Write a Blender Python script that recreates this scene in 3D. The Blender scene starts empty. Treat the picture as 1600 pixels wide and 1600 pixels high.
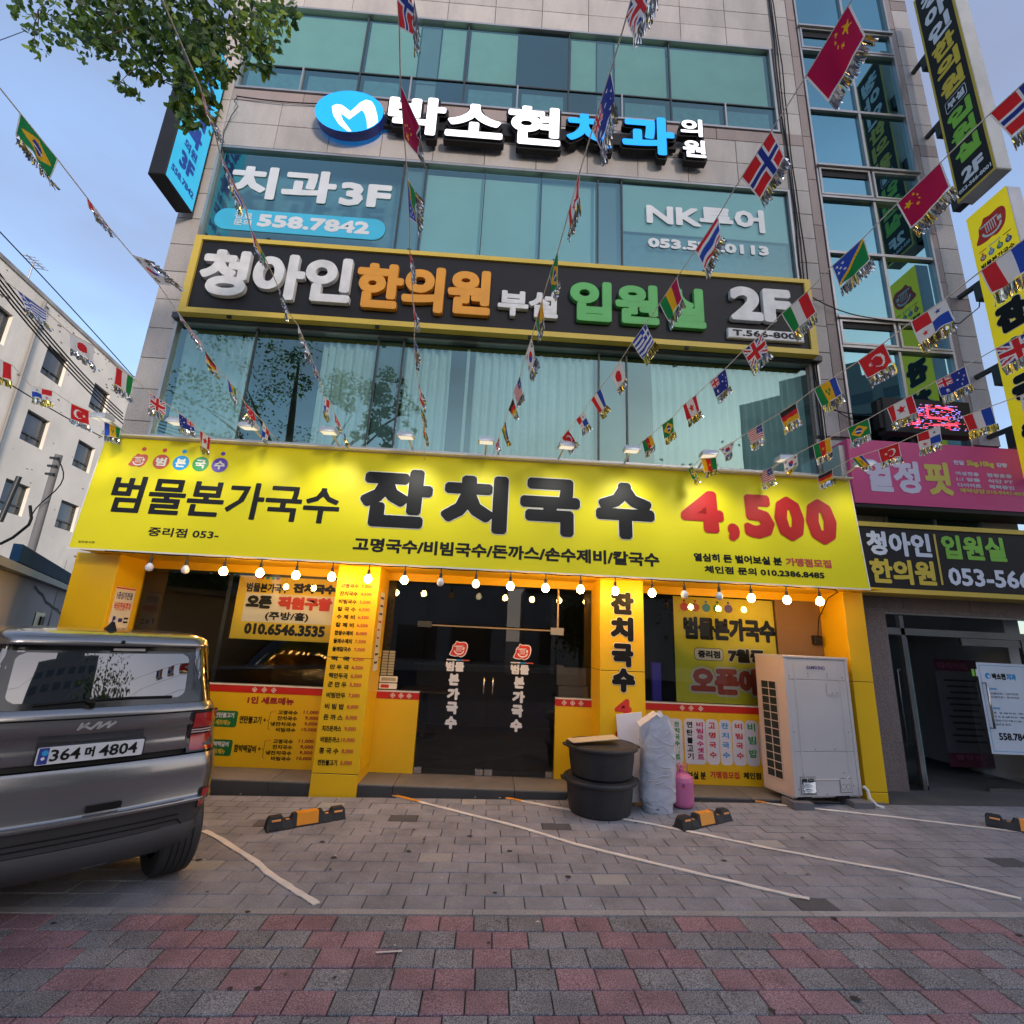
import bpy, math, random
import numpy as np
from mathutils import Vector, Matrix
R = random.Random(7)
sc = bpy.context.scene
rad = math.radians

# ------------------------------------------------------------ camera
FPX = 770.0
def cam_axes(yaw, pitch, roll):
    cy, sy, cp, sp = math.cos(yaw), math.sin(yaw), math.cos(pitch), math.sin(pitch)
    f = Vector((sy*cp, cy*cp, sp)); r = Vector((cy, -sy, 0)); u = r.cross(f)
    c, s = math.cos(roll), math.sin(roll)
    return c*r+s*u, -s*r+c*u, f
CR, CU, CF = cam_axes(rad(2.0), rad(14.4), rad(2.7))
CO = Vector((0, 0, 1.5))
cam = bpy.data.cameras.new('camera'); camo = bpy.data.objects.new('camera', cam)
sc.collection.objects.link(camo); sc.camera = camo
cam.sensor_width = 36; cam.sensor_fit = 'HORIZONTAL'; cam.lens = 36*FPX/1600
cam.clip_start = .05; cam.clip_end = 3000
m = Matrix((CR, CU, -CF)).transposed().to_4x4(); m.translation = CO
camo.matrix_world = m
def ray(x, y): return CR*((x-800)/FPX) - CU*((y-800)/FPX) + CF
def at(x, y, Y):
    d = ray(x, y); return CO + d*(Y/d.y)
def gz(x): return .02*x-.03            # the forecourt rises slightly to the right
def atg(x, y, h=0):
    d = ray(x, y); t = (1.53-h)/(.02*d.x-d.z); return CO + d*t

# ------------------------------------------------------------ world, sun, exposure
SUN_EL, SUN_ROT = rad(12), rad(153)
w = bpy.data.worlds.new('World'); sc.world = w; w.use_nodes = True
nt = w.node_tree
sky = nt.nodes.new('ShaderNodeTexSky'); sky.sky_type = 'NISHITA'; sky.sun_disc = False
sky.sun_elevation = SUN_EL; sky.sun_rotation = SUN_ROT; sky.ozone_density = 2.5; sky.air_density = 1.0; sky.dust_density = .6
tcw = nt.nodes.new('ShaderNodeTexCoord'); nzw = nt.nodes.new('ShaderNodeTexNoise'); nzw.inputs['Scale'].default_value = 1.6; nzw.inputs['Detail'].default_value = 5
mpw = nt.nodes.new('ShaderNodeMapping'); mpw.inputs['Scale'].default_value = (1, 1, 2.6); nt.links.new(tcw.outputs['Generated'], mpw.inputs[0]); nt.links.new(mpw.outputs[0], nzw.inputs['Vector'])
mrw = nt.nodes.new('ShaderNodeMapRange'); mrw.inputs[1].default_value = .3; mrw.inputs[2].default_value = .7; mrw.inputs[3].default_value = .42; mrw.inputs[4].default_value = .88; nt.links.new(nzw.outputs[0], mrw.inputs[0])
mxw = nt.nodes.new('ShaderNodeMix'); mxw.data_type = 'RGBA'; mxw.inputs[7].default_value = (.53, .57, .79, 1)      # thin high evening cloud
# the low sun behind the viewer warms the horizon on that side
sxw = nt.nodes.new('ShaderNodeVectorMath'); sxw.operation = 'DOT_PRODUCT'; sxw.inputs[1].default_value = (math.sin(rad(140)), math.cos(rad(140)), -.9)
nt.links.new(tcw.outputs['Generated'], sxw.inputs[0]); m2w = nt.nodes.new('ShaderNodeMapRange'); m2w.inputs[1].default_value = -.05; m2w.inputs[2].default_value = 1.0; m2w.interpolation_type = 'SMOOTHSTEP'; nt.links.new(sxw.outputs['Value'], m2w.inputs[0])
m3w = nt.nodes.new('ShaderNodeMix'); m3w.data_type = 'RGBA'; m3w.inputs[7].default_value = (2.7, 2.35, 2.15, 1)
nt.links.new(mrw.outputs[0], mxw.inputs[0]); nt.links.new(sky.outputs[0], mxw.inputs[6]); nt.links.new(m2w.outputs[0], m3w.inputs[0]); nt.links.new(mxw.outputs[2], m3w.inputs[6]); nt.links.new(m3w.outputs[2], nt.nodes['Background'].inputs[0])
nt.nodes['Background'].inputs[1].default_value = .14
sun = bpy.data.lights.new('sun', 'SUN'); sun.energy = .85; sun.angle = rad(10); sun.color = (1, .87, .76)
so = bpy.data.objects.new('sun', sun); sc.collection.objects.link(so)
sd = Vector((math.sin(SUN_ROT)*math.cos(SUN_EL), math.cos(SUN_ROT)*math.cos(SUN_EL), math.sin(SUN_EL)))
so.rotation_euler = sd.to_track_quat('Z', 'Y').to_euler(); so.location = (20, -20, 20)
sc.view_settings.view_transform = 'Standard'; sc.view_settings.look = 'None'
sc.view_settings.exposure = 2.2; sc.view_settings.gamma = 1
try: sc.view_settings.use_curve_mapping = False
except Exception: pass
sc.render.engine = 'CYCLES'
sc.cycles.use_denoising = True
sc.cycles.max_bounces = 7; sc.cycles.transparent_max_bounces = 12
sc.cycles.sample_clamp_indirect = 6.0

# ------------------------------------------------------------ materials
MAT = {}
def M(name, col, rough=.6, metal=0., var=.06, scale=3., bump=0., bscale=80., emis=None, es=1., coat=0., dirt=0., dcol=(.06,.05,.045), spec=.5, rnd=0.):
    if name in MAT: return MAT[name]
    m = bpy.data.materials.new(name); m.use_nodes = True; n = m.node_tree.nodes; l = m.node_tree.links
    b = n['Principled BSDF']
    b.inputs['Roughness'].default_value = rough; b.inputs['Metallic'].default_value = metal
    b.inputs['Specular IOR Level'].default_value = spec
    b.inputs['Coat Weight'].default_value = coat; b.inputs['Coat Roughness'].default_value = .06
    tc = n.new('ShaderNodeTexCoord')
    no = n.new('ShaderNodeTexNoise'); no.inputs['Scale'].default_value = scale; no.inputs['Detail'].default_value = 6
    l.new(tc.outputs['Object'], no.inputs['Vector'])
    mr = n.new('ShaderNodeMapRange'); mr.inputs[1].default_value = .3; mr.inputs[2].default_value = .7
    mr.inputs[3].default_value = 1-var; mr.inputs[4].default_value = 1+var
    l.new(no.outputs[0], mr.inputs[0])
    mul = n.new('ShaderNodeVectorMath'); mul.operation = 'SCALE'; mul.inputs[0].default_value = col
    last = mr.outputs[0]
    if rnd:
        oi = n.new('ShaderNodeObjectInfo'); m2 = n.new('ShaderNodeMapRange')
        m2.inputs[3].default_value = 1-rnd; m2.inputs[4].default_value = 1+rnd
        l.new(oi.outputs['Random'], m2.inputs[0])
        mm = n.new('ShaderNodeMath'); mm.operation = 'MULTIPLY'; l.new(last, mm.inputs[0]); l.new(m2.outputs[0], mm.inputs[1]); last = mm.outputs[0]
    l.new(last, mul.inputs['Scale'])
    out = mul.outputs[0]
    if dirt:
        n2 = n.new('ShaderNodeTexNoise'); n2.inputs['Scale'].default_value = scale*.45; n2.inputs['Detail'].default_value = 9; n2.inputs['Roughness'].default_value = .7
        mp = n.new('ShaderNodeMapping'); mp.inputs['Scale'].default_value = (1, 1, .35); l.new(tc.outputs['Object'], mp.inputs[0]); l.new(mp.outputs[0], n2.inputs['Vector'])
        cr = n.new('ShaderNodeMapRange'); cr.inputs[1].default_value = .5; cr.inputs[2].default_value = .75; cr.inputs[3].default_value = 0; cr.inputs[4].default_value = dirt
        l.new(n2.outputs[0], cr.inputs[0])
        mx = n.new('ShaderNodeMix'); mx.data_type = 'RGBA'; mx.inputs[7].default_value = (*dcol, 1)
        l.new(cr.outputs[0], mx.inputs[0]); l.new(out, mx.inputs[6]); out = mx.outputs[2]
    l.new(out, b.inputs['Base Color'])
    if bump:
        n3 = n.new('ShaderNodeTexNoise'); n3.inputs['Scale'].default_value = bscale; n3.inputs['Detail'].default_value = 4
        l.new(tc.outputs['Object'], n3.inputs['Vector'])
        bp = n.new('ShaderNodeBump'); bp.inputs['Strength'].default_value = min(1, bump); bp.inputs['Distance'].default_value = .004
        l.new(n3.outputs[0], bp.inputs['Height']); l.new(bp.outputs[0], b.inputs['Normal'])
    if emis:
        b.inputs['Emission Color'].default_value = (*emis, 1); b.inputs['Emission Strength'].default_value = es
    MAT[name] = m; return m
def granite(name, col, c2, scale=220, var=.25, rnd=.1, rough=.55, dirt=.25, big=1.2):
    if name in MAT: return MAT[name]
    m = bpy.data.materials.new(name); m.use_nodes = True; n = m.node_tree.nodes; l = m.node_tree.links
    b = n['Principled BSDF']; b.inputs['Roughness'].default_value = rough
    tc = n.new('ShaderNodeTexCoord'); geo = n.new('ShaderNodeNewGeometry')
    no = n.new('ShaderNodeTexNoise'); no.inputs['Scale'].default_value = scale; no.inputs['Detail'].default_value = 3
    l.new(geo.outputs['Position'], no.inputs['Vector'])
    cr = n.new('ShaderNodeMapRange'); cr.inputs[1].default_value = .38; cr.inputs[2].default_value = .62
    l.new(no.outputs[0], cr.inputs[0])
    mx = n.new('ShaderNodeMix'); mx.data_type = 'RGBA'; mx.inputs[6].default_value = (*c2, 1); mx.inputs[7].default_value = (*col, 1)
    l.new(cr.outputs[0], mx.inputs[0])
    n2 = n.new('ShaderNodeTexNoise'); n2.inputs['Scale'].default_value = big; n2.inputs['Detail'].default_value = 8; n2.inputs['Roughness'].default_value = .65
    mp = n.new('ShaderNodeMapping'); mp.inputs['Scale'].default_value = (1.6, 1.6, .5) if dirt else (1,1,1); l.new(geo.outputs['Position'], mp.inputs[0]); l.new(mp.outputs[0], n2.inputs['Vector'])
    d = n.new('ShaderNodeMapRange'); d.inputs[1].default_value = .42; d.inputs[2].default_value = .68; d.inputs[3].default_value = 1; d.inputs[4].default_value = 1-dirt
    l.new(n2.outputs[0], d.inputs[0])
    oi = n.new('ShaderNodeObjectInfo'); m2 = n.new('ShaderNodeMapRange'); m2.inputs[3].default_value = 1-rnd; m2.inputs[4].default_value = 1+rnd
    l.new(oi.outputs['Random'], m2.inputs[0])
    mm = n.new('ShaderNodeMath'); mm.operation = 'MULTIPLY'; l.new(d.outputs[0], mm.inputs[0]); l.new(m2.outputs[0], mm.inputs[1])
    sc_ = n.new('ShaderNodeVectorMath'); sc_.operation = 'SCALE'; l.new(mx.outputs[2], sc_.inputs[0]); l.new(mm.outputs[0], sc_.inputs['Scale'])
    l.new(sc_.outputs[0], b.inputs['Base Color'])
    bp = n.new('ShaderNodeBump'); bp.inputs['Strength'].default_value = .35; bp.inputs['Distance'].default_value = .002
    l.new(no.outputs[0], bp.inputs['Height']); l.new(bp.outputs[0], b.inputs['Normal'])
    MAT[name] = m; return m
def glass(name, tint, gcol, refl=.45, rough=.0, wav=.0):
    if name in MAT: return MAT[name]
    m = bpy.data.materials.new(name); m.use_nodes = True; n = m.node_tree.nodes; l = m.node_tree.links
    n.remove(n['Principled BSDF']); o = n['Material Output']
    t = n.new('ShaderNodeBsdfTransparent'); t.inputs[0].default_value = (*tint, 1)
    g = n.new('ShaderNodeBsdfGlossy'); g.inputs['Color'].default_value = (*gcol, 1); g.inputs['Roughness'].default_value = rough
    fr = n.new('ShaderNodeFresnel'); fr.inputs[0].default_value = 1.5
    mr = n.new('ShaderNodeMapRange'); mr.inputs[1].default_value = .04; mr.inputs[2].default_value = 1; mr.inputs[3].default_value = refl; mr.inputs[4].default_value = 1
    l.new(fr.outputs[0], mr.inputs[0])
    mx = n.new('ShaderNodeMixShader'); l.new(mr.outputs[0], mx.inputs[0]); l.new(t.outputs[0], mx.inputs[1]); l.new(g.outputs[0], mx.inputs[2])
    if wav:
        geo = n.new('ShaderNodeNewGeometry'); no = n.new('ShaderNodeTexNoise'); no.inputs['Scale'].default_value = 1.3
        l.new(geo.outputs['Position'], no.inputs['Vector']); bp = n.new('ShaderNodeBump'); bp.inputs['Strength'].default_value = wav; bp.inputs['Distance'].default_value = .02
        l.new(no.outputs[0], bp.inputs['Height']); l.new(bp.outputs[0], g.inputs['Normal'])
    l.new(mx.outputs[0], o.inputs[0])
    MAT[name] = m; return m

YEL_SIGN = M('sign_vinyl_lemon', (.80,.69,.004), .5, var=.04, scale=1.2, spec=.3, bump=1, bscale=2.2)
YEL = M('yellow_cladding', (.82,.49,.004), .45, var=.05, scale=1.5, bump=.5, bscale=3, dirt=.14, dcol=(.25,.18,.03))
STONE = granite('granite_grey', (.50,.46,.43), (.36,.325,.305), 80, dirt=.26)
STONE_B = granite('granite_brown', (.35,.275,.25), (.25,.195,.18), 90, dirt=.2)
STONE_R = granite('granite_speckled', (.34,.27,.25), (.14,.105,.10), 110, rough=.4)
CONC = M('white_plaster', (.78,.71,.61), .85, var=.12, scale=.5, bump=.4, bscale=30, dirt=.55, dcol=(.2,.18,.16))
GREYW = M('grey_plaster', (.50,.48,.48), .9, var=.15, scale=.8, bump=.5, bscale=20, dirt=.4, dcol=(.12,.11,.11))
BLACKP = M('black_panel', (.013,.0125,.014), .55, var=.1, spec=.3)
GOLD = M('ochre_trim', (.62,.44,.06), .45)
WHITE = M('white_enamel', (.72,.72,.71), .5)
CREAM = M('cream_print', (.78,.74,.62), .5)
OFFW = M('aged_white', (.55,.54,.52), .6, var=.1, dirt=.2)
BLACK = M('black_print', (.007,.0065,.007), .5, spec=.25)
RED = M('red_print', (.60,.03,.02), .45)
REDB = M('red_band_vinyl', (.55,.02,.012), .4)
ORANGE = M('orange_letter', (.72,.30,.02), .45, var=.08)
GREEN = M('green_letter', (.10,.42,.10), .45, var=.08)
LIME = M('lime_print', (.22,.52,.05), .45)
GREENB = M('green_tag', (.01,.16,.04), .4)
BLUE = M('blue_print', (.02,.30,.62), .45)
NAVY = M('navy_print', (.02,.04,.25), .45)
PURPLE = M('purple_print', (.10,.05,.35), .45)
GREENP = M('green_print', (.02,.30,.07), .45)
BRICKR = M('brick_red_print', (.55,.08,.04), .45)
CYAN = M('cyan_face', (.03,.36,.58), .35, emis=(.03,.42,.68), es=.14)
ALU = M('brushed_frame', (.42,.40,.39), .35, metal=.7, var=.1)
DFRAME = M('dark_frame', (.05,.055,.055), .4, metal=.3)
STEEL = M('stainless', (.55,.53,.5), .25, metal=1., var=.1)
DARK = M('dark_interior', (.03,.028,.026), .8)
BLK_RUB = M('black_rubber', (.02,.02,.021), .55, var=.2, bump=.3, bscale=60, dirt=.3, dcol=(.09,.085,.08))
ORP = M('orange_reflector', (.85,.32,.02), .35, dirt=.15)
PINK = M('pink_vinyl', (.62,.06,.20), .45, var=.04)

# ------------------------------------------------------------ mesh helpers
COL = sc.collection
class MB:
    def __init__(s): s.v = []; s.f = []; s.mi = []; s.m = []; s.sm = []
    def mid(s, m):
        if m not in s.m: s.m.append(m)
        return s.m.index(m)
    def add(s, vs, fs, m, smooth=False):
        o = len(s.v); s.v += [tuple(v) for v in vs]; k = s.mid(m)
        for f in fs: s.f.append([o+i for i in f]); s.mi.append(k); s.sm.append(smooth)
        return s
    def box(s, x0, x1, y0, y1, z0, z1, m, ch=0):
        if ch:
            c = ch
            vs = []
            for (y, e) in ((y1, 0), (y0+c, 0), (y0, c)):
                vs += [(x0+e, y, z0+e), (x1-e, y, z0+e), (x1-e, y, z1-e), (x0+e, y, z1-e)]
            fs = [[3,2,1,0]]
            for k in (0, 4):
                for i in range(4):
                    j = (i+1) % 4; fs.append([k+j, k+4+j, k+4+i, k+i][::-1])
            fs.append([8, 9, 10, 11]); fs[0] = [0,3,2,1][::-1][::-1]
            return s.add(vs, fs, m)
        vs = [(x0,y0,z0),(x1,y0,z0),(x1,y1,z0),(x0,y1,z0),(x0,y0,z1),(x1,y0,z1),(x1,y1,z1),(x0,y1,z1)]
        return s.add(vs, [[0,3,2,1],[4,5,6,7],[0,1,5,4],[1,2,6,5],[2,3,7,6],[3,0,4,7]], m)
    def tube(s, pts, r, m, n=8, caps=True, smooth=True, rs=None):
        pts = [Vector(p) for p in pts]; k = len(pts); vs = []; prev = None
        for i, p in enumerate(pts):
            d = (pts[min(i+1, k-1)]-pts[max(i-1, 0)]).normalized()
            if prev is None:
                a = d.cross(Vector((0,0,1)));
                if a.length < .05: a = d.cross(Vector((0,1,0)))
            else: a = prev-d*prev.dot(d)
            a.normalize(); prev = a; b = d.cross(a); rr = rs[i] if rs else r
            for j in range(n):
                t = 2*math.pi*j/n; vs.append(p+(a*math.cos(t)+b*math.sin(t))*rr)
        fs = [[i*n+j, i*n+(j+1)%n, (i+1)*n+(j+1)%n, (i+1)*n+j] for i in range(k-1) for j in range(n)]
        s.add(vs, fs, m, smooth)
        if caps: s.add(vs[:n], [list(range(n))[::-1]], m); s.add(vs[-n:], [list(range(n))], m)
        return s
    def lathe(s, prof, m, n=24, c=(0,0,0), axis='z', smooth=True, ms=None):
        vs = []
        for (r, z) in prof:
            for j in range(n):
                t = 2*math.pi*j/n; x, y = r*math.cos(t), r*math.sin(t)
                if axis == 'z': p = (x, y, z)
                elif axis == 'x': p = (z, x, y)
                else: p = (x, z, y)
                vs.append((c[0]+p[0], c[1]+p[1], c[2]+p[2]))
        k = len(prof)
        for i in range(k-1):
            s.add([vs[i*n+j] for j in range(n)]+[vs[(i+1)*n+j] for j in range(n)],
                  [[j, (j+1)%n, n+(j+1)%n, n+j] for j in range(n)], ms[i] if ms else m, smooth)
        return s
    def poly(s, fr, pts, m, lift=0.):
        vs = [fr.p(u, w_, lift) for u, w_ in pts]
        return s.add(vs, [list(range(len(pts)))], m)
    def rect(s, fr, u0, u1, w0, w1, m, lift=0.): return s.poly(fr, [(u0,w0),(u1,w0),(u1,w1),(u0,w1)], m, lift)
    def rrect(s, fr, u0, u1, w0, w1, r, m, lift=0., n=5):
        pts = []
        for cx, cy, a in ((u1-r, w0+r, -90), (u1-r, w1-r, 0), (u0+r, w1-r, 90), (u0+r, w0+r, 180)):
            for i in range(n+1):
                t = rad(a+90*i/n); pts.append((cx+r*math.cos(t), cy+r*math.sin(t)))
        return s.poly(fr, pts, m, lift)
    def disc(s, fr, u, w_, r, m, lift=0., n=24, ry=None):
        ry = ry or r
        return s.poly(fr, [(u+r*math.cos(2*math.pi*i/n), w_+ry*math.sin(2*math.pi*i/n)) for i in range(n)], m, lift)
    def stroke(s, fr, pts, wd, m, lift=0.):
        for i in range(len(pts)-1):
            a = Vector(pts[i]); b = Vector(pts[i+1]); d = (b-a).normalized(); nrm = Vector((-d.y, d.x))*wd/2
            a2 = a-d*wd*.2; b2 = b+d*wd*.2
            s.poly(fr, [a2-nrm, b2-nrm, b2+nrm, a2+nrm], m, lift+.0001*(i % 3))
        return s
    def mesh(s, name):
        me = bpy.data.meshes.new(name); me.from_pydata(s.v, [], s.f)
        for mm in s.m: me.materials.append(mm)
        me.polygons.foreach_set('material_index', s.mi); me.polygons.foreach_set('use_smooth', s.sm)
        me.update(); return me
    def build(s, name, parent=None, local=False, kind=None):
        return put(name, s.mesh(name), parent, local, kind)
WORLD = {}
def put(name, me, parent=None, local=False, kind=None, loc=None, rot=None):
    o = bpy.data.objects.new(name, me); COL.objects.link(o)
    if parent:
        o.parent = parent
        if not local: o.matrix_parent_inverse = WORLD.get(parent.name, Matrix()).inverted()
        WORLD[o.name] = WORLD.get(parent.name, Matrix()) if local else Matrix()
    if loc: o.location = loc
    if rot: o.rotation_euler = rot
    if kind: o['kind'] = kind
    return o
def tag(o, label, cat, group=None):
    o['label'] = label; o['category'] = cat
    if group: o['group'] = group
    return o
def thing(name, label, cat, loc=(0,0,0), rotz=0, group=None):
    o = bpy.data.objects.new(name, None); COL.objects.link(o); o.empty_display_size = .1
    o.location = loc; o.rotation_euler = (0,0,rotz)
    WORLD[o.name] = Matrix.Translation(loc) @ Matrix.Rotation(rotz, 4, 'Z')
    return tag(o, label, cat, group)
def dup(root, loc, rotz, label, group=None):
    r = root.copy(); COL.objects.link(r); r.location = loc; r.rotation_euler = (0,0,rotz); r['label'] = label
    if group: r['group'] = group
    for ch in list(root.children):
        c = ch.copy(); COL.objects.link(c); c.parent = r
        for g in ch.children:
            d = g.copy(); COL.objects.link(d); d.parent = c
    return r
class Fr:
    def __init__(s, O, U, W):
        s.O = Vector(O); s.U = Vector(U).normalized(); s.W = Vector(W).normalized(); s.N = s.U.cross(s.W)
    def p(s, u, w_, n=0.): return s.O+s.U*u+s.W*w_+s.N*n
def FY(Y): return Fr((0, Y, 0), (1,0,0), (0,0,1))

# ------------------------------------------------------------ lettering
GC = {}
def glyph(text, off=.012, ext=0., res=2):
    k = (text, off, ext, res)
    if k not in GC:
        c = bpy.data.curves.new('t', 'FONT'); c.body = text; c.offset = off; c.extrude = ext; c.resolution_u = res
        o = bpy.data.objects.new('t', c); me = bpy.data.meshes.new_from_object(o)
        n = len(me.vertices); a = np.zeros(n*3, np.float32); me.vertices.foreach_get('co', a); a = a.reshape(-1, 3)
        fs = [list(p.vertices) for p in me.polygons]
        bpy.data.objects.remove(o); bpy.data.curves.remove(c); bpy.data.meshes.remove(me)
        GC[k] = (a, fs)
    return GC[k]
def text_into(mb, text, fr, u0, u1, w0, w1, mat, fat=0., lift=.002, outline=None, omat=None, off=.012, keep=False, res=2):
    a, fs = glyph(text, off, 0., res)
    if not len(a): return
    mn = a.min(0); mxx = a.max(0)
    f2 = fat
    sx = (u1-u0-2*f2)/(mxx[0]-mn[0]); sz = (w1-w0-2*f2)/(mxx[1]-mn[1])
    if keep: sx = sz = min(sx, sz)
    cu = (u0+u1)/2; cw = (w0+w1)/2; mid = (mn+mxx)/2
    P = [(cu+(x-mid[0])*sx, cw+(y-mid[1])*sz) for x, y, z in a]
    def lay(rr, mt, base):
        n = 1 if rr <= 0 else (8 if rr < .02 else 12)
        shifts = [(0, 0)] if rr <= 0 else [(rr*math.cos(2*math.pi*i/n+.2), rr*math.sin(2*math.pi*i/n+.2)) for i in range(n)]+([(0,0)] if True else [])
        if rr > .028: shifts += [(rr*.5*math.cos(2*math.pi*i/6), rr*.5*math.sin(2*math.pi*i/6)) for i in range(6)]
        for i, (du, dw) in enumerate(shifts):
            mb.add([fr.p(u+du, w_+dw, base+i*.00012) for u, w_ in P], fs, mt)
    if outline: lay(fat+outline, omat, lift); lift += .004
    lay(fat, mat, lift)
def T(parent, text, fr, u0, u1, w0, w1, mat, fat=0., lift=.002, outline=None, omat=None, name='lettering', **k):
    mb = MB(); text_into(mb, text, fr, u0, u1, w0, w1, mat, fat, lift, outline, omat, **k)
    return mb.build(name, parent)
def letters3d(parent, text, fr, u0, u1, w0, w1, face, side, fat, depth, base=.0, name='letter', space=None):
    """channel letters: every syllable an extruded object of its own"""
    a, _ = glyph('국국', .012); one, _ = glyph('국', .012); ADV = a.max(0)[0]-one.max(0)[0]
    full = glyph(text, .012)[0]; mn = full.min(0); mxx = full.max(0)
    sx = (u1-u0-2*fat)/(mxx[0]-mn[0]); sz = (w1-w0-2*fat)/(mxx[1]-mn[1])
    for i, ch in enumerate(text):
        if ch == ' ': continue
        pre = glyph(text[:i]+ch, .012)[0].max(0)[0]-glyph(ch, .012)[0].max(0)[0] if i else 0
        g, fs = glyph(ch, .012, .5, 6)
        mb = MB(); n = 8
        sh = [(0, 0)]+[(fat*math.cos(2*math.pi*k/n+.23)*(1+.013*k), fat*math.sin(2*math.pi*k/n+.23)*(1+.013*k)) for k in range(n)]
        for k, (du, dw) in enumerate(sh):
            vs = []
            for x, y, z in g:
                nn = base+(depth+k*.0004 if z > 0 else .001)
                vs.append(fr.p(u0+fat+(x+pre-mn[0])*sx+du, w0+fat+(y-mn[1])*sz+dw, nn))
            front = [f for f in fs if all(g[j][2] > 0 for j in f)]
            sidef = [f for f in fs if not (all(g[j][2] > 0 for j in f) or all(g[j][2] < 0 for j in f))]
            mb.add(vs, front, face); mb.add(vs, sidef, side)
        mb.build(name, parent)

# ============================================================ GROUND
PAV_G = granite('paver_grey', (.35,.348,.372), (.24,.238,.258), 170, rnd=.09, rough=.85, dirt=.34, big=1.8)
PAV_D = granite('paver_charcoal', (.38,.365,.375), (.10,.096,.10), 170, rnd=.15, rough=.8, dirt=.34, big=2.2)
PAV_R = granite('paver_red', (.46,.28,.30), (.18,.095,.11), 170, rnd=.12, rough=.8, dirt=.36, big=2.2)
PAV_W = granite('paver_pale', (.42,.41,.40), (.33,.32,.31), 150, rnd=.05, rough=.8)
PAV_K = granite('paver_dark', (.12,.115,.125), (.08,.08,.085), 150, rnd=.05, rough=.8)
JOINT = M('joint_sand', (.075,.07,.068), .95, var=.2)
ASPH = M('asphalt', (.05,.05,.052), .9, var=.15, bump=.6, bscale=200)
KERBM = granite('kerb_concrete', (.45,.43,.41), (.33,.31,.30), 120, rnd=.08, rough=.85)
def gslab(x0, x1, y0, y1, dz, m, th=None):
    mb = MB(); t = th or .05
    vs = [(x,y,gz(x)+dz-q) for q in (t, 0) for x, y in ((x0,y0),(x1,y0),(x1,y1),(x0,y1))]
    return mb.add(vs, [[0,3,2,1],[4,5,6,7],[0,1,5,4],[1,2,6,5],[2,3,7,6],[3,0,4,7]], m)
g = MB(); g.add([(-400,-400,-.62),(400,-400,-.62),(400,400,-.62),(-400,400,-.62)], [[0,1,2,3]], ASPH)
g.build('ground', kind='structure')
TILT = Matrix.Rotation(-math.atan(.02), 4, 'Y')
fore = gslab(-14, 14, 3.35, 30, -.012, JOINT, .3).build('parking_forecourt', kind='structure'); WORLD[fore.name] = Matrix()
side = gslab(-14, 14, -1.6, 3.28, -.012, JOINT, .3).build('sidewalk', kind='structure'); WORLD[side.name] = Matrix()
gslab(-14, 14, -14, -1.75, -.13, ASPH, .2).build('road', kind='structure')
def paver_mesh(wx, wy, m, name='paver'):
    c = .004; mb = MB(); vs = []
    for z, e in ((-.04, 0), (-.003, 0), (0, c)):
        vs += [(e, e, z), (wx-e, e, z), (wx-e, wy-e, z), (e, wy-e, z)]
    fs = []
    for k in (0, 4):
        for i in range(4): j = (i+1) % 4; fs.append([k+i, k+j, k+4+j, k+4+i])
    fs.append([8, 9, 10, 11]); mb.add(vs, fs, m); return mb.mesh(name)
def put_paver(me, par, x, y, jit=.0015):
    o = put('paver', me, par); th = math.atan(.02)
    o.location = (x, y, gz(x)+R.uniform(-jit, jit)); o.rotation_euler = (R.uniform(-.004,.004), -th+R.uniform(-.004,.004), R.uniform(-.004,.004))
    return o
DX, DY = .237, .155
pm = {k: paver_mesh(DX-.006, DY-.006, mt) for k, mt in (('g', PAV_G), ('w', PAV_W), ('k', PAV_K))}
special = {}
def cellof(p): j = int((p.y-3.35)//DY); i = math.floor((p.x-(DX/2 if j % 2 else 0)-.07)/DX); return (i, j)
for px in ((672,1340),(965,1373),(525,1254),(1210,1321),(305,1356),(745,1252)): special[cellof(atg(*px))] = 'w'
for px in ((626,1277),(405,1283),(883,1296),(1270,1413),(1590,1350)): special[cellof(atg(*px))] = 'k'
cells = []
for j in range(13):
    y = 3.35+j*DY
    hw = .98*y+1.6
    for i in range(-30, 34):
        x = i*DX+(DX/2 if j % 2 else 0)+.07
        if -hw-.2 < x < hw+.2: cells.append((i, j, x, y))
far = MB(); nfar = 0
def key(c): return math.hypot(c[2], c[3])
cells.sort(key=key)
for n_, (i, j, x, y) in enumerate(cells):
    k = special.get((i, j), 'g')
    if (i, j) in special or n_ < 288: put_paver(pm[k], fore, x, y)
    else:
        z = gz(x); far.add([(x,y,z),(x+DX-.007,y,gz(x+DX)),(x+DX-.007,y+DY-.007,gz(x+DX)),(x,y+DY-.007,z),
                            (x,y,z-.03),(x+DX-.007,y,gz(x+DX)-.03)], [[0,1,2,3],[4,5,1,0]], PAV_G)
far.build('paver_field', fore, kind='stuff')
# red / charcoal sidewalk
SX, SY = .190, .152
sm_ = {'r': paver_mesh(SX-.007, SY-.007, PAV_R), 'd': paver_mesh(SX-.007, SY-.007, PAV_D)}
sm2 = MB(); cs = []
offs = {0:.392-.19*2, 1:.30, 2:.395, 3:.22, 4:.37, 5:.28, 6:.15, 7:.3, 8:.2}
for j in range(0, 30):
    y = 3.285-(j+1)*SY
    o0 = (offs.get(j, R.random()*.4)) % (SX*4); ph = [0, 0, 1, 1, 2, 2, 3, 3][(j*1) % 8]
    sh = {0:2, 1:2, 2:2, 3:3, 4:3, 5:0, 6:1, 7:1}.get(j, j//2)
    for i in range(-24, 26):
        x = o0+i*SX
        if y > 2.1 and abs(x) > y*1.0+1.0: continue
        if y <= 2.1 and abs(x) > 3: continue
        cs.append((x, y, 'r' if ((i+sh) % 4) < 2 else 'd'))
cs.sort(key=lambda c: -c[1] if c[1] > 2.1 else 100-c[1])
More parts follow.
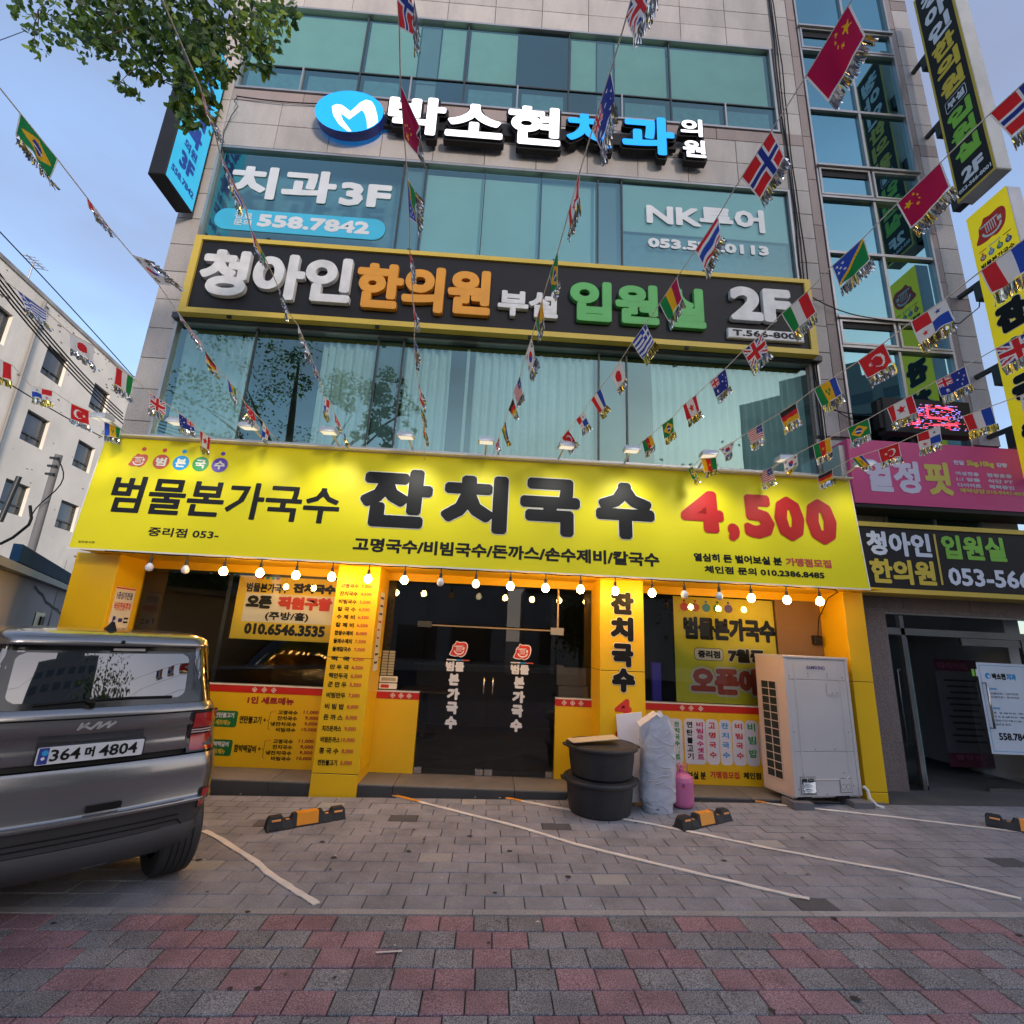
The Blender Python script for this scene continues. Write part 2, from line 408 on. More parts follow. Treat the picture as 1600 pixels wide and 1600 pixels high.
for n_, (x, y, k) in enumerate(cs):
    if n_ < 290 and y > 2.0:
        if k == 'r' and R.random() < .04: k = 'd'
        put_paver(sm_[k], side, x, y, .002)
    else:
        z = gz(x); sm2.add([(x,y,z),(x+SX-.007,y,gz(x+SX)),(x+SX-.007,y+SY-.007,gz(x+SX)),(x,y+SY-.007,z)], [[0,1,2,3]], PAV_R if k == 'r' else PAV_D)
sm2.build('paver_field', side, kind='stuff')
kb = bpy.data.objects.new('kerb_strip', None); COL.objects.link(kb); kb['kind'] = 'structure'; WORLD[kb.name] = Matrix()
x = -7.0
while x < 7.5:
    L = 1.0
    mb = MB(); y0, y1 = 3.288, 3.344
    vs = [(xx, yy, gz(xx)+q) for q in (-.1, .002) for xx, yy in ((x,y0),(x+L-.006,y0),(x+L-.006,y1),(x,y1))]
    mb.add(vs, [[0,3,2,1],[4,5,6,7],[0,1,5,4],[1,2,6,5],[2,3,7,6],[3,0,4,7]], KERBM).build('kerb_stone', kb); x += L

# ============================================================ OFFICE BUILDING
bld = thing('office_building', 'multi-storey granite office block with teal mirrored windows above the yellow noodle shop', 'building', (0, 5.93, 0))
YW = 5.93
wl = MB()
def wb(x0, x1, z0, z1, y0=YW, y1=6.15): wl.box(x0, x1, y0, y1, z0, z1, JOINTW)
JOINTW = M('stone_joint', (.11,.095,.09), .9)
wb(-4.7, -4.34, -.1, 15.5); wb(4.18, 4.69, -.1, 15.5); wb(6.36, 6.75, 2.2, 15.5)
for z0, z1 in ((2.22, 3.73), (5.36, 6.58), (8.33, 9.48), (11.27, 12.76), (14.3, 15.5)): wb(-4.34, 4.18, z0, z1)
wb(4.69, 6.36, 2.08, 4.22)
wl.box(-4.7, -4.5, 6.15, 14, -.1, 15.5, GREYW); wl.box(6.55, 6.75, 6.15, 14, -.1, 15.5, GREYW)
wl.box(-4.7, 6.75, 14, 14.2, -.1, 15.5, GREYW); wl.box(-4.5, 6.55, 6.15, 14, 15.3, 15.49, GREYW)
INT = M('office_interior', (.22,.24,.25), .8)
for z in (2.9, 5.9, 8.85, 12.1): wl.box(-4.5, 6.55, 6.35, 14, z, z+.18, INT)
for z0, z1 in ((3.1, 5.9), (6.1, 8.85), (9.05, 12.1), (12.3, 15.3)): wl.box(-4.5, 6.55, 8.2, 8.3, z0, z1, INT)
wall = wl.build('wall', bld)
WORLD[wall.name] = Matrix()
PM = {}
def stones(x0, x1, z0, z1, dx, dz, mt, skip=None):
    nx = max(1, round((x1-x0)/dx)); nz = max(1, round((z1-z0)/dz)); ax = (x1-x0)/nx; az = (z1-z0)/nz
    k = (round(ax, 3), round(az, 3), mt.name)
    if k not in PM:
        PM[k] = MB().box(0, ax-.008, 0, .03, 0, az-.008, mt, ch=.003).mesh('stone_panel')
    for i in range(nx):
        for j in range(nz):
            o = put('stone_panel', PM[k], wall); o.location = (x0+i*ax+.004, 5.9+R.uniform(-.0015,.0015), z0+j*az+.004)
stones(-4.7, -4.36, 2.6, 15.4, .34, .44, STONE)
for a, b in ((8.36, 9.24),): stones(-4.36, 4.22, a, b, .77, .44, STONE)
stones(-4.36, 4.22, 9.24, 9.46, 1.1, .22, STONE_B)
stones(-4.36, 4.22, 11.3, 12.5, .77, .4, STONE); stones(-4.36, 4.22, 12.5, 12.74, 1.1, .24, STONE_B)
for a, b in ((4.3, 6.4), (6.6, 9.24), (9.46, 12.5), (12.74, 14.6)):
    stones(4.22, 4.54, a, b, .32, .42, STONE); stones(6.45, 6.75, a, b, .3, .42, STONE)
for z in (6.4, 9.24, 12.5): stones(4.22, 4.54, z, z+.2 if z < 9 else z+.23, .32, .2, STONE_B); stones(6.45, 6.75, z, z+.2 if z < 9 else z+.23, .3, .2, STONE_B)
stones(4.54, 4.68, 4.3, 14.6, .14, .84, STONE_B); stones(6.345, 6.45, 4.3, 14.6, .1, .84, STONE_B)
stones(4.2, 6.75, 2.95, 4.25, .64, .43, STONE); stones(4.2, 6.75, 2.07, 2.5, .85, .43, STONE_R)

GL_T = glass('teal_mirror_glass', (.66,.84,.82), (.50,.74,.69), .31, 0, .02)
GL_B = glass('blue_mirror_glass', (.20,.40,.42), (.32,.60,.64), .66, 0, .03)
CURT = M('pale_curtain', (.76,.79,.79), .9, var=.05); BLIND = M('roller_blind', (.52,.64,.62), .9, var=.03)
FILM = M('green_film', (.42,.54,.47), .7, var=.06); GREYC = M('column_cladding', (.20,.25,.28), .7)
LOWF = M('frosted_film', (.16,.28,.33), .6, var=.15, scale=9)
def frame_bars(mb, xs, z0, z1, t=.022, y0=5.905, y1=5.97, m=None, zs=()):
    m = m or DFRAME
    for x in xs[1:-1]: mb.box(x-t/2, x+t/2, y0+.012, y1, z0, z1, m)
    for z in zs: mb.box(xs[0], xs[-1], y0+.014, y1-.002, z-t/2, z+t/2, m)
def surround(mb, x0, x1, z0, z1, t=.035, y0=5.885, y1=6.0, m=None):
    m = m or ALU
    mb.box(x0, x1, y0, y1, z1-t, z1, m); mb.box(x0, x1, y0, y1, z0, z0+t, m)
    mb.box(x0, x0+t, y0, y1, z0+t, z1-t, m); mb.box(x1-t, x1, y0, y1, z0+t, z1-t, m)
def pane(par, x0, x1, z0, z1, mat, Y=5.935, tilt=0):
    mb = MB(); a = R.uniform(-.0012, .0012); b_ = R.uniform(-.0012, .0012)
    mb.add([(x0,Y,z0),(x1,Y+a,z0),(x1,Y+a+b_,z1),(x0,Y+b_,z1),(x0,Y+.006,z0),(x1,Y+.006+a,z0),(x1,Y+.006+a+b_,z1),(x0,Y+.006+b_,z1)],
           [[0,1,2,3]], mat)
    return mb.build('glass_pane', par)
def pleats(par, x0, x1, z0, z1, Y=6.08, m=None, pitch=.115, name='curtain'):
    mb = MB(); n = int((x1-x0)/.012); vs = []; 
    for i in range(n+1):
        x = x0+(x1-x0)*i/n
        for k, z in enumerate((z0, (z0+z1)/2, z1)):
            ph = 2*math.pi*x/pitch+1.3*math.sin(x*5)+k*.3
            vs.append((x+.01*math.sin(k+x*7), Y+.034*math.sin(ph)+.012*math.sin(ph*.37), z))
    fs = [[i*3+k, (i+1)*3+k, (i+1)*3+k+1, i*3+k+1] for i in range(n) for k in range(2)]
    mb.add(vs, fs, m or CURT, True); return mb.build(name, par)
def sheet(par, x0, x1, z0, z1, Y, m, name='blind'):
    return MB().box(x0, x1, Y, Y+.008, z0, z1, m).build(name, par)
# second floor band
w2 = MB(); surround(w2, -4.36, 4.34-.0, 3.72, 5.38); xs = [-4.33,-3.30,-1.69,-1.35,1.29,1.67,4.32]; frame_bars(w2, xs, 3.755, 5.345)
w2.box(-3.19, -3.17, 5.95, 5.97, 3.755, 5.345, DFRAME)
w2.box(-4.36, 4.34, 5.80, 5.885, 5.36, 5.44, DFRAME)
W2 = w2.build('window_band', bld); WORLD[W2.name] = Matrix()
for a, b in zip(xs[:-1], xs[1:]): pane(W2, a+.011, b-.011, 3.755, 5.345, GL_T)
for a, b in ((-4.3,-3.36), (-2.45,-1.72), (-1.33,-.72), (-.38,1.26), (2.05,4.28)): pleats(W2, a, b, 3.76, 5.3)
for a, b in ((-1.68,-1.36), (1.3,1.66)): sheet(W2, a, b, 3.76, 5.34, 6.02, GREYC, 'column')
MB().box(-.5, -.46, 6.0, 6.03, 3.76, 5.3, WHITE).build('curtain_edge', W2)
# third floor
w3 = MB(); surround(w3, -4.35, 4.22, 6.58, 8.34); xs = [-4.33,-1.64,-1.31,1.27,1.63,4.19]; frame_bars(w3, xs, 6.61, 8.305)
for x in (-.43, .42): w3.box(x-.006, x+.006, 5.93, 5.97, 6.61, 8.305, DFRAME)
W3 = w3.build('window_band', bld); WORLD[W3.name] = Matrix()
for a, b in zip(xs[:-1], xs[1:]): pane(W3, a+.011, b-.011, 6.61, 8.305, GL_T)
sheet(W3, -1.3, .40, 6.62, 8.24, 6.03, BLIND); sheet(W3, .44, 1.26, 6.62, 8.3, 6.06, BLIND); sheet(W3, -4.3, -1.66, 6.62, 8.3, 6.25, LOWF)
for a, b in ((-1.63,-1.32), (1.28,1.62)): sheet(W3, a, b, 6.62, 8.3, 6.02, GREYC, 'column')
sheet(W3, 1.66, 4.16, 7.42, 8.27, 5.965, BLIND); sheet(W3, 1.66, 4.16, 6.62, 7.40, 6.0, LOWF)
# fourth floor
w4 = MB(); surround(w4, -4.34, 4.18, 9.48, 11.29); xs = [-4.31,-2.51,-.87,.79,2.45,4.15]; frame_bars(w4, xs, 9.515, 11.255, zs=(10.02,))
for x in (-3.38,-1.7,-.02,1.65,3.33): w4.box(x-.012, x+.012, 5.9, 5.96, 9.515, 10.01, ALU)
W4 = w4.build('window_band', bld); WORLD[W4.name] = Matrix()
for a, b in zip(xs[:-1], xs[1:]):
    pane(W4, a+.011, b-.011, 10.03, 11.255, GL_T)
    mid = {-4.31:-3.38, -2.51:-1.7, -.87:-.02, .79:1.65, 2.45:3.33}[a]
    pane(W4, a+.011, mid-.012, 9.515, 10.01, GL_T); pane(W4, mid+.012, b-.011, 9.515, 10.01, GL_T)
for a, b in ((-4.27,-2.55), (-2.47,-1.66), (-1.30,-.91), (-.83,-.06), (.83,1.24), (1.56,2.41), (2.49,4.09)): sheet(W4, a, b, 10.06, 11.22, 5.985, FILM, 'window_film')
for a, b in ((-4.25,-3.44), (-3.32,-2.56), (-2.45,-1.9), (-.8,-.1), (.05,.72), (1.72,2.38), (2.5,3.26), (3.4,4.08)): sheet(W4, a, b, 9.56, 9.96, 5.99, LOWF, 'window_film')
for a, b in ((-1.64,-1.33), (1.27,1.53)): sheet(W4, a, b, 9.5, 11.25, 6.0, GREYC, 'column')
# fifth floor
w5 = MB(); surround(w5, -4.34, 4.12, 12.78, 14.28); xs = [-4.31,-2.5,-.87,.79,2.45,4.09]; frame_bars(w5, xs, 12.81, 14.25)
W5 = w5.build('window_band', bld); WORLD[W5.name] = Matrix()
for a, b in zip(xs[:-1], xs[1:]): pane(W5, a+.011, b-.011, 12.815, 14.245, GL_T)
# stairwell glazing column
wr = MB(); X0, X1, XM = 4.69, 6.345, 5.55
surround(wr, X0, X1, 4.22, 14.6, t=.03)
zs = [4.25, 5.68, 6.12, 7.27, 8.28, 8.84, 10.05, 11.34, 11.84, 13.0, 14.57]
for z in zs[1:-1]: wr.box(X0+.03, X1-.03, 5.88 if z not in (7.27, 10.05, 13.0) else 5.895, 5.985, z-.022, z+.022, ALU)
for a, b in zip(zs[:-1], zs[1:]): wr.box(XM-.02, XM+.02, 5.9, 5.975, a+.022, b-.022, ALU)
for a, b in ((5.68,6.12), (8.28,8.84), (11.34,11.84)):
    for p, q in ((X0+.03, XM-.02), (XM+.02, X1-.03)):
        surround(wr, p, q, a+.022, b-.022, t=.03, y0=5.87, y1=5.93)
    wr.box(X0, X1, 5.84, 5.88, b-.01, b+.025, ALU)
WR = wr.build('stairwell_window', bld); WORLD[WR.name] = Matrix()
for a, b in zip(zs[:-1], zs[1:]):
    for p, q in ((X0+.03, XM-.02), (XM+.02, X1-.03)): pane(WR, p, q, a+.022, b-.022, GL_B, Y=5.94 if (a, b) not in ((5.68,6.12), (8.28,8.84), (11.34,11.84)) else 5.915)
for z in (11.72, 8.74, 6.04): MB().box(X0+.06, XM-.05, 5.90, 5.912, z-.06, z+.05, BLACK).build('vent_gap', WR)
# small sliding window between the two right-hand signs, facade rails
ws = MB(); surround(ws, 4.95, 6.25, 3.02, 3.5, y0=5.86); ws.box(5.6, 5.63, 5.87, 5.93, 3.05, 3.47, ALU); WS = ws.build('sliding_window', bld); WORLD[WS.name] = Matrix()
pane(WS, 4.985, 5.6, 3.055, 3.465, GL_B, Y=5.892); pane(WS, 5.63, 6.215, 3.055, 3.465, GL_B, Y=5.892)
cb = MB()
for i, (x, r) in enumerate(((4.235, .012), (4.262, .009), (4.30, .010))):
    pts = []; z = 3.5
    while z < 14: pts.append((x+.012*math.sin(z*1.7+i)+.006*math.sin(z*5+i*2), 5.875-.01*i, z)); z += .35
    cb.tube(pts, r, BLACK, n=5)
tag(cb.build('facade_cable'), 'bundle of thin black cables running down the wall beside the large windows', 'cable')
c2 = MB()
def sagline(a, b, s, n=14): a = Vector(a); b = Vector(b); return [a+(b-a)*i/n-Vector((0,0,s*4*(i/n)*(1-i/n))) for i in range(n+1)]
c2.tube(sagline(at(370,150,5.86), at(505,162,5.86), .03), .009, BLACK, n=5); c2.tube([at(372,150,5.86), at(366,158,5.8), at(372,166,5.82), at(362,180,5.85), at(350,205,5.86), at(345,240,5.87)], .006, BLACK, n=5)
tag(c2.build('supply_cable'), 'thin black cable looping from the round dental logo to the left corner of the wall', 'cable')
c3 = MB(); c3.tube(sagline(at(1270,465,5.84), at(1345,494,5.84), .04)+sagline(at(1345,494,5.84), at(1500,505,5.84), .05)[1:]+[at(1530,480,5.8), at(1535,430,5.75)], .008, BLACK, n=5)
tag(c3.build('supply_cable'), 'black cable drooping across the granite pier below the blue and green flag', 'cable')

c4 = MB(); c4.tube(sagline(at(1300,640,5.84), at(1392,642,5.8), .06), .008, BLACK, n=5); c4.tube(sagline(at(1300,636,5.84), at(1395,650,5.8), .16), .006, BLACK, n=5)
tag(c4.build('supply_cable'), 'slack black cables leading to the small LED display', 'cable')

# ============================================================ SIGNS ON THE FACADE
# dental clinic channel letters
ds = thing('illuminated_sign', 'glowing white and blue channel-letter dental clinic sign with round logo', 'sign', (0, 5.84, 8.9))
LETW = M('lit_white_face', (.85,.85,.9), .4, emis=(.93,.92,1.), es=.30); LETB = M('lit_blue_face', (.01,.20,.6), .4, emis=(.0,.28,.85), es=.28)
fr = FY(5.84)
MB().box(-2.0, 2.45, 5.80, 5.86, 8.84, 9.06, BLACKP).build('mounting_rail', ds)
for ch, a, b, c, d, mt in (('박',-1.93,-1.05,8.58,9.33,LETW), ('소',-1.07,-.19,8.6,9.28,LETW), ('현',-.15,.67,8.56,9.33,LETW), ('치',.73,1.44,8.6,9.28,LETB), ('과',1.57,2.40,8.56,9.32,LETB), ('의',2.47,2.84,8.97,9.34,LETW), ('원',2.49,2.87,8.57,8.93,LETW)):
    sm = .024 if b-a > .5 else .010
    T(ds, ch, Fr((0,5.735,0),(1,0,0),(0,0,1)), a-.02, b+.02, c-.02, d+.02, BLACKP, fat=sm+.026, lift=0, name='letter_back')
    letters3d(ds, ch, FY(5.725), a+.015, b-.015, c+.015, d-.015, LETW if mt is LETW else LETB, BLACKP, sm, .03)
    letters3d(ds, ch, FY(5.84), a-.01, b+.01, c-.01, d+.01, BLACKP, BLACKP, sm, .10, name='letter_case')
lg = MB(); n = 40; cx, cz, rx, rz = -2.48, 8.92, .50, .395
ring = [(cx+rx*math.cos(2*math.pi*i/n), cz+rz*math.sin(2*math.pi*i/n)) for i in range(n)]
lg.add([fr.p(u, w_, .005) for u, w_ in ring]+[fr.p(u, w_, .15) for u, w_ in ring], [[i, (i+1)%n, n+(i+1)%n, n+i] for i in range(n)], NAVY)
lg.disc(fr, cx, cz, rx, LETB, .15, n, ry=rz)
pts = [(-2.74,8.98),(-2.68,9.03),(-2.6,9.02),(-2.53,8.97),(-2.46,8.91),(-2.40,9.0),(-2.34,9.1),(-2.26,9.16),(-2.18,9.14),(-2.12,9.05),(-2.06,8.86),(-2.04,8.76),(-2.10,8.68),(-2.18,8.62),(-2.2,8.75),(-2.25,8.9),(-2.3,8.96),(-2.38,8.86),(-2.46,8.76),(-2.56,8.84),(-2.60,8.86),(-2.55,8.74),(-2.46,8.62),(-2.40,8.54),(-2.46,8.54),(-2.60,8.66),(-2.70,8.82)]
lg.poly(fr, pts, LETW, .153)
lg.build('logo_disc', ds)
# black and gold clinic sign
bs = thing('fascia_sign', 'long black clinic sign with ochre border and thick white orange and green letters', 'sign', (0, 5.8, 5.97))
b_ = MB(); b_.box(-4.17, 4.16, 5.72, 5.88, 5.45, 6.50, BLACKP); b_.build('panel', bs)
g_ = MB()
g_.box(-4.22, 4.22, 5.69, 5.88, 6.50, 6.565, GOLD); g_.box(-4.22, 4.22, 5.69, 5.88, 5.375, 5.45, GOLD); g_.box(-4.22, -4.13, 5.69, 5.88, 5.45, 6.50, GOLD); g_.box(4.13, 4.22, 5.69, 5.88, 5.45, 6.50, GOLD)
g_.build('border', bs)
f2 = FY(5.712)
GREY_L = M('aged_letter', (.68,.67,.65), .5, var=.12, scale=6, dirt=.25, dcol=(.2,.18,.15))
letters3d(bs, '청아인', f2, -4.03, -2.06, 5.62, 6.32, GREY_L, GREY_L, .026, .065)
letters3d(bs, '한의원', f2, -2.00, -.22, 5.58, 6.28, ORANGE, ORANGE, .026, .065)
letters3d(bs, '부설', f2, -.12, .68, 5.62, 6.02, GREY_L, GREY_L, .014, .06)
letters3d(bs, '입원실', f2, .84, 2.68, 5.62, 6.24, GREEN, GREEN, .026, .065)
letters3d(bs, '2F', f2, 3.03, 3.88, 5.80, 6.33, GREY_L, GREY_L, .03, .065)
tb = MB(); tb.box(2.98, 4.02, 5.66, 5.715, 5.53, 5.68, GREY_L, ch=.01); tb.build('phone_plate', bs)
T(bs, 'T.566-8001', FY(5.659), 3.04, 3.97, 5.56, 5.655, BLACKP, .004)
hk = MB()
for x in (-3.6, -1.7, .3, 2.4): hk.box(x, x+.05, 5.70, 5.73, 5.34, 5.375, BLACK); hk.box(x+.3, x+.35, 5.70, 5.73, 6.566, 6.60, BLACK)
hk.build('hanger', bs)
# lettering stuck on third-floor glass
st = thing('window_sticker', 'grey clinic lettering with blue phone pill on the left third-floor window', 'sticker', (-3, 5.9, 7.4))
fg = FY(5.926); LGREY = M('sticker_grey', (.60,.62,.64), .5)
T(st, '치과', fg, -4.12, -2.58, 7.46, 8.04, LGREY, .022); T(st, '3F', fg, -2.52, -1.78, 7.46, 7.88, LGREY, .022)
pl = MB(); pl.rrect(fg, -4.20, -1.80, 6.90, 7.26, .17, M('sticker_blue', (.05,.42,.62), .4), .002); pl.build('pill', st)
T(st, '558.7842', fg, -3.6, -2.02, 6.98, 7.2, LGREY, .013, .004); T(st, '진료', fg, -3.93, -3.68, 7.09, 7.2, LGREY, .002, .004); T(st, '문의', fg, -3.93, -3.68, 6.98, 7.08, LGREY, .002, .004)
st2 = thing('window_sticker', 'white travel office lettering and phone number on the right third-floor window', 'sticker', (3, 5.9, 7.4))
T(st2, 'NK투어', fg, 2.0, 3.8, 7.53, 7.95, M('sticker_white', (.68,.70,.71), .5), .016); T(st2, '053.525.0113', fg, 2.01, 3.82, 7.13, 7.30, MAT['sticker_white'], .011)
# LED ticker
led = thing('led_display', 'small black LED display box glowing red and violet above the pink sign', 'display', (5.5, 5.6, 4.5))
MB().box(4.92, 6.1, 5.60, 5.74, 4.27, 4.76, BLACKP, ch=.01).build('case', led)
LR = M('led_red', (.3,.02,.03), .4, emis=(1,.06,.12), es=.38); LP = M('led_violet', (.1,.05,.3), .4, emis=(.42,.3,1), es=.38)
lm = MB(); fl_ = FY(5.597)
for j in range(16):
    x = 5.18
    while x < 5.98:
        L = R.choice((.01,.02,.03,.05))
        if R.random() < .5: lm.rect(fl_, x, min(x+L, 5.99), 4.345+j*.022, 4.345+j*.022+.010, LR if R.random() < .5 else LP, .001)
        x += L+.006
for pts in (((5.33,4.66),(5.27,4.66),(5.26,4.55),(5.36,4.53),(5.37,4.42),(5.27,4.40)), ((5.5,4.67),(5.5,4.5),(5.75,4.5)), ((5.62,4.66),(5.85,4.63)), ((5.55,4.4),(5.85,4.42))): lm.stroke(fl_, pts, .03, LR, .003)
lm.build('lit_pixels', led)
MB().box(4.86, 4.92, 5.62, 5.72, 4.33, 4.72, BLACK).box(5.3, 5.36, 5.74, 5.9, 4.4, 4.5, ALU).box(5.8, 5.86, 5.74, 5.9, 4.4, 4.5, ALU).build('bracket', led)
# pink gym sign
pk = thing('fascia_sign', 'pink fitness studio sign with white and yellow lettering above the right entrance', 'sign', (5.5, 5.5, 3.7))
MB().box(4.30, 7.6, 5.50, 5.86, 3.27, 4.09, PINK).build('panel', pk)
MB().box(4.30, 7.6, 5.51, 5.87, 3.22, 3.268, BLACKP).box(4.22, 4.298, 5.55, 5.87, 3.4, 4.02, ALU).build('side_case', pk)
fp = FY(5.498); YL = M('yellow_letter', (.62,.5,.09), .5); PW = M('lilac_letter', (.62,.56,.66), .5)
T(pk, '열정', fp, 4.46, 5.16, 3.42, 3.84, PW, .014); T(pk, '핏', fp, 5.22, 5.56, 3.42, 3.85, YL, .014)
T(pk, '한달', fp, 5.62, 5.76, 3.83, 3.89, PW, .003); T(pk, '5kg.10kg', fp, 5.79, 6.14, 3.81, 3.90, YL, .005); T(pk, '감량', fp, 6.17, 6.31, 3.83, 3.89, PW, .003)
for k, (l_, r_) in enumerate((('여성전용','점핑운동'), ('1:1 맞춤','식단 PT'), ('다이어트','체력증진'))):
    z = 3.745-k*.075; T(pk, l_, fp, 5.62, 5.92, z-.052, z, PW, .002); T(pk, r_, fp, 6.02, 6.34, z-.052, z, PW, .002)
T(pk, '예약상담.010-9441-8699', fp, 5.64, 6.5, 3.47, 3.53, YL, .002)
# black clinic sign over the right entrance
cs2 = thing('fascia_sign', 'black clinic sign with gold rails over the right glass entrance', 'sign', (5.5, 5.5, 2.6))
MB().box(4.12, 7.6, 5.50, 5.86, 2.26, 2.98, BLACKP).build('panel', cs2)
MB().box(4.12, 7.6, 5.485, 5.86, 2.981, 3.035, GOLD).box(4.12, 7.6, 5.485, 5.86, 2.205, 2.259, GOLD).build('rail', cs2)
fc = FY(5.498); LW = M('cool_white_letter', (.70,.72,.80), .5); YG = M('golden_letter', (.68,.5,.05), .5)
T(cs2, '청아인', fc, 4.37, 5.15, 2.64, 2.93, LW, .010); T(cs2, '한의원', fc, 4.37, 5.15, 2.31, 2.60, YG, .010)
dv = MB(); dv.rect(fc, 5.20, 5.225, 2.33, 2.93, GOLD, .002); dv.build('divider', cs2)
T(cs2, '입원실', fc, 5.28, 6.06, 2.64, 2.93, LIME, .010); T(cs2, '053-566-8001', fc, 5.30, 6.95, 2.33, 2.54, LW, .006)
# projecting vertical signs
def vsign(label, x0, x1, y0, y1, z0, z1, face, edge, cap, brk):
    t = thing('projecting_sign', label, 'sign', ((x0+x1)/2, y1, z0))
    MB().box(x0, x1, y0, y1, z0, z1, edge, ch=.012).build('case', t)
    for z in brk:
        b = MB(); b.box((x0+x1)/2-.03, (x0+x1)/2+.03, y1, 5.9, z, z+.05, DFRAME); b.box((x0+x1)/2-.06, (x0+x1)/2+.06, y1-.02, y1+.14, z-.25, z+.002, DFRAME); b.build('bracket', t)
    return t
v1 = vsign('bright cyan vertical sign box on the left corner behind the tree leaves', -4.66, -4.44, 5.22, 5.82, 7.02, 9.75, None, BLACKP, None, (7.5, 8.6, 9.4))
fv = Fr((-4.438, 5.22, 7.02), (0,1,0), (0,0,1)); q = MB(); q.rect(fv, .012, .588, .012, 2.71, CYAN, .001); q.build('face', v1)
for k, (s_, z0, z1) in enumerate((('박',2.3,2.62), ('소',1.93,2.25), ('현',1.58,1.9), ('치',1.22,1.55), ('과',.86,1.19))): T(v1, s_, fv, .14, .46, z0, z1, M('deep_blue_print', (.01,.07,.42), .5), .018)
T(v1, '의원', fv, .16, .44, .67, .82, MAT['deep_blue_print'], .006); T(v1, '3F', fv, .15, .45, .36, .62, MAT['deep_blue_print'], .016); T(v1, '558.7842', fv, .06, .54, .17, .27, MAT['deep_blue_print'], .005)
v2 = vsign('tall black vertical clinic sign with ochre edge and green letters, uppermost on the right', 6.5, 6.72, 4.99, 5.56, 7.95, 12.1, None, OFFW, None, (8.2, 9.6, 11.0))
fv = Fr((6.498, 5.56, 7.95), (0,-1,0), (0,0,1)); q = MB(); q.rect(fv, 0, .57, 0, 4.15, GOLD, .001); q.rect(fv, .035, .535, .04, 4.11, BLACKP, .003); q.build('face', v2)
zz = 3.98
for s_, mt in (('청',LW), ('아',LW), ('인',LW), ('한',YG), ('의',YG), ('원',YG)): T(v2, s_, fv, .10, .47, zz-.33, zz, mt, .016, .004); zz -= .375
q = MB(); q.rrect(fv, .12, .45, zz-.21, zz-.0, .03, LW, .004); q.rrect(fv, .128, .442, zz-.202, zz-.008, .028, BLACKP, .0045); q.build('badge', v2)
T(v2, '부설', fv, .15, .42, zz-.17, zz-.04, LW, .004, .006); zz -= .25
for s_ in '입원실': T(v2, s_, fv, .10, .47, zz-.29, zz, LIME, .016, .004); zz -= .325
T(v2, '2F', fv, .13, .45, .21, .43, LW, .013, .004); T(v2, '053-566-8001', fv, .05, .52, .10, .165, LW, .002, .004)
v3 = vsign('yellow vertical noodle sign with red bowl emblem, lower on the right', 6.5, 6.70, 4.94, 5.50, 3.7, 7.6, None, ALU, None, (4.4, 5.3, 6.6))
fv = Fr((6.498, 5.50, 3.7), (0,-1,0), (0,0,1)); q = MB(); q.rect(fv, 0, .56, 0, 3.9, M('yellow_face_glow', (.75,.62,.01), .45, emis=(.9,.72,.01), es=.06), .001)  # slight glow added to the yellow so the shaded sign face looks bright
def bowl(mb, fr, cx, cz, s, red, white, lift=.003, edge=None):
    blob = [(-.52,-.38),(-.50,-.02),(-.62,-.30),(-.44,.20),(-.30,.52),(0,.46),(.42,.50),(.60,.30),(.56,-.10),(.36,-.44),(.0,-.50),(-.36,-.38)]
    blob = [(-.60,-.36),(-.46,-.05),(-.42,.22),(-.28,.34),(-.18,.52),(.05,.46),(.40,.48),(.58,.30),(.56,-.05),(.44,-.34),(.18,-.50),(-.02,-.44),(-.24,-.47)]
    # smooth closed outline
    P = []; N = len(blob)
    for i in range(N):
        p0, p1, p2, p3 = [Vector(blob[(i+k) % N]) for k in (-1, 0, 1, 2)]
        for t in (0, .33, .66): P.append(.5*((2*p1)+(p2-p0)*t+(2*p0-5*p1+4*p2-p3)*t*t+(3*p1-p0-3*p2+p3)*t**3))
    if edge: mb.poly(fr, [(cx+p.x*s*1.12, cz+p.y*s*1.12) for p in P], edge, lift); lift += .001
    mb.poly(fr, [(cx+p.x*s, cz+p.y*s) for p in P], red, lift)
    lw = .055*s
    mb.stroke(fr, [(cx+.34*s*math.cos(rad(a))+.03*s, cz-.08*s+.26*s*math.sin(rad(a))) for a in range(185, 356, 17)], lw*1.5, white, lift+.001)
    mb.stroke(fr, [(cx-.36*s, cz+.20*s), (cx+.30*s, cz+.24*s)], lw, white, lift+.0015)
    for k in range(5): mb.stroke(fr, [(cx+(-.18+.085*k)*s, cz+.25*s), (cx+(-.15+.085*k)*s, cz-.17*s)], lw*.62, white, lift+.002+.0002*k)
    mb.rect(fr, cx+.27*s, cx+.42*s, cz-.02*s, cz+.16*s, white, lift+.0013)
bowl(q, fv, .28, 3.52, .36, RED, WHITE)
q.stroke(fv, [(.07,3.26),(.17,3.26)], .012, RED, .003); q.stroke(fv, [(.2,3.26),(.36,3.26)], .012, BLUE, .003); q.stroke(fv, [(.40,3.26),(.50,3.26)], .012, BLACK, .003)
for k, (mt, s_) in enumerate(((RED,'범'), (BLUE,'본'), (GREENP,'국'), (NAVY,'수'))):
    q.disc(fv, .11+k*.113, 3.155, .042, mt, .003); q.disc(fv, .11+k*.113, 3.215, .014, mt, .003); text_into(q, s_, fv, .085+k*.113, .135+k*.113, 3.13, 3.18, WHITE, .002, .0045)
text_into(q, '범물본가국수', fv, .06, .50, 2.99, 3.07, BLACK, .003, .003)
z = 2.35
for s_ in '잔치국수': text_into(q, s_, fv, .09, .47, z-.42, z, BLACK, .035, .003, outline=.008, omat=WHITE); z -= .52
q.build('face', v3)

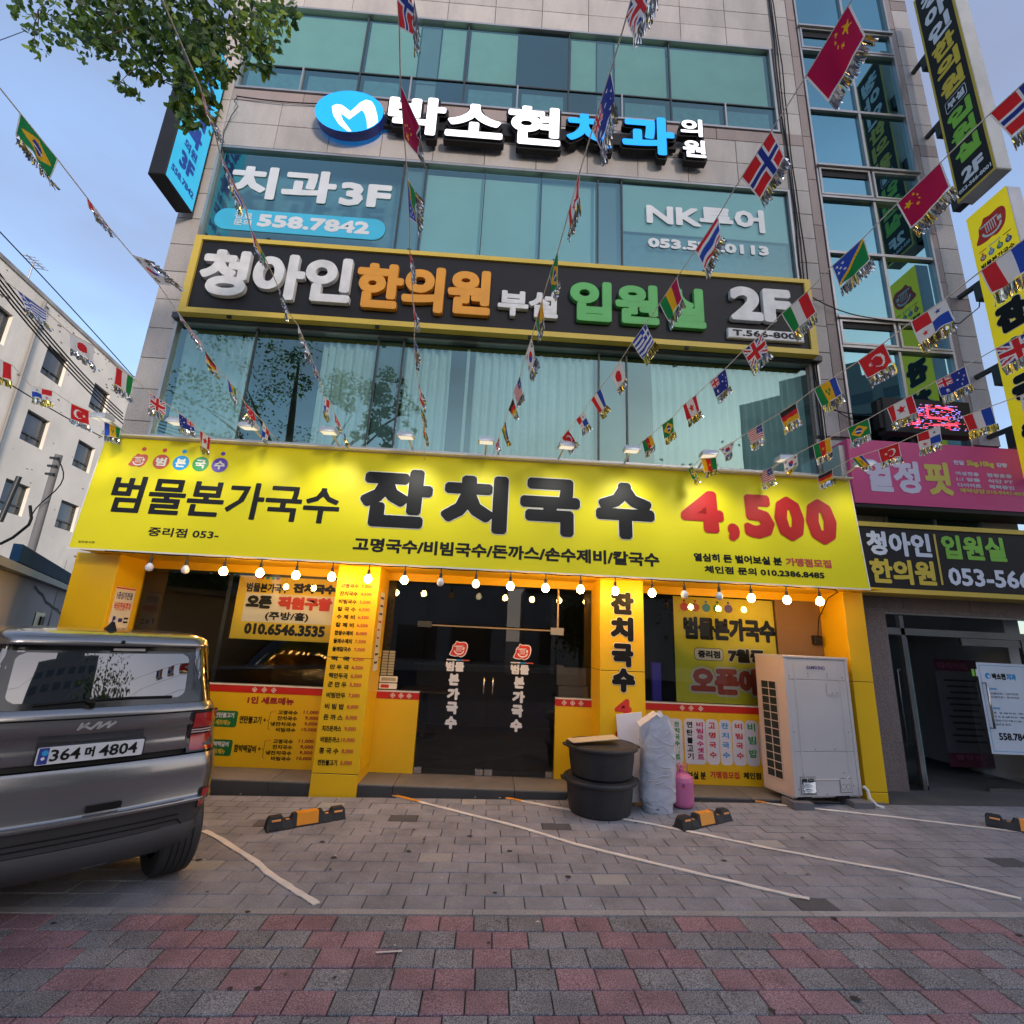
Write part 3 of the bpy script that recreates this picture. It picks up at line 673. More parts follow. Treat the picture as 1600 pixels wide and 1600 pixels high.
# ============================================================ NOODLE SHOP FRONT
def bx(x0, y0, x1, y1, Y):
    xm, ym = (x0+x1)/2, (y0+y1)/2
    return at(x0, ym, Y).x, at(x1, ym, Y).x, at(xm, y1, Y).z, at(xm, y0, Y).z
def crop(ox, oy, s): return lambda x0, y0, x1, y1: (ox+x0/s, oy+y0/s, ox+x1/s, oy+y1/s)
shop = thing('noodle_shop', 'bright yellow noodle shop front with glass doors and menu pillars on the ground floor', 'shop', (0, 5.9, 0))
STEPT = granite('step_granite', (.24,.215,.185), (.15,.135,.12), 120, rough=.6); STEPR = M('step_riser', (.05,.05,.052), .6, var=.15, dirt=.3, dcol=(.12,.11,.1))
x = -4.45
while x < 4.1:
    L = min(1.2, 4.15-x); mb = MB(); mb.box(x, x+L-.006, 5.42, 6.1, -.2, .05, STEPT, ch=.004)
    mb.box(x, x+L-.006, 5.414, 5.421, -.2, .035, STEPR); mb.build('step_stone', shop); x += L
def clad_pillar(x0, x1, y0, joints, side=None, y1=5.9):
    mb = MB(); zs_ = [-.1]+joints+[2.19]
    for a, b in zip(zs_[:-1], zs_[1:]): mb.box(x0, x1, y0, y1, a+.003, b-.003, YEL, ch=.003)
    mb.box(x0+.004, x1-.004, y0+.004, y1-.004, -.1, 2.18, BLACKP)
    o = mb.build('pillar', shop); WORLD[o.name] = Matrix(); return o
pA = clad_pillar(-4.46, -4.0, 5.45, [.95]); pB = clad_pillar(-1.65, -1.2, 5.38, [.14, 1.23]); pC = clad_pillar(1.2, 1.68, 5.42, [1.22]); pD = clad_pillar(3.97, 4.2, 5.45, [.14, 1.22])
MB().box(-4.28, 4.2, 5.14, 5.9, 2.19, 2.205, YEL).build('soffit', shop)
MB().box(-4.0, 3.97, 5.86, 5.9, 2.10, 2.189, YEL).build('lintel', shop)
MB().box(3.42, 3.969, 5.87, 6.0, .87, 2.10, M('brown_wall', (.22,.13,.06), .6)).build('inner_wall', shop)
# low walls
WLINE = M('white_line', (.75,.7,.6), .5)
def dado(x0, x1):
    o = MB().box(x0+.001, x1-.001, 5.85, 5.95, .052, .795, YEL).build('dado_panel', shop); WORLD[o.name] = Matrix()
    MB().box(x0+.001, x1-.001, 5.846, 5.95, .797, .868, REDB).build('red_band', o)
    MB().box(x0+.001, x1-.001, 5.842, 5.96, .869, .882, WLINE).build('sill', o)
    mb = MB(); f = FY(5.845); c = (x0+x1)/2 if x1-x0 < 1 else (x0+.02 if x0 < 0 else x0+.02)+.0
    return o
def diamonds(o, xs):
    mb = MB(); f = FY(5.845)
    for x in xs:
        for s, mt, l_ in ((.03, CREAM, .0), (.021, REDB, .0006), (.012, CREAM, .0012)): mb.poly(f, [(x-s,.832),(x,.832-s),(x+s,.832),(x,.832+s)], mt, l_)
    mb.build('diamond_motif', o)
d1 = dado(-4.0, -1.65); d2 = dado(-1.2, -.73); d3 = dado(.79, 1.2); d4 = dado(1.68, 3.97)
diamonds(d1, [at(px, 1077, 5.845).x for px in (398, 413, 428)]); diamonds(d2, [-1.02, -.93, -.84]); diamonds(d3, [.89, .985, 1.08]); diamonds(d4, [at(px, 1108, 5.845).x for px in (1066, 1080, 1095)])
SG = glass('shop_glass', (.86,.88,.86), (.9,.9,.9), .06)
def spane(par, x0, x1, z0, z1, Y=5.88, name='glass_pane'):
    return MB().add([(x0,Y,z0),(x1,Y,z0),(x1,Y,z1),(x0,Y,z1)], [[0,1,2,3]], SG).build(name, par)
for a, b, z in ((-4.0,-1.65,.882), (-1.2,-.73,.882), (.79,1.2,.882), (1.68,3.42,.882)): spane(shop, a+.003, b-.003, z, 2.10)
fm = MB()
for x in (-3.02,): fm.box(x-.02, x+.02, 5.885, 5.91, .88, 2.1, DFRAME)
fm.box(-4.0, -1.65, 5.885, 5.91, 2.07, 2.10, DFRAME); fm.build('window_frame', shop)
tr = MB(); BRS = M('brass_rail', (.34,.25,.14), .4, metal=.6); tr.box(-.73, .79, 5.872, 5.895, 1.602, 1.618, BRS); tr.box(.792, .812, 5.87, 5.895, 1.6, 2.1, BRS)
DST = M('dull_steel', (.30,.29,.27), .45, metal=.7); tr.box(-.82, -.66, 5.855, 5.90, 1.585, 1.65, DFRAME); tr.box(.72, .87, 5.855, 5.90, 1.565, 1.645, DST); tr.build('transom_rail', shop)
spane(shop, -.73, .785, 1.63, 2.10)
for k, (a, b) in enumerate(((-.725, .026), (.034, .785))):
    d = spane(shop, a, b, .06, 1.597, Y=5.882, name='glass_door'); WORLD[d.name] = Matrix()
    cx_ = (-.33, .40)[k]; f = FY(5.88); mb = MB()
    bowl(mb, f, cx_, 1.355, .155, RED, WHITE, .002, edge=WHITE)
    mb.rect(f, cx_-.13, cx_-.02, 1.23, 1.243, WHITE, .002); mb.rect(f, cx_-.02, cx_+.05, 1.23, 1.243, BLUE, .002); mb.rect(f, cx_+.05, cx_+.13, 1.23, 1.243, BRICKR, .002)
    C3 = crop(580, 940, 5); dx = (0, 515)[k]; dy = (0, 24)[k]
    text_into(mb, '범물', f, *bx(*C3(582+dx*.985, 468+dy, 728+dx*.985, 545+dy), 5.88), WHITE, .006, .002)
    for s_, b_4 in (('본', (605,562,688,655)), ('가', (592,675,690,768)), ('국', (585,782,676,880)), ('수', (575,895,670,995))):
        text_into(mb, s_, f, *bx(*C3(b_4[0]+dx*.99, b_4[1]+dy, b_4[2]+dx*.99, b_4[3]+dy), 5.88), WHITE, .009, .002)
    mb.build('lettering', d)
    e0 = a if k == 0 else b-.085; e1 = b-.09 if k == 0 else a
    MB().box(e0+.002, e0+.083, 5.865, 5.897, .055, .115, STEEL).box(e1+.002, e1+.088, 5.865, 5.897, .055, .115, STEEL).build('patch_fitting', d)
    hd = MB(); hx = -.02 if k == 0 else .08
    hd.tube([(hx, 5.88, 1.06), (hx, 5.84, 1.05), (hx, 5.84, .90), (hx, 5.88, .89)], .010, STEEL); hd.build('handle', d)
# posters and stickers of the shop front
FW = FY(5.889)
def frS(X): return Fr((X, 5.38, 0), (0,1,0), (0,0,1))
b1 = thing('banner', 'yellow staff-wanted banner inside the left shop window with red lettering and a phone number', 'banner', (-2.3, 5.9, 1.36))
fb = FY(5.902); q = MB(); x0, x1, z0, z1 = -2.93, -1.68, 1.36, 2.085
q.rect(fb, x0, x1, z0, z1, M('banner_yellow', (.85,.60,.03), .6), 0); q.rect(fb, -2.83, -1.68, 1.555, 1.875, CREAM, .001); q.build('sheet', b1)
C6 = crop(300, 850, 3.556); q = MB()
text_into(q, '범물본가국수', fb, *bx(*C6(302,218,540,270), 5.9), BLACK, .004, .003); text_into(q, '잔치국수', fb, *bx(*C6(562,222,800,278), 5.9), BLACK, .009, .003)
text_into(q, '오픈', fb, *bx(*C6(300,285,445,358), 5.9), BLACK, .012, .003); text_into(q, '직원구함', fb, *bx(*C6(475,295,780,370), 5.9), RED, .012, .003)
text_into(q, '(주방/홀)', fb, *bx(*C6(405,378,648,432), 5.9), BLACK, .003, .003); text_into(q, '010.6546.3535', fb, *bx(*C6(288,446,740,510), 5.9), BLACK, .007, .003)
for k, mt in enumerate((RED, BRICKR, BLUE, GREENP, PURPLE)): q.disc(fb, -2.73+.06*k, 2.06, .022, mt, .003)
q.build('lettering', b1)
b2 = thing('banner', 'yellow opening banner with large red lettering hanging inside the right shop window', 'banner', (2.8, 5.9, .9))
q = MB(); BY2 = M('banner_lemon', (.80,.70,.03), .6)
x0, x1, z0, z1 = 2.19, 3.41, .89, 2.085; q.rect(fb, x0, x1, z0, z1, BY2, 0); q.build('sheet', b2)
C8 = crop(880, 850, 3.556); q = MB()
for k, mt in enumerate((RED, BRICKR, BLUE, GREENP, PURPLE)): q.disc(fb, 2.32+.135*k, 1.965, .05, mt, .003); q.disc(fb, 2.32+.135*k, 2.035, .016, mt, .003)
text_into(q, '범물본가국수', fb, *bx(*C8(668,412,1178,540), 5.9), BLACK, .014, .003)
u = bx(*C8(728,578,890,648), 5.9); q.rrect(fb, u[0], u[1], u[2], u[3], .045, BLACK, .002); q.rrect(fb, u[0]+.006, u[1]-.006, u[2]+.006, u[3]-.006, .04, CREAM, .003)
text_into(q, '중리점', fb, *bx(*C8(748,592,872,634), 5.9), BLACK, .004, .004); text_into(q, '7월중', fb, *bx(*C8(915,585,1118,662), 5.9), BLACK, .010, .003, outline=.012, omat=CREAM)
text_into(q, '오픈예정', fb, *bx(*C8(708,690,1230,845), 5.9), BRICKR, .018, .003, outline=.022, omat=CREAM)
q.build('lettering', b2)
# menu on the left pillar
fm_ = FY(5.379); q = MB(); X_, Z_ = None, None
rows_ = [('고명국수','7,000',232), ('잔치국수','4,500',275), ('비빔국수','5,500',320), ('칼 국 수','6,500',362), ('수 제 비','6,500',405), ('칼 제 비','6,500',450), ('찹쌀수제비','8,000',495), ('들깨수제비','7,500',540), ('들깨칼국수','7,500',585),
 ('떡  국','6,500',638), ('만 두 국','6,500',685), ('떡만두국','6,500',733), ('군 만 두','5,500',782), ('비빔만두','7,000',842), ('비 빔 밥','8,000',905), ('돈 까 스','8,000',965), ('치즈돈까스','9,000',1028), ('비빔돈까스','10,000',1090), ('콩 국 수','8,000',1153), ('연탄불고기','5,000',1218)]
for a, b, yy in rows_:
    py = 850+yy/3.556; z = at(540, py, 5.38).z; h = .024 if yy < 700 else .027
    text_into(q, a, fm_, -1.605, -1.415, z-h, z+h, BLACK, .001, .0006, off=.016); text_into(q, b, fm_, -1.385 if len(b) < 6 else -1.405, -1.27, z-h*.8, z+h*.8, BRICKR, .001, .0006, off=.01)
q.build('lettering', pB)
def side_poster(par, X, y0, y1, z0, z1, kind):
    f = Fr((X, 0, 0), (0,1,0), (0,0,1)); q = MB()
    if kind == 'P':
        q.rect(f, y0, y1, z0, z1, CREAM, .002); q.rect(f, y0, y1, z1-.02, z1-.005, RED, .003)
        text_into(q, '1층상가전용', f, y0+.03, y1-.03, z1-.13, z1-.05, NAVY, .001, .003); text_into(q, '식당전용주차', f, y0+.02, y1-.02, z1-.25, z1-.16, RED, .001, .003)
        q.rect(f, y0+.03, y0+.11, z0+.03, z0+.13, WHITE, .003); text_into(q, 'P', f, y0+.045, y0+.09, z0+.05, z0+.12, NAVY, .006, .004); q.rrect(f, y0+.13, y0+.19, z0+.06, z0+.1, .012, NAVY, .004)
        for k in range(2): q.rect(f, y0+.21, y1-.02, z0+.05+.04*k, z0+.07+.04*k, BLACK, .003)
    else:
        q.rect(f, y0, y1, z0, z1, CREAM, .002)
        for k in range(9):
            z = z1-.05-k*(z1-z0-.06)/9; mt = (NAVY, RED, BLACK)[k//3]
            q.rect(f, y0+.03, y0+.03+(y1-y0-.06)*R.uniform(.6,1), z-.022, z, mt, .003)
    return q.build('poster', par)
side_poster(pA, -3.999, 5.50, 5.80, 1.42, 1.85, 'P'); side_poster(pB, -1.199, 5.50, 5.72, 1.10, 1.93, 'L')
# vertical lettering on the right pillar
f = FY(5.419); q = MB()
for s_, b_4 in (('잔',(262,268,392,392)), ('치',(262,405,390,540)), ('국',(268,552,390,684)), ('수',(270,690,400,824))):
    text_into(q, s_, f, *bx(*C8(*b_4), 5.42), BLACK, .017, .0006, outline=.006, omat=CREAM)
text_into(q, '4', f, *bx(*C8(285,860,380,960), 5.42), RED, .014, .0006); text_into(q, '5', f, *bx(*C8(290,978,378,1075), 5.42), RED, .014, .0006); text_into(q, '00', f, *bx(*C8(285,1090,400,1180), 5.42), RED, .014, .0006)
q.build('lettering', pC)
# set-menu print on the left low wall
f = FY(5.849); q = MB(); RDM = M('maroon_print', (.34,.02,.02), .5)
text_into(q, '1인 세트메뉴', f, *bx(*C6(308,850,568,892), 5.85), RDM, .004, .0006)
for dy, nm in ((0, '연탄불고기'), (160, '함박떡갈비')):
    o_ = -30 if dy else 0
    u = bx(*C6(100+o_,925+dy,252+o_,1016+dy), 5.85); q.rrect(f, *u, .025, GREENB, .0006)
    text_into(q, nm, f, *bx(*C6(128+o_,935+dy,235+o_,965+dy), 5.85), WHITE, .0012, .0012); text_into(q, '세트메뉴', f, *bx(*C6(130+o_,975+dy,215+o_,1006+dy), 5.85), YG, .0012, .0012)
    text_into(q, nm, f, *bx(*C6(263+o_,955+dy,386+o_,998+dy), 5.85), BLACK, .0015, .0006); text_into(q, '+', f, *bx(*C6(396+o_,968+dy,412+o_,988+dy), 5.85), BLACK, .001, .0006)
    u = bx(*C6(418+o_,930+dy,440+o_,1032+dy), 5.85); xm = (u[0]+u[1])/2; zm = (u[2]+u[3])/2
    q.stroke(f, [(u[1],u[3]),(xm,u[3]-.01),(xm,zm+.01),(u[0],zm),(xm,zm-.01),(xm,u[2]+.01),(u[1],u[2])], .004, BLACK, .0006)
    for k, (s_, pr) in enumerate((('고명국수','11,000'), ('잔치국수','9,000'), ('냉잔치국수','9,000'), ('비빔국수','10,000'))):
        y = 937+dy+k*32; o2 = o_*.9-k*4
        text_into(q, s_, f, *bx(*C6((478 if k != 2 else 444)+o2, y-12, 588+o2, y+12), 5.85), BLACK, .0012, .0006); text_into(q, pr, f, *bx(*C6((620 if len(pr) > 5 else 632)+o2, y-11, 705+o2, y+11), 5.85), RDM, .0012, .0006)
    q.disc(f, at(300+(460+o_)/3.556, 850+(930+dy)/3.556, 5.85).x, at(300+(460+o_)/3.556, 850+(930+dy)/3.556, 5.85).z, .014, ORP, .0006)
q.build('lettering', d1)
# capsule menu on the right low wall
C5 = crop(980, 980, 5.333); q = MB(); CAP = M('capsule_white', (.66,.66,.72), .5); PKP = M('magenta_print', (.55,.01,.13), .5)
caps = [((305,760,462,1140),[('연탄불고기',BLACK,318,358,785,1110),('잔치국수셋트',GREENP,395,438,785,1110)]), ((478,762,655,1142),[('연탄불고기',BLACK,498,548,785,1115),('비빔국수셋트',PKP,580,636,790,1112)]),
        ((660,768,765,1146),[('고명국수',RED,682,740,795,1120)]), ((772,772,872,1150),[('잔치국수',BLUE,790,850,798,1122)]), ((880,776,985,1154),[('비빔국수',RED,905,965,802,1128)]), ((990,778,1095,1158),[('비빔밥',GREENP,1010,1075,800,1130)]), ((1103,782,1200,1162),[('돈까스',RED,1120,1180,806,1134)])]
for b_4, ts in caps:
    u = bx(*C5(*b_4), 5.85); q.rrect(f, *u, .045, CAP, .0006)
    for s_, mt, xa, xb, ya, yb in ts:
        xa2, xb2, zb, za = bx(*C5(xa, ya, xb, yb), 5.85); n = len(s_); st_ = (za-zb)/n; gl = st_*(.62 if n < 5 else .8)
        for k, ch in enumerate(s_): text_into(q, ch, f, xa2, xb2, za-k*st_-gl, za-k*st_, mt, .002, .0012)
text_into(q, '열심히 돈 벌어보실 분', f, *bx(*C5(200,1195,655,1262), 5.85), BLACK, .002, .0006); text_into(q, '가맹점모집', f, *bx(*C5(690,1203,935,1262), 5.85), RED, .002, .0006); text_into(q, '체인점 문의', f, *bx(*C5(968,1212,1230,1270), 5.85), BLACK, .002, .0006)
q.build('lettering', d4)
# little stickers on glass left of the door
q = MB(); f = FY(5.879)
for j in range(9):
    for i in range(2): q.rect(f, -1.185+i*.075, -1.12+i*.075, 1.0+j*.03+.04, 1.024+j*.03+.04, M('sticker_tan', (.4,.36,.22), .5), .001)
q.rrect(f, -1.19, -.99, .965, 1.03, .01, CREAM, .001); q.rrect(f, -1.19, -.99, .895, .955, .01, CREAM, .001); q.rect(f, -1.17, -1.01, .98, 1.015, MAT['sticker_tan'], .002); q.rect(f, -1.17, -1.08, .905, .94, RED, .002)
q.build('sticker', shop)
MB().box(3.83, 3.92, 5.80, 5.87, 1.60, 1.70, BLACKP, ch=.008).build('sensor_box', shop)
# interior
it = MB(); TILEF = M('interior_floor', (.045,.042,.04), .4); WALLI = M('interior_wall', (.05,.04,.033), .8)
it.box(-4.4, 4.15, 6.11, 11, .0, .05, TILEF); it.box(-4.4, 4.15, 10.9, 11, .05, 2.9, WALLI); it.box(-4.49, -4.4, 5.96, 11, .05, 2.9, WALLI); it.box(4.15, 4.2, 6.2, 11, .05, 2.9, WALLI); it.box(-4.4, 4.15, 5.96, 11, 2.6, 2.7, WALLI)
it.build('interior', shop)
def table(x, y, lab):
    t = thing('dining_table', lab, 'table', (x, y, .05)); mb = MB(); mb.box(x-.35, x+.35, y-.3, y+.3, .68, .71, M('table_wood', (.16,.09,.04), .5), ch=.006); mb.build('table_top', t)
    MB().box(x-.03, x+.03, y-.03, y+.03, .07, .68, BLACKP).box(x-.2, x+.2, y-.2, y+.2, .05, .07, BLACKP).build('pedestal', t)
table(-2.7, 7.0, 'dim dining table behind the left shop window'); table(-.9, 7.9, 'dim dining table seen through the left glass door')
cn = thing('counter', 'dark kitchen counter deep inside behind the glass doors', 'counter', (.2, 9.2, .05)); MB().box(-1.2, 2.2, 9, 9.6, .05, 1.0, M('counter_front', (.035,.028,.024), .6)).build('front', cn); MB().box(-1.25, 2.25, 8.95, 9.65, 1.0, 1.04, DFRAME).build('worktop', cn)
ch_ = thing('chair', 'bright violet plastic chair inside the right shop window', 'chair', (2.15, 6.3, .05)); VIO = M('violet_plastic', (.10,.06,.62), .35)
MB().box(2.0, 2.12, 6.18, 6.22, .50, 1.3, VIO, ch=.01).box(2.0, 2.04, 6.22, 6.5, .5, .54, VIO).build('backrest', ch_); MB().box(2.0, 2.45, 6.2, 6.6, .46, .50, VIO, ch=.01).build('seat', ch_)
for lx, ly in ((2.03,6.23), (2.42,6.23), (2.03,6.56), (2.42,6.56)): MB().box(lx-.015, lx+.015, ly-.015, ly+.015, .05, .46, VIO).build('leg', ch_)
CARD = M('cardboard', (.30,.20,.12), .85, var=.08)
for k, (a, b, c, d) in enumerate(((.84,1.18,.88,1.0), (.88,1.16,1.005,1.2), (.82,.90,1.005,1.22))):
    tag(MB().box(a, b, 5.97+.01*k, 6.17, c, d, CARD).build('cardboard_box'), ('wide flat cardboard box lowest behind the glass right of the doors', 'taller brown cardboard box stacked on the flat box behind the glass', 'narrow pale cardboard box at the left of the stack behind the glass')[k], 'box')
tag(MB().box(.80, 1.2, 5.96, 6.3, .86, .879, DARK).build('window_shelf'), 'dark shelf holding cardboard boxes behind the glass', 'shelf')

# ============================================================ MAIN YELLOW SIGN
sg = thing('shop_sign', 'long lemon-yellow sign board with black noodle lettering and the red price 4,500', 'sign', (0, 5.5, 2.2))
YB, YT, ZB, ZT = 5.10, 5.20, 2.175, 3.435
sv = MB(); XL, XR = -4.28, 4.03
sv.add([(XL,YB,ZB),(XR,YB,ZB),(XR,YT,ZT),(XL,YT,ZT),(XL,5.88,ZB),(XR,5.88,ZB),(XR,5.88,ZT),(XL,5.88,ZT)], [[0,3,2,1][::-1]], YEL_SIGN)
sv.add([(XL,YB,ZB),(XR,YB,ZB),(XR,YT,ZT),(XL,YT,ZT),(XL,5.13,2.188),(XR,5.13,2.188),(XR,5.88,ZT),(XL,5.88,ZT),(XL,5.88,2.19),(XR,5.88,2.19)], [[3,7,6,2],[0,4,8,7,3],[1,2,6,9,5],[0,1,5,4]], YEL_SIGN)
sv.build('board', sg)
FS = Fr((0, YB, ZB), (1,0,0), (0, YT-YB, ZT-ZB))
def sgn(x, z):        # a point of the vertical plane y=5.10 seen from the street, carried onto the sloping face
    d = Vector((x, 5.1, z))-CO; n = FS.N; t = (FS.O-CO).dot(n)/d.dot(n); p = CO+d*t-FS.O
    return p.dot(FS.U), p.dot(FS.W)
def sbox(x0, x1, z0, z1):
    a = sgn((x0+x1)/2, z0)[1]; b = sgn((x0+x1)/2, z1)[1]; zc = (z0+z1)/2
    return sgn(x0, zc)[0], sgn(x1, zc)[0], a, b
tm = MB(); H = math.hypot(YT-YB, ZT-ZB)
for a in ((XL, XR, -.004, .012), (XL, XR, H-.010, H+.004), (XL, XL+.012, .012, H-.01), (XR-.012, XR, .012, H-.01)): tm.rect(FS, *a, CREAM, .002)
tm.box(XL, XR, 5.13, 5.22, ZT, ZT+.012, CREAM); tm.build('edge_trim', sg)
def ST(text, x0, x1, z0, z1, mat, fat, **k): return T(sg, text, FS, *sbox(x0, x1, z0, z1), mat, fat, .002, **k)
ST('범물본가국수', -3.99, -1.64, 2.57, 2.97, BLACK, .0075, off=.008)
for s_, b_4 in (('잔',(-1.44,-.68,2.57,3.22)), ('치',(-.58,.13,2.56,3.20)), ('국',(.26,.91,2.57,3.21)), ('수',(1.08,1.72,2.58,3.21))): ST(s_, *b_4, BLACK, .037, outline=.010, omat=CREAM, name='character')
REDL = M('price_red', (.50,.014,.012), .5, spec=.3)
for s_, b_4 in (('4',(2.01,2.48,2.70,3.17)), (',',(2.52,2.65,2.62,2.82)), ('5',(2.70,3.04,2.67,3.16)), ('0',(3.05,3.38,2.66,3.16)), ('0',(3.40,3.74,2.64,3.15))): ST(s_, *b_4, REDL, .034, outline=.006, omat=ORANGE, name='numeral')
ST('고명국수/비빔국수/돈까스/손수제비/칼국수', -1.45, 1.76, 2.30, 2.45, BLACK, .005)
ST('열심히 돈 벌어보실 분', 2.13, 3.09, 2.385, 2.475, BLACK, .004); ST('가맹점모집', 3.13, 3.63, 2.385, 2.475, BRICKR, .004); ST('체인점 문의 010.2386.8485', 2.24, 3.54, 2.265, 2.345, BLACK, .003)
ST('중리점 053-', -3.53, -2.82, 2.345, 2.44, BLACK, .0015); ST('일반음식점', -4.19, -4.03, 2.238, 2.262, BLACK, .0)
q = MB(); u = sgn(-3.80, 3.145); bowl(q, FS, u[0], u[1], .155, BRICKR, CREAM)
for k, (x, mt, s_) in enumerate(((-3.80,BRICKR,None), (-3.565,BRICKR,'범'), (-3.36,BLUE,'본'), (-3.155,GREENP,'국'), (-2.955,PURPLE,'수'))):
    u = sgn(x, 3.145); t_ = sgn(x+.012, 3.275); q.disc(FS, t_[0]+(.02 if k == 0 else 0), t_[1], .024, mt, .002)
    if s_: q.disc(FS, u[0], u[1], .086, mt, .002); text_into(q, s_, FS, u[0]-.055, u[0]+.055, u[1]-.05, u[1]+.05, CREAM, .0035, .003)
q.build('logo_row', sg)

# ============================================================ FLOODLIGHTS OVER THE SIGN
LHX = [-4.08, -3.33, -2.57, -1.76, -.94, -.15, .66, 1.43, 2.29, 3.11, 3.96]
ORD = ['first','second','third','fourth','fifth','sixth','seventh','eighth','ninth','tenth','eleventh','twelfth','thirteenth','fourteenth','fifteenth','sixteenth','seventeenth','eighteenth','nineteenth','twentieth']
LHM = M('lamp_head_grey', (.55,.56,.58), .35, metal=.3); LENS = M('lamp_lens', (.8,.8,.8), .3, emis=(1,.98,.9), es=.12); ARM = M('arm_steel', (.62,.58,.50), .4, metal=.2)
lamp0 = None
POW = [2.6, 3.4, 2.8, 4.6, 5.2, 3.2, 3, 5.2, 5.2, 3, 2.6]
for i, x in enumerate(LHX):
    lab = 'small grey sign floodlight on an arm, %s from the left above the yellow sign' % ORD[i]; gp = 'floodlights above the yellow sign'
    loc = (x, 5.3, 3.44)
    if lamp0 is None:
        lamp0 = thing('sign_floodlight', lab, 'floodlight', loc, group=gp)
        a = MB(); a.tube([(.0,.05,0), (0,.02,.02), (0,-.36,.075), (0,-.40,.07)], .011, ARM, n=8); a.build('arm', lamp0, local=True)
        h = MB(); h.add([(-.085,-.52,.04),(.085,-.52,.04),(.085,-.38,.05),(-.085,-.38,.05),(-.075,-.51,.085),(.075,-.51,.085),(.075,-.39,.095),(-.075,-.39,.095)], [[4,5,6,7],[0,1,5,4],[1,2,6,5],[2,3,7,6],[3,0,4,7],[0,3,2,1]], LHM)
        for k in range(6): h.box(-.06+.024*k, -.054+.024*k, -.50, -.40, .09, .102, LHM)
        h.build('lamp_head', lamp0, local=True)
        l_ = MB(); l_.add([(-.07,-.505,.036),(.07,-.505,.036),(.07,-.395,.044),(-.07,-.395,.044)], [[0,3,2,1]], LENS); l_.build('lens', lamp0, local=True)
    else: dup(lamp0, loc, R.uniform(-.12, .12), lab, gp)
    L = bpy.data.lights.new('floodlight_beam', 'SPOT'); L.energy = POW[i]*1.15; L.color = (1, .98, .86); L.spot_size = rad(96); L.spot_blend = .9; L.shadow_soft_size = .12
    lo = bpy.data.objects.new('floodlight_beam', L); COL.objects.link(lo); lo.location = (x, 4.69, 3.45)
    lo.rotation_euler = (Vector((x, 4.69, 3.45))-Vector((x, 5.14, 2.75))).to_track_quat('Z', 'Y').to_euler()

# ============================================================ STRING OF BULBS
cd = MB(); BXP = [-3.43,-3.07,-2.70,-2.34,-1.98,-1.62,-1.25,-.89,-.52,-.16,.20,.56,.92,1.28,1.67,2.01,2.38,2.72,3.10,3.45]
pts = []
for i in range(len(BXP)): pts.append((BXP[i], 5.085, 2.165)); pts.append(((BXP[i]+.18), 5.085, 2.158))
pts += [(3.7, 5.15, 2.14), (3.9, 5.6, 2.12), (3.9, 5.8, 1.9), (3.88, 5.82, 1.7)]
cd.tube([(-3.9,5.09,2.168)]+pts, .006, BLACK, n=6); tag(cd.build('bulb_cord'), 'black cord carrying a row of bulbs along the lower edge of the yellow sign', 'cord')
BUL = M('bulb_lit', (.9,.8,.6), .3, emis=(1,.56,.16), es=26.); BUO = M('bulb_unlit', (.72,.72,.74), .25, coat=.5); BUD = M('bulb_dim', (.8,.78,.7), .25, emis=(1,.85,.5), es=1.2)
SOCK = M('bulb_socket', (.02,.02,.02), .5)
state = {0:'o', 1:'o', 8:'o', 9:'d', 15:'o', 16:'o'}
def bulb_mesh(mt): return MB().lathe([(0,-.040),(.013,-.038),(.026,-.031),(.035,-.017),(.038,0),(.035,.016),(.026,.030),(.016,.042),(.014,.052)], mt, n=20).mesh('bulb_globe')
bm_ = {'l': bulb_mesh(BUL), 'o': bulb_mesh(BUO), 'd': bulb_mesh(BUD)}; skm = MB().lathe([(0,.148),(.006,.146),(.006,.1),(.013,.095),(.017,.06),(.017,.045),(0,.044)], SOCK, n=12).mesh('bulb_socket')
for i, x in enumerate(BXP):
    s_ = state.get(i, 'l'); wd = {'l':'glowing warm', 'o':'unlit white', 'd':'dimly lit'}[s_]
    t = thing('light_bulb', '%s round bulb hanging under the yellow sign, %s from the left' % (wd, ORD[i]), 'light bulb', (x+R.uniform(-.004,.004), 5.085, 2.022+R.uniform(-.004,.004)), R.uniform(0,3), 'round bulbs strung along the bottom of the yellow sign')
    put('globe', bm_[s_], t, local=True); put('socket', skm, t, local=True)

# ============================================================ RIGHT ENTRANCE
en = thing('glass_entrance', 'stainless framed glass entrance with one door standing open at the right', 'entrance', (5.5, 5.9, 0))
MB().box(4.201, 4.79, 5.88, 6.2, -.12, 2.075, STONE_R, ch=.004).build('granite_pier', en)
MB().box(4.79, 7.2, 5.885, 6.2, 2.02, 2.075, STONE_R).build('lintel', en)
MB().box(4.79, 7.4, 5.80, 6.6, -.2, .012, STONE_R, ch=.004).build('threshold', en)
fr_ = MB(); fr_.box(4.79, 7.1, 5.885, 5.905, 2.0, 2.019, ALU); fr_.box(4.80, 7.1, 5.9, 5.96, 1.76, 1.84, STEEL); fr_.box(4.97, 5.02, 5.9, 5.95, .013, 1.99, STEEL)
fr_.box(6.47, 6.52, 5.9, 5.95, .013, 1.76, STEEL); fr_.box(4.80, 4.97, 5.91, 5.94, .013, .06, STEEL); fr_.build('frame', en)
def gp_(x0, x1, z0, z1, Y=5.93, name='glass_pane'): return MB().add([(x0,Y,z0),(x1,Y,z0),(x1,Y,z1),(x0,Y,z1)], [[0,1,2,3]], SG).build(name, en)
gp_(4.8, 4.968, .06, 1.76); gp_(4.8, 7.1, 1.84, 2.0)
dr = MB(); dr.add([(5.72,5.925,.03),(6.46,5.925,.03),(6.46,5.925,1.755),(5.72,5.925,1.755)], [[0,1,2,3]], SG); dr = dr.build('glass_door', en); WORLD[dr.name] = Matrix()
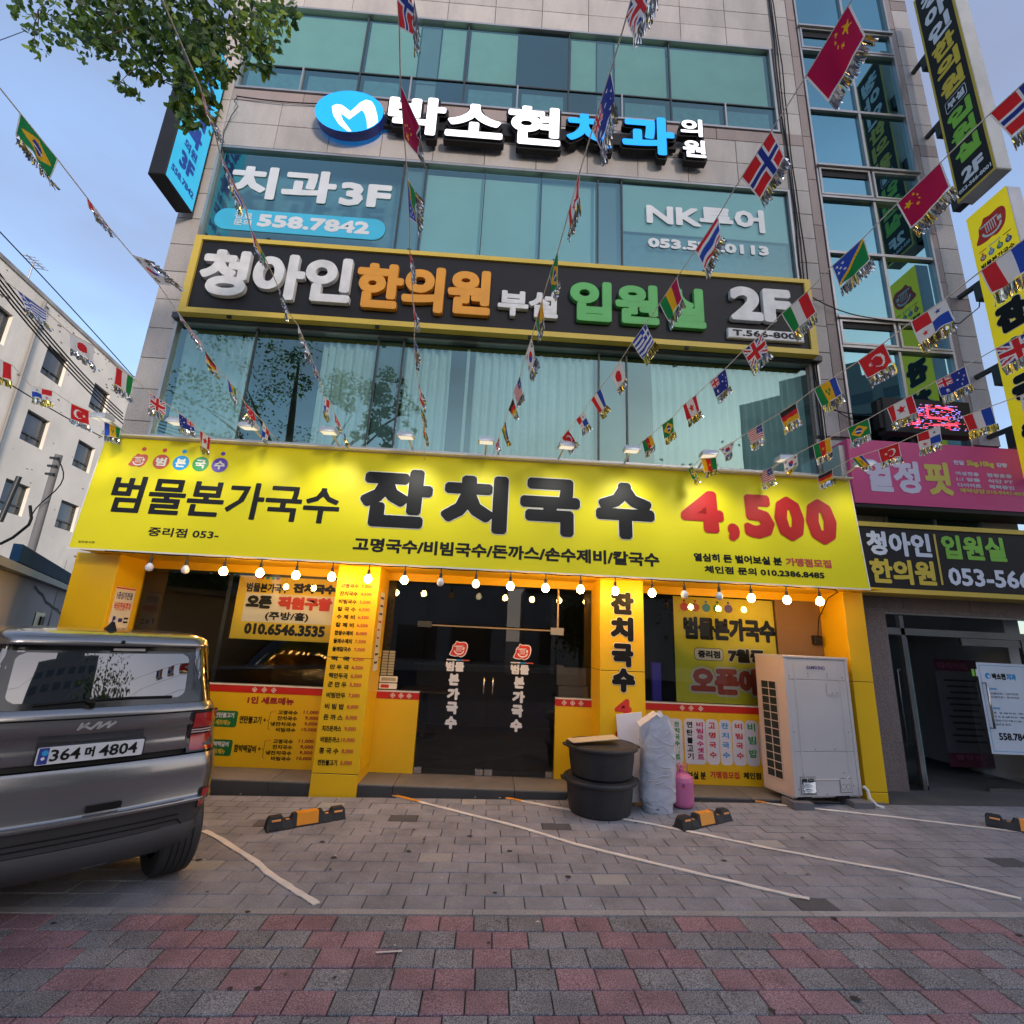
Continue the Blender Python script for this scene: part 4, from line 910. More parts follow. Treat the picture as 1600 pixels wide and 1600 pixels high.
MB().box(5.72, 6.46, 5.91, 5.94, 1.67, 1.755, STEEL).box(5.75, 6.47, 5.91, 5.94, .03, .11, STEEL).build('door_rail', dr)
MB().tube([(5.90,5.925,1.25),(5.90,5.87,1.25),(5.90,5.87,.75),(5.90,5.925,.75)], .012, STEEL).build('handle', dr)
# open leaf seen edge-on
MB().box(5.06, 5.075, 5.95, 6.7, .05, 1.74, M('door_edge_glass', (.16,.24,.23), .15)).box(5.055, 5.08, 5.95, 6.7, .02, .1, STEEL).build('open_leaf', en); MB().tube([(5.055,6.1,1.35),(5.02,6.1,1.35),(5.02,6.1,.5),(5.055,6.1,.5)], .014, STEEL).build('pull_bar', en)
hw_ = M('hall_wall', (.20,.19,.18), .8)
MB().box(4.8, 5.0, 6.7, 11, 0, 2.9, hw_).box(4.8, 7, 10.8, 11, 0, 2.9, M('hall_back', (.09,.09,.1), .8)).box(4.8, 7, 6.3, 11, -.1, .01, TILEF).box(4.8, 7, 6.3, 11, 2.5, 2.6, hw_).build('hallway', en)
ps = thing('poster', 'white clinic notice with pale blue border on the right entrance door', 'poster', (6.1, 5.92, .5)); f = FY(5.918); q = MB()
q.rect(f, 5.86, 6.52, .47, 1.48, M('notice_paper', (.62,.68,.76), .5), 0); q.build('sheet', ps); q = MB()
q.stroke(f, [(5.89,.5),(5.89,1.45),(6.5,1.45)], .005, BLUE, .001); q.stroke(f, [(5.89,.5),(6.5,.5)], .005, BLUE, .001)
q.disc(f, 5.98, 1.33, .035, CYAN if False else BLUE, .001); q.disc(f, 5.99, 1.325, .016, WHITE, .002)
text_into(q, '박소현', f, 6.03, 6.20, 1.29, 1.365, BLACK, .004, .001); text_into(q, '치과', f, 6.21, 6.33, 1.29, 1.365, BLUE, .004, .001)
text_into(q, '진료과목', f, 5.97, 6.06, 1.17, 1.195, BLUE, .001, .001); text_into(q, '임플란트 / 심미치료', f, 5.97, 6.32, 1.12, 1.145, BLACK, 0, .001); text_into(q, '보철치료 / 충치치료', f, 5.97, 6.32, 1.08, 1.105, BLACK, 0, .001)
text_into(q, '진료시간', f, 5.97, 6.06, .955, .98, BLUE, .001, .001)
for k, s_ in enumerate(('평   일 AM 09:30 - PM 06:30', '목 요 일 AM 09:30 - PM 08:30', '점심시간 PM 01:00 - 02:00', '일요일 휴진')): text_into(q, s_, f, 5.97, 6.42 if k < 3 else 6.15, .905-.042*k, .93-.042*k, BLACK, 0, .001)
text_into(q, '558.7842', f, 5.98, 6.36, .62, .70, BLACK, .003, .001); q.build('print', ps)
for k, (x, z) in enumerate(((5.79,1.40), (5.84,1.40))): q = MB().rect(FY(5.92), x, x+.035, z-.08, z, LIME if k == 0 else WHITE, .001); tag(q.build('sticker'), ('small green sticker on the glass beside the clinic notice', 'small white sticker touching the clinic notice')[k], 'sticker')
bn = thing('banner', 'grey and maroon notice hanging in the hallway behind the entrance glass', 'banner', (5.75, 6.6, .3)); f = FY(6.6); q = MB()
q.rect(f, 5.95, 6.9, .35, 1.35, M('notice_grey', (.08,.078,.085), .7), 0); q.rect(f, 5.95, 6.9, 1.35, 1.5, M('notice_maroon', (.07,.006,.02), .6), 0); q.rect(f, 5.95, 6.9, .18, .349, MAT['notice_maroon'], 0); q.build('sheet', bn); q = MB()
text_into(q, '다이어트', f, 6.0, 6.4, 1.38, 1.46, M('dim_pink', (.2,.05,.09), .6), .002, .001)
for k in range(11): q.rect(f, 6.05+.03*(k % 3), 6.5-.04*(k % 2), 1.22-.075*k, 1.245-.075*k, BLACKP, .001)
text_into(q, '열정핏', f, 6.05, 6.4, .27, .33, MAT['dim_pink'], .001, .001); q.build('print', bn)

# ============================================================ PROPS ON THE FORECOURT
def tub(label, cx, cy, z0, r, h, lidded=True):
    t = thing('plastic_tub', label, 'tub', (cx, cy, z0), group='black lidded tubs stacked by the shop wall')
    MB().lathe([(0,.002),(r*.84,.0),(r*.87,.012),(r*.93,h*.55),(r*.95,h*.86),(r*.955,h*.87),(r*1.0,h*.88),(r*1.0,h*.93),(r*.97,h*.94)], BLK_RUB, n=48).build('body', t, local=True)
    m_ = MB(); m_.lathe([(r*1.045,h*.90),(r*1.06,h*.92),(r*1.06,h*.98),(r*1.03,h*1.03),(r*.96,h*1.05),(r*.93,h*1.03),(r*.90,h*1.05),(r*.5,h*1.075),(0,h*1.08)], BLK_RUB, n=48); m_.build('lid', t, local=True)
    g_ = MB(); g_.box(-r*1.12, -r*1.03, -.05, .05, h*.93, h*.99, BLK_RUB, ch=.006).box(r*1.03, r*1.12, -.05, .05, h*.93, h*.99, BLK_RUB, ch=.006); g_.build('grip', t, local=True)
    return t
tub('lower of two stacked black plastic tubs on the paving', 1.12, 5.075, gz(1.12), .325, .285); tub('upper black lidded tub resting on the other tub', 1.135, 5.07, .30, .325, .265)
cb_ = MB(); cb_.add([(.83,4.86,.60),(1.28,4.93,.635),(1.26,5.12,.638),(.80,5.04,.602),(.83,4.86,.606),(1.28,4.93,.641),(1.26,5.12,.644),(.80,5.04,.608)], [[0,3,2,1],[4,5,6,7],[0,1,5,4],[1,2,6,5],[2,3,7,6],[3,0,4,7]], M('pale_card', (.50,.42,.28), .8)); tag(cb_.build('cardboard_sheet'), 'torn flat piece of pale cardboard lying on the upper black tub', 'cardboard')
# wrapped white bundle
def bundle():
    mb = MB(); rs_ = random.Random(3); nv, nu = 46, 64; vs = []; cx, cy = 1.68, 5.12
    from mathutils import noise
    for j in range(nv+1):
        tt = j/nv; z = gz(cx)+.0+.82*tt
        for i in range(nu):
            a = 2*math.pi*i/nu; ca, sa = math.cos(a), math.sin(a)
            rx = .155+(.01 if tt > .1 else -.02); ry = .12
            sq = (abs(ca)**2.6+abs(sa)**2.6)**(-1/2.6)
            k = 1.0+.05*noise.noise(Vector((ca*3, sa*3, z*12)))+.05*noise.noise(Vector((ca*1.2, sa*1.2, z*3+5)))+.03*abs(noise.noise(Vector((ca*6, sa*6, z*22))))
            if abs(tt-.62) < .02 or abs(tt-.25) < .015: k *= .975
            zz = z
            if tt > .9: k *= 1-.5*(tt-.9)
            if tt > .7: zz += (.09*(1-abs(ca-.3))-.10*(ca > .5)-.05)*(tt-.7)/.3+.03*noise.noise(Vector((ca*3, sa*3, 3)))*(tt-.7)*3
            vs.append((cx+rx*sq*ca*k+.02*tt, cy+ry*sq*sa*k, zz))
    fs = [[j*nu+i, j*nu+(i+1) % nu, (j+1)*nu+(i+1) % nu, (j+1)*nu+i] for j in range(nv) for i in range(nu)]
    mb.add(vs, fs, M('wrap_plastic', (.52,.53,.58), .22, var=.08, bump=1, bscale=24), True); mb.add(vs[-nu:], [list(range(nu))], MAT['wrap_plastic']); return mb
bd = thing('wrapped_bundle', 'tall white sheets bundled in clear plastic wrap beside the black tubs', 'bundle', (1.68, 5.12, 0)); bundle().build('wrapped_roll', bd)
q = MB(); SH = M('white_sheet', (.62,.61,.66), .6)
q.add([(1.50,5.02,.74),(1.66,5.0,.86),(1.80,5.05,.74),(1.78,5.10,.60),(1.54,5.08,.55)], [[0,1,2,3,4]], SH); q.add([(1.50,5.024,.74),(1.52,5.2,.76),(1.68,5.18,.87),(1.66,5.004,.86)], [[0,1,2,3]], SH)
q.build('folded_flap', bd); q = MB(); rr_ = random.Random(31)
for k in range(22):
    z0_ = rr_.uniform(.06, .72); a0 = rr_.uniform(200, 300); sl = rr_.uniform(-.12, .12); L0_ = rr_.uniform(25, 70); pts_ = []
    for i in range(7):
        a = rad(a0+L0_*i/6); ca, sa = math.cos(a), math.sin(a); sq = (abs(ca)**2.6+abs(sa)**2.6)**(-1/2.6)
        pts_.append((1.68+.168*sq*ca*(1+.01*rr_.uniform(-1,1))+.016*z0_, 5.12+.132*sq*sa, z0_+sl*i/6+.008*rr_.uniform(-1,1)))
    q.tube(pts_, .004, MAT['wrap_plastic'], n=5, rs=[.001,.0025,.004,.003,.004,.0025,.001])
q.build('wrap_crease', bd)
bo = MB(); bo.add([(1.36,5.26,.45),(1.62,5.30,.45),(1.62,5.36,.83),(1.34,5.31,.80),(1.36,5.28,.45),(1.62,5.32,.45),(1.62,5.38,.83),(1.34,5.33,.80)], [[0,1,2,3],[4,7,6,5],[0,4,5,1],[1,5,6,2],[2,6,7,3],[3,7,4,0]], SH); bo.add([(1.38,5.2,.03),(1.6,5.24,.03),(1.62,5.30,.45),(1.36,5.26,.45)], [[0,1,2,3]], SH)
tag(bo.build('foam_board'), 'pinkish white board leaning on the yellow pillar behind the wrapped bundle', 'board')
q = MB(); PPR = M('paper_scrap', (.66,.64,.58), .7); rr_ = random.Random(8)
for k in range(9):
    c = Vector((1.86+rr_.uniform(-.07,.12), 5.30+rr_.uniform(-.05,.05), .30+rr_.uniform(-.2,.22))); a = rr_.uniform(0, 3); 
    u_ = Vector((math.cos(a), .2*rr_.uniform(-1,1), math.sin(a)))*rr_.uniform(.05,.09); v_ = Vector((-math.sin(a), .4*rr_.uniform(-1,1), math.cos(a)))*rr_.uniform(.04,.07)
    q.add([c-u_-v_, c+u_-v_, c+u_+v_+Vector((0,.03,0)), c-u_+v_], [[0,1,2],[0,2,3]], PPR)
tag(q.build('paper_scraps', kind='stuff'), 'crumpled white packing paper tucked between the bundle and the pink cylinder', 'paper')
# pink gas cylinder
tk = thing('gas_cylinder', 'small pink helium cylinder standing between wrapped bundle and air-conditioning unit', 'gas cylinder', (1.96, 5.22, gz(1.96))); PK2 = M('pink_enamel', (.62,.16,.33), .4, var=.05, dirt=.12)
MB().lathe([(0,.01),(.09,.01),(.104,.03),(.108,.05),(.108,.235),(.10,.268),(.07,.292),(.03,.30),(.028,.31)], PK2, n=32).build('tank', tk, local=True)
q = MB(); q.lathe([(.026,.30),(.026,.335),(.013,.34),(.013,.37),(0,.37)], PK2, n=14); q.tube([(-.045,0,.355),(.045,0,.355)], .008, PK2)
for s in (-1, 1): q.tube([(s*.045,-.03,.30),(s*.05,-.03,.38),(s*.02,-.03,.395)], .006, PK2, n=6)
q.build('valve', tk, local=True); MB().rect(Fr((0,-.1085,0),(1,0,0),(0,0,1)), -.045, -.01, .19, .2, BRICKR, .001).rect(Fr((0,-.1085,0),(1,0,0),(0,0,1)), -.03, -.018, .205, .22, BLACK, .001).build('sticker', tk, local=True)
q = MB(); p = atg(1020, 1268); q.lathe([(0,.0),(.028,0),(.03,.02),(.03,.05),(.012,.07),(.012,.08),(0,.08)], glass('bottle_plastic', (.85,.9,.95), (.9,.9,.9), .15, .1), n=16); o = q.build('plastic_bottle'); o.location = (p.x, p.y, p.z+.03); o.rotation_euler = (1.4, .3, .4); tag(o, 'small clear plastic bottle lying in front of the wrapped bundle', 'bottle')
# outdoor air-conditioning unit
acW, acD, acH = .80, .42, 1.34
ac = thing('air_conditioner_unit', 'tall grey outdoor air-conditioning unit with grille side standing at the right pillar', 'air conditioner', (3.075, 5.205, .10), rad(11))
ACW = M('unit_grey', (.54,.51,.50), .45, var=.04, dirt=.12, dcol=(.3,.29,.28)); ACB = M('unit_beige', (.60,.47,.39), .55, var=.04, dirt=.12, dcol=(.35,.25,.2)); ACD = M('grille_dark', (.012,.022,.02), .5)
q = MB(); q.box(0, acW, 0.012, acD, .03, acH, ACW)
q.box(-.006, acW+.006, -.004, acD+.004, acH, acH+.025, ACW, ch=.004); q.box(0, .035, .0, .012, .03, acH, ACW); q.box(acW-.035, acW, .0, .012, .03, acH, ACW); q.build('cabinet', ac, local=True)
for z0, z1 in ((1.13, 1.335), (.44, 1.126), (.03, .436)): MB().box(.038, acW-.038, .003, .013, z0, z1-.003, ACW, ch=.002).build('front_panel', ac, local=True)
fa = Fr((0,.002,0),(1,0,0),(0,0,1)); q = MB()
# pressed relief along the front
for x, s in ((.12,1), (acW-.12,-1)):
    q.add([(x-.012,.001,.24),(x+.012*0,.001-.006,.24),(x+.012,.001,.24),(x-.012,.001,1.29),(x,.001-.006,1.29),(x+.012,.001,1.29)], [[0,1,4,3],[1,2,5,4]], ACW, True)
pts_ = [(.12,.24)]+[(.20-.08*math.cos(rad(a)), .24-.06*math.sin(rad(a))) for a in range(15, 91, 15)]+[(acW-.20+.08*math.sin(rad(a)), .24-.06*math.cos(rad(a))) for a in range(0, 91, 15)]
for a, b in zip(pts_[:-1], pts_[1:]): q.tube([(a[0],.002,a[1]),(b[0],.002,b[1])], .006, ACW, n=6, caps=False)
q.rect(fa, .50, .64, .98, 1.10, ACW, .004); q.build('pressed_relief', ac, local=True)
q = MB()
for x, z in ((.045,1.16),(.71,1.16),(.28,1.16),(.28,1.19),(.52,1.16),(.52,1.19),(.045,.62),(.71,.62),(.28,.46),(.52,.46),(.045,.10),(.70,.12),(.37,.05),(.60,.24),(.56,1.0),(.62,1.0)): q.disc(fa, x, z, .006, BLACK, .006, 8)
q.build('screw', ac, local=True)
q = MB(); text_into(q, 'SAMSUNG', fa, .27, .50, 1.234, 1.268, NAVY, .0006, .006, off=.006); q.build('lettering', ac, local=True)
q = MB(); q.rect(fa, .07, .25, .05, .21, DFRAME, .0035); q.rect(fa, .075, .245, .055, .205, ACW, .0045); q.rrect(fa, .085, .15, .14, .195, .015, ACD, .005); q.rrect(fa, .155, .235, .16, .195, .012, ACD, .005)
q.rect(fa, .54, .68, .06, .19, DFRAME, .0035); q.rect(fa, .544, .676, .064, .186, ACW, .0045)
for x in (.58, .64): q.disc(fa, x, .11, .028, DFRAME, .005, 20); q.disc(fa, x, .11, .025, ACW, .0055, 20)
q.build('service_plate', ac, local=True)
q = MB(); FOIL = M('foil', (.8,.8,.82), .2, metal=1.); rr_ = random.Random(5)
for k in range(8):
    z = .07+.012*k; q.tube([(.095+.01*rr_.random(),-.006,z),(.14,-.016-.006*rr_.random(),z+.008*rr_.random()),(.19,-.014,z),(.235,-.006,z+.005)], .009, FOIL, n=6)
q.build('foil_wrap', ac, local=True)
q = MB(); q.box(-.004, 0, .0, acD, .03, acH, ACB); q.build('side_panel', ac, local=True)
q = MB(); q.box(-.0065, -.005, .13, .345, .15, 1.09, ACD)
for k in range(13): q.box(-.012, -.0066, .125, .35, .145+k*.0785, .153+k*.0785, ACB)
for y in (.125, .234, .345): q.box(-.0135, -.0068, y, y+.007, .145, 1.095, ACB)
q.build('grille', ac, local=True)
q = MB(); q.box(.05, .2, .01, .05, 0, .03, BLACK).box(.5, .65, .01, .05, 0, .03, BLACK).box(0, acW, .03, acD, .012, .03, ACW).build('base_rail', ac, local=True)
for k, (x, y, lb) in enumerate(((3.08, 5.24, 'grey concrete block under the left front foot of the air-conditioning unit'), (3.73, 5.31, 'grey concrete block under the right front foot of the air-conditioning unit'))):
    tag(MB().box(x-.06, x+.14, y-.09, y+.12, gz(x)-.01, .098, M('concrete_block', (.16,.15,.15), .9, var=.2, bump=.6)).build('concrete_block'), lb, 'block')
q = MB(); q.tube([(3.86,5.33,.22),(3.89,5.32,.19),(3.89,5.30,.12),(3.93,5.27,.065),(3.98,5.24,.055)], .015, WHITE); tag(q.build('drain_pipe'), 'short white insulated pipe leaving the foot of the air-conditioning unit', 'pipe')
# wheel stops
def make_stop(label, loc, rz):
    t = thing('parking_stop', label, 'parking stop', loc, rz, 'rubber wheel stops on the forecourt')
    st_ = [(-.31,.0,.062,.055),(-.305,.075,.055,.032),(-.29,.095,.05,.028),(-.20,.095,.05,.028),(-.185,.062,.055,.035),(-.13,.062,.055,.035),(-.115,.095,.05,.03),(.115,.095,.05,.03),(.13,.062,.055,.035),(.185,.062,.055,.035),(.20,.095,.05,.028),(.29,.095,.05,.028),(.305,.075,.055,.032),(.31,.0,.062,.055)]
    vs = []
    for s, h, b, tp in st_: vs += [(s,-b-.008,0),(s,-b-.008,.008),(s,-b,.010),(s,-tp,max(h,.012)),(s,tp,max(h,.012)),(s,b,.010),(s,b+.008,.008),(s,b+.008,0)]
    n = 8; fs = [[i*n+j, (i+1)*n+j, (i+1)*n+j+1, i*n+j+1][::-1] for i in range(len(st_)-1) for j in range(n-1)]
    MB().add(vs, fs, BLK_RUB).add(vs[:8], [list(range(8))[::-1]], BLK_RUB).add(vs[-8:], [list(range(8))], BLK_RUB).build('rubber_body', t, local=True)
    y = MB(); c = [(-.0515,.012),(-.0315,.0975),(.0315,.0975),(.0515,.012)]; a = [(-.085,p[0],p[1]) for p in c]+[(.085,p[0],p[1]) for p in c]
    y.add(a, [[0,4,5,1],[1,5,6,2],[2,6,7,3]], ORP).add(a, [[0,1,2,3],[4,7,6,5]], ORP).build('orange_sleeve', t, local=True)
    for s in (-.245, .245):
        m_ = MB(); m_.box(s-.034, s+.034, -.049, -.041, .062, .076, M('reflector_pad', (.9,.38,.12), .3), ch=.002); m_.build('reflector', t, local=True)
    for s in (-.155, .155): MB().box(s-.012, s+.012, -.030, -.010, .060, .065, MAT['reflector_pad']).build('reflector', t, local=True)
    return t
ps1 = make_stop('black rubber wheel stop with orange middle beside the parked car', (-1.42, 4.66, gz(-1.4)), rad(33))
dup(ps1, (1.97, 4.76, gz(1.97)), rad(27), 'black and orange wheel stop in front of the pink gas cylinder'); dup(ps1, (4.83, 4.62, gz(4.9)), rad(-42), 'black and orange wheel stop at the far right edge')
# white webbing tapes marking the bays
TAPE = M('bay_tape', (.78,.74,.68), .8, var=.1, scale=8, dirt=.3, dcol=(.3,.28,.25)); 
def tape(label, pix, w_, tip=None):
    P = [atg(*p) for p in pix]; Q = []
    for i in range(len(P)-1):
        for k in range(4): Q.append(P[i].lerp(P[i+1], k/4))
    Q.append(P[-1]); mb = MB(); vs = []; n = len(Q)
    for i, p in enumerate(Q):
        d = (Q[min(i+1, n-1)]-Q[max(i-1, 0)]).normalized(); s = Vector((-d.y, d.x, 0))*w_/2*(1+.12*math.sin(i*1.7)); j = Vector((0, .003*math.sin(i*.9), 0))
        z = gz(p.x)+.006+.001*math.sin(i*2.1); vs += [(p.x-s.x+j.x, p.y-s.y+j.y, z), (p.x+s.x+j.x, p.y+s.y+j.y, z+.002)]
    fs = [[2*i, 2*i+2, 2*i+3, 2*i+1] for i in range(n-1)]; mb.add(vs, fs, TAPE, True); mb.add([(a, b, c-.006) for a, b, c in vs], [f[::-1] for f in fs], TAPE)
    if tip: mb.add([(vs[i][0], vs[i][1], vs[i][2]+.003) for i in range(6)], [[0,2,3,1],[2,4,5,3]], tip)
    tag(mb.build('bay_tape'), label, 'marking tape', 'white tapes marking the parking bays')
tape('short white tape running from the parked car wheel towards the kerb', [(318,1299),(345,1312),(400,1348),(418,1364),(450,1386),(472,1399),(495,1414)], .042)
tape('long white tape starting at the step left of the doors, ending mid forecourt', [(612,1243),(700,1265),(800,1290),(900,1320),(1000,1345),(1100,1368),(1200,1392),(1265,1406)], .036, ORP)
tape('long white tape starting in front of the doors and ending at the right kerb', [(790,1248),(840,1257),(900,1268),(1000,1285),(1100,1305),(1200,1326),(1300,1345),(1400,1362),(1500,1383),(1597,1406)], .034, ORP)
tape('white tape passing in front of the air-conditioning unit to the right edge', [(1180,1253),(1215,1258),(1250,1262),(1300,1267),(1400,1278),(1500,1290),(1620,1304)], .036, ORP)
q = MB(); rr_ = random.Random(11)
for k in range(90):
    x = rr_.uniform(-3, 5); y = rr_.choice([rr_.uniform(5.32, 5.41), rr_.uniform(2.4, 5.4)]); s = rr_.uniform(.004, .012); z = gz(x)+.004; a = rr_.uniform(0, 3)
    q.add([(x+s*math.cos(a), y+s*math.sin(a), z), (x-s*math.sin(a), y+s*math.cos(a), z+.003), (x-s*math.cos(a)*1.5, y-s*math.sin(a), z)], [[0,1,2]], rr_.choice((PPR, M('leaf_litter', (.12,.08,.03), .9), WLINE)))
q.build('litter', kind='stuff'); o = bpy.data.objects['litter']; o['label'] = 'tiny scraps and dry leaf bits scattered over the paving'
q = MB(); p = atg(618, 1488); z = gz(p.x)+.006; q.add([(p.x-.10,p.y-.01,z),(p.x+.03,p.y+.005,z+.002),(p.x+.035,p.y-.012,z+.004),(p.x-.09,p.y-.02,z)], [[0,1,2,3]], WHITE); q.add([(p.x+.03,p.y+.005,z+.002),(p.x+.06,p.y+.02,z+.01),(p.x+.055,p.y-.01,z+.004),(p.x+.035,p.y-.012,z+.004)], [[0,1,2,3]], WHITE) if False else None
tag(q.build('paper_strip'), 'thin white strip of paper lying on the red and grey sidewalk', 'paper')

q = MB(); rr_ = random.Random(17)
for k in range(46):
    x = rr_.uniform(-3.2, 3.4); y = rr_.uniform(2.3, 4.6); a_ = rr_.uniform(.006, .02); z = gz(x)+.0035; n_ = 9
    q.add([(x+a_*rr_.uniform(.6,1.1)*math.cos(2*math.pi*i/n_)*1.3, y+a_*rr_.uniform(.6,1.1)*math.sin(2*math.pi*i/n_), z+.0001*k) for i in range(n_)], [list(range(n_))], M('gum_spot', (.035,.033,.034), .8))
o = q.build('gum_spots', kind='stuff'); o['label'] = 'small dark trodden gum spots on the paving'

# ============================================================ PARKED CAR
th = rad(46); CARX, CARY = -2.18, 3.12
car = thing('parked_car', 'metallic grey boxy hatchback parked diagonally, seen from behind at the left', 'car', (CARX, CARY, -.065), rad(90-46))
# local axes: x = along the tail to its right, y = towards the nose
PAINT = M('car_paint', (.26,.255,.255), .24, metal=.8, var=.03, coat=.9); BLKG = M('gloss_black', (.012,.012,.013), .12, coat=.5); TRIMC = M('bumper_plastic', (.045,.045,.047), .55, var=.08)
def zz_(z): return z+.065
def ring(z, v0, w_, r, Lf, bul=.04, fx=.12):
    P = []
    P.append((-w_+fx, Lf)); P.append((-w_+.01, Lf-.18)); P.append((-w_, (Lf+v0+r)/2)); 
    for k in range(0, 9):
        a = rad(180+k*90/8); P.append((-w_+r+r*math.cos(a), v0+r+bul*0+r*math.sin(a)))
    m_ = 10
    for k in range(1, m_):
        u = -w_+r+(2*(w_-r))*k/m_; P.append((u, v0-bul*(1-(u/(w_-r))**2)))
    for k in range(0, 9):
        a = rad(270+k*90/8); P.append((w_-r+r*math.cos(a), v0+r+r*math.sin(a)))
    P.append((w_, (Lf+v0+r)/2)); P.append((w_-.01, Lf-.18)); P.append((w_-fx, Lf))
    return [(u, v, zz_(z)) for u, v in P]
def loft(mb, rings, m, smooth=True):
    n = len(rings[0]); vs = [p for r_ in rings for p in r_]
    fs = [[i*n+j, i*n+(j+1) % n, (i+1)*n+(j+1) % n, (i+1)*n+j] for i in range(len(rings)-1) for j in range(n)]
    return mb.add(vs, fs, m, smooth)
LB = 2.62
low = [(.15,.12,.60,.12),(.20,.06,.65,.13),(.26,.045,.665,.13),(.30,.06,.668,.13)]
b = MB(); loft(b, [ring(*t_, LB) for t_ in low], TRIMC); loft(b, [ring(.30,.06,.668,.13,LB), ring(.38,.05,.672,.13,LB), ring(.425,.035,.676,.13,LB)], TRIMC); b.add([p for p in ring(.15,.12,.60,.12,LB)], [list(range(len(ring(.15,.12,.60,.12,LB))))], BLACK)
b.build('lower_bumper', car, local=True)
b = MB()
b2_ = [(.426,.008,.684,.13),(.445,.0,.686,.13),(.452,.012,.686,.13),(.47,.02,.684,.13),(.60,.0,.680,.13),(.68,.008,.672,.13),(.705,.02,.668,.13)]
loft(b, [ring(*t_, LB) for t_ in b2_], PAINT)
loft(b, [ring(.705,.02,.668,.13,LB), ring(.708,.055,.66,.12,LB), ring(.735,.06,.66,.12,LB)], BLACK, False)
g2 = [(.735,.045,.662,.12),(.745,.035,.662,.12),(.80,.055,.655,.12),(.87,.05,.645,.12),(.885,.028,.64,.12),(.93,.03,.63,.12),(.955,.03,.625,.12)]
loft(b, [ring(*t_, LB-.02) for t_ in g2], PAINT)
loft(b, [ring(.955,.03,.625,.12,LB-.02), ring(.957,.045,.62,.12,LB-.05), ring(.963,.045,.62,.12,LB-.05)], BLACK, False)
loft(b, [ring(.963,.03,.62,.12,LB-.05), ring(.985,.03,.612,.12,LB-.3), ring(1.01,.055,.60,.12,1.9)], PAINT)
b.build('body', car, local=True)
b = MB(); loft(b, [ring(1.01,.062,.598,.12,1.88), ring(1.10,.085,.585,.115,1.75), ring(1.22,.115,.565,.11,1.6), ring(1.345,.15,.54,.10,1.45)], M('car_glass', (.21,.205,.205), .02, metal=1., var=.02)); b.build('rear_window', car, local=True)
b = MB(); loft(b, [ring(1.343,.16,.535,.10,1.45,bul=.03), ring(1.348,.075,.535,.13,1.45,bul=.03), ring(1.36,.07,.53,.13,1.45,bul=.03), ring(1.395,.085,.52,.13,1.42,bul=.03), ring(1.415,.14,.50,.13,1.36,bul=.03), ring(1.432,.30,.46,.14,1.25,bul=.02), ring(1.44,.5,.38,.12,1.1,bul=0)], PAINT)
tp_ = ring(1.44,.5,.38,.12,1.1,bul=0); b.add(tp_, [list(range(len(tp_)))], PAINT); b.build('roof', car, local=True)
# swage lines, defroster, wiper, antenna
def rp(u, z, d=0):       # a point on the tail at height z
    v = np.interp(z, [.15,.30,.42,.45,.60,.70,.74,.80,.87,.885,.955,1.01,1.345,1.36,1.40], [.12,.06,.035,.0,.0,.02,.045,.055,.05,.028,.03,.062,.15,.07,.09])
    w_ = np.interp(z, [.15,.45,.7,.95,1.345], [.6,.68,.66,.62,.54]); r = .12; fl_ = w_-r
    if abs(u) <= fl_: y = v-.04*(1-(u/fl_)**2)
    else:
        e = min(1., (abs(u)-fl_)/r); y = v+r-r*math.sqrt(max(0, 1-e*e))
    return Vector((u, y-d, zz_(z)))
def patch(mb, us, zs2, m, d=.006, smooth=True):
    vs = [rp(u, z, d) for z in zs2 for u in us]; n = len(us)
    return mb.add(vs, [[i*n+j, i*n+j+1, (i+1)*n+j+1, (i+1)*n+j] for i in range(len(zs2)-1) for j in range(n-1)], m, smooth)
def lin(a, b, n): return [a+(b-a)*i/n for i in range(n+1)]
# black ceramic surround so that glass has a rounded clear area
b = MB(); us_ = lin(-.50, .50, 14)
patch(b, us_, lin(1.305, 1.342, 1), BLKG, .003); patch(b, us_, lin(1.012, 1.045, 1), BLKG, .004)
for s in (-1, 1):
    e_ = [s*u for u in lin(.415, .56, 5)]; e_ = e_ if s > 0 else e_[::-1]
    patch(b, e_, lin(1.012, 1.342, 6), BLKG, .0035)
    for k, (du, zc) in enumerate(((.0, 1.30), (.0, 1.05))):
        c_ = [s*u for u in (.375, .40, .42)]; c_ = c_ if s > 0 else c_[::-1]; z_ = (1.27, 1.307) if k == 0 else (1.043, 1.08)
        vs = [rp(s*.418, z_[0], .0045), rp(s*.418, z_[1], .0045), rp(s*.372, z_[1 if k == 0 else 0], .0045), rp(s*.398, (z_[0]+z_[1])/2+(.009 if k == 0 else -.009), .0045)] if False else [rp(s*.418, 1.265 if k == 0 else 1.085, .0045), rp(s*.418, zc+.006 if k == 0 else zc-.006, .0045), rp(s*.375, zc+.006 if k == 0 else zc-.006, .0045), rp(s*.405, 1.288 if k == 0 else 1.062, .0045)]
        b.add(vs, [[0,1,2,3]] if (s > 0) == (k == 0) else [[3,2,1,0]], BLKG)
b.build('glass_border', car, local=True)
b = MB(); hl = [rp(u, z, .008) for u, z in ((-.02,1.338),(-.01,1.318),(.17,1.314),(.19,1.336))]; b.tube(hl, .004, BLKG, n=6); patch(b, lin(.0,.16,4), lin(1.320,1.334,1), M('clear_lamp', (.6,.6,.62), .2), .007); b.build('brake_light', car, local=True)
b = MB(); b.tube([rp(.462, z, .001) for z in lin(.74, .95, 6)], .003, BLACK, n=5); b.tube([rp(-.462, z, .001) for z in lin(.74, .95, 6)], .003, BLACK, n=5); b.build('panel_gap', car, local=True)
b = MB()
for zc in (.33, .36): b.tube([rp(u, zc+.0*u, .002) for u in lin(-.5, .5, 12)], .0035, BLACK, n=5)
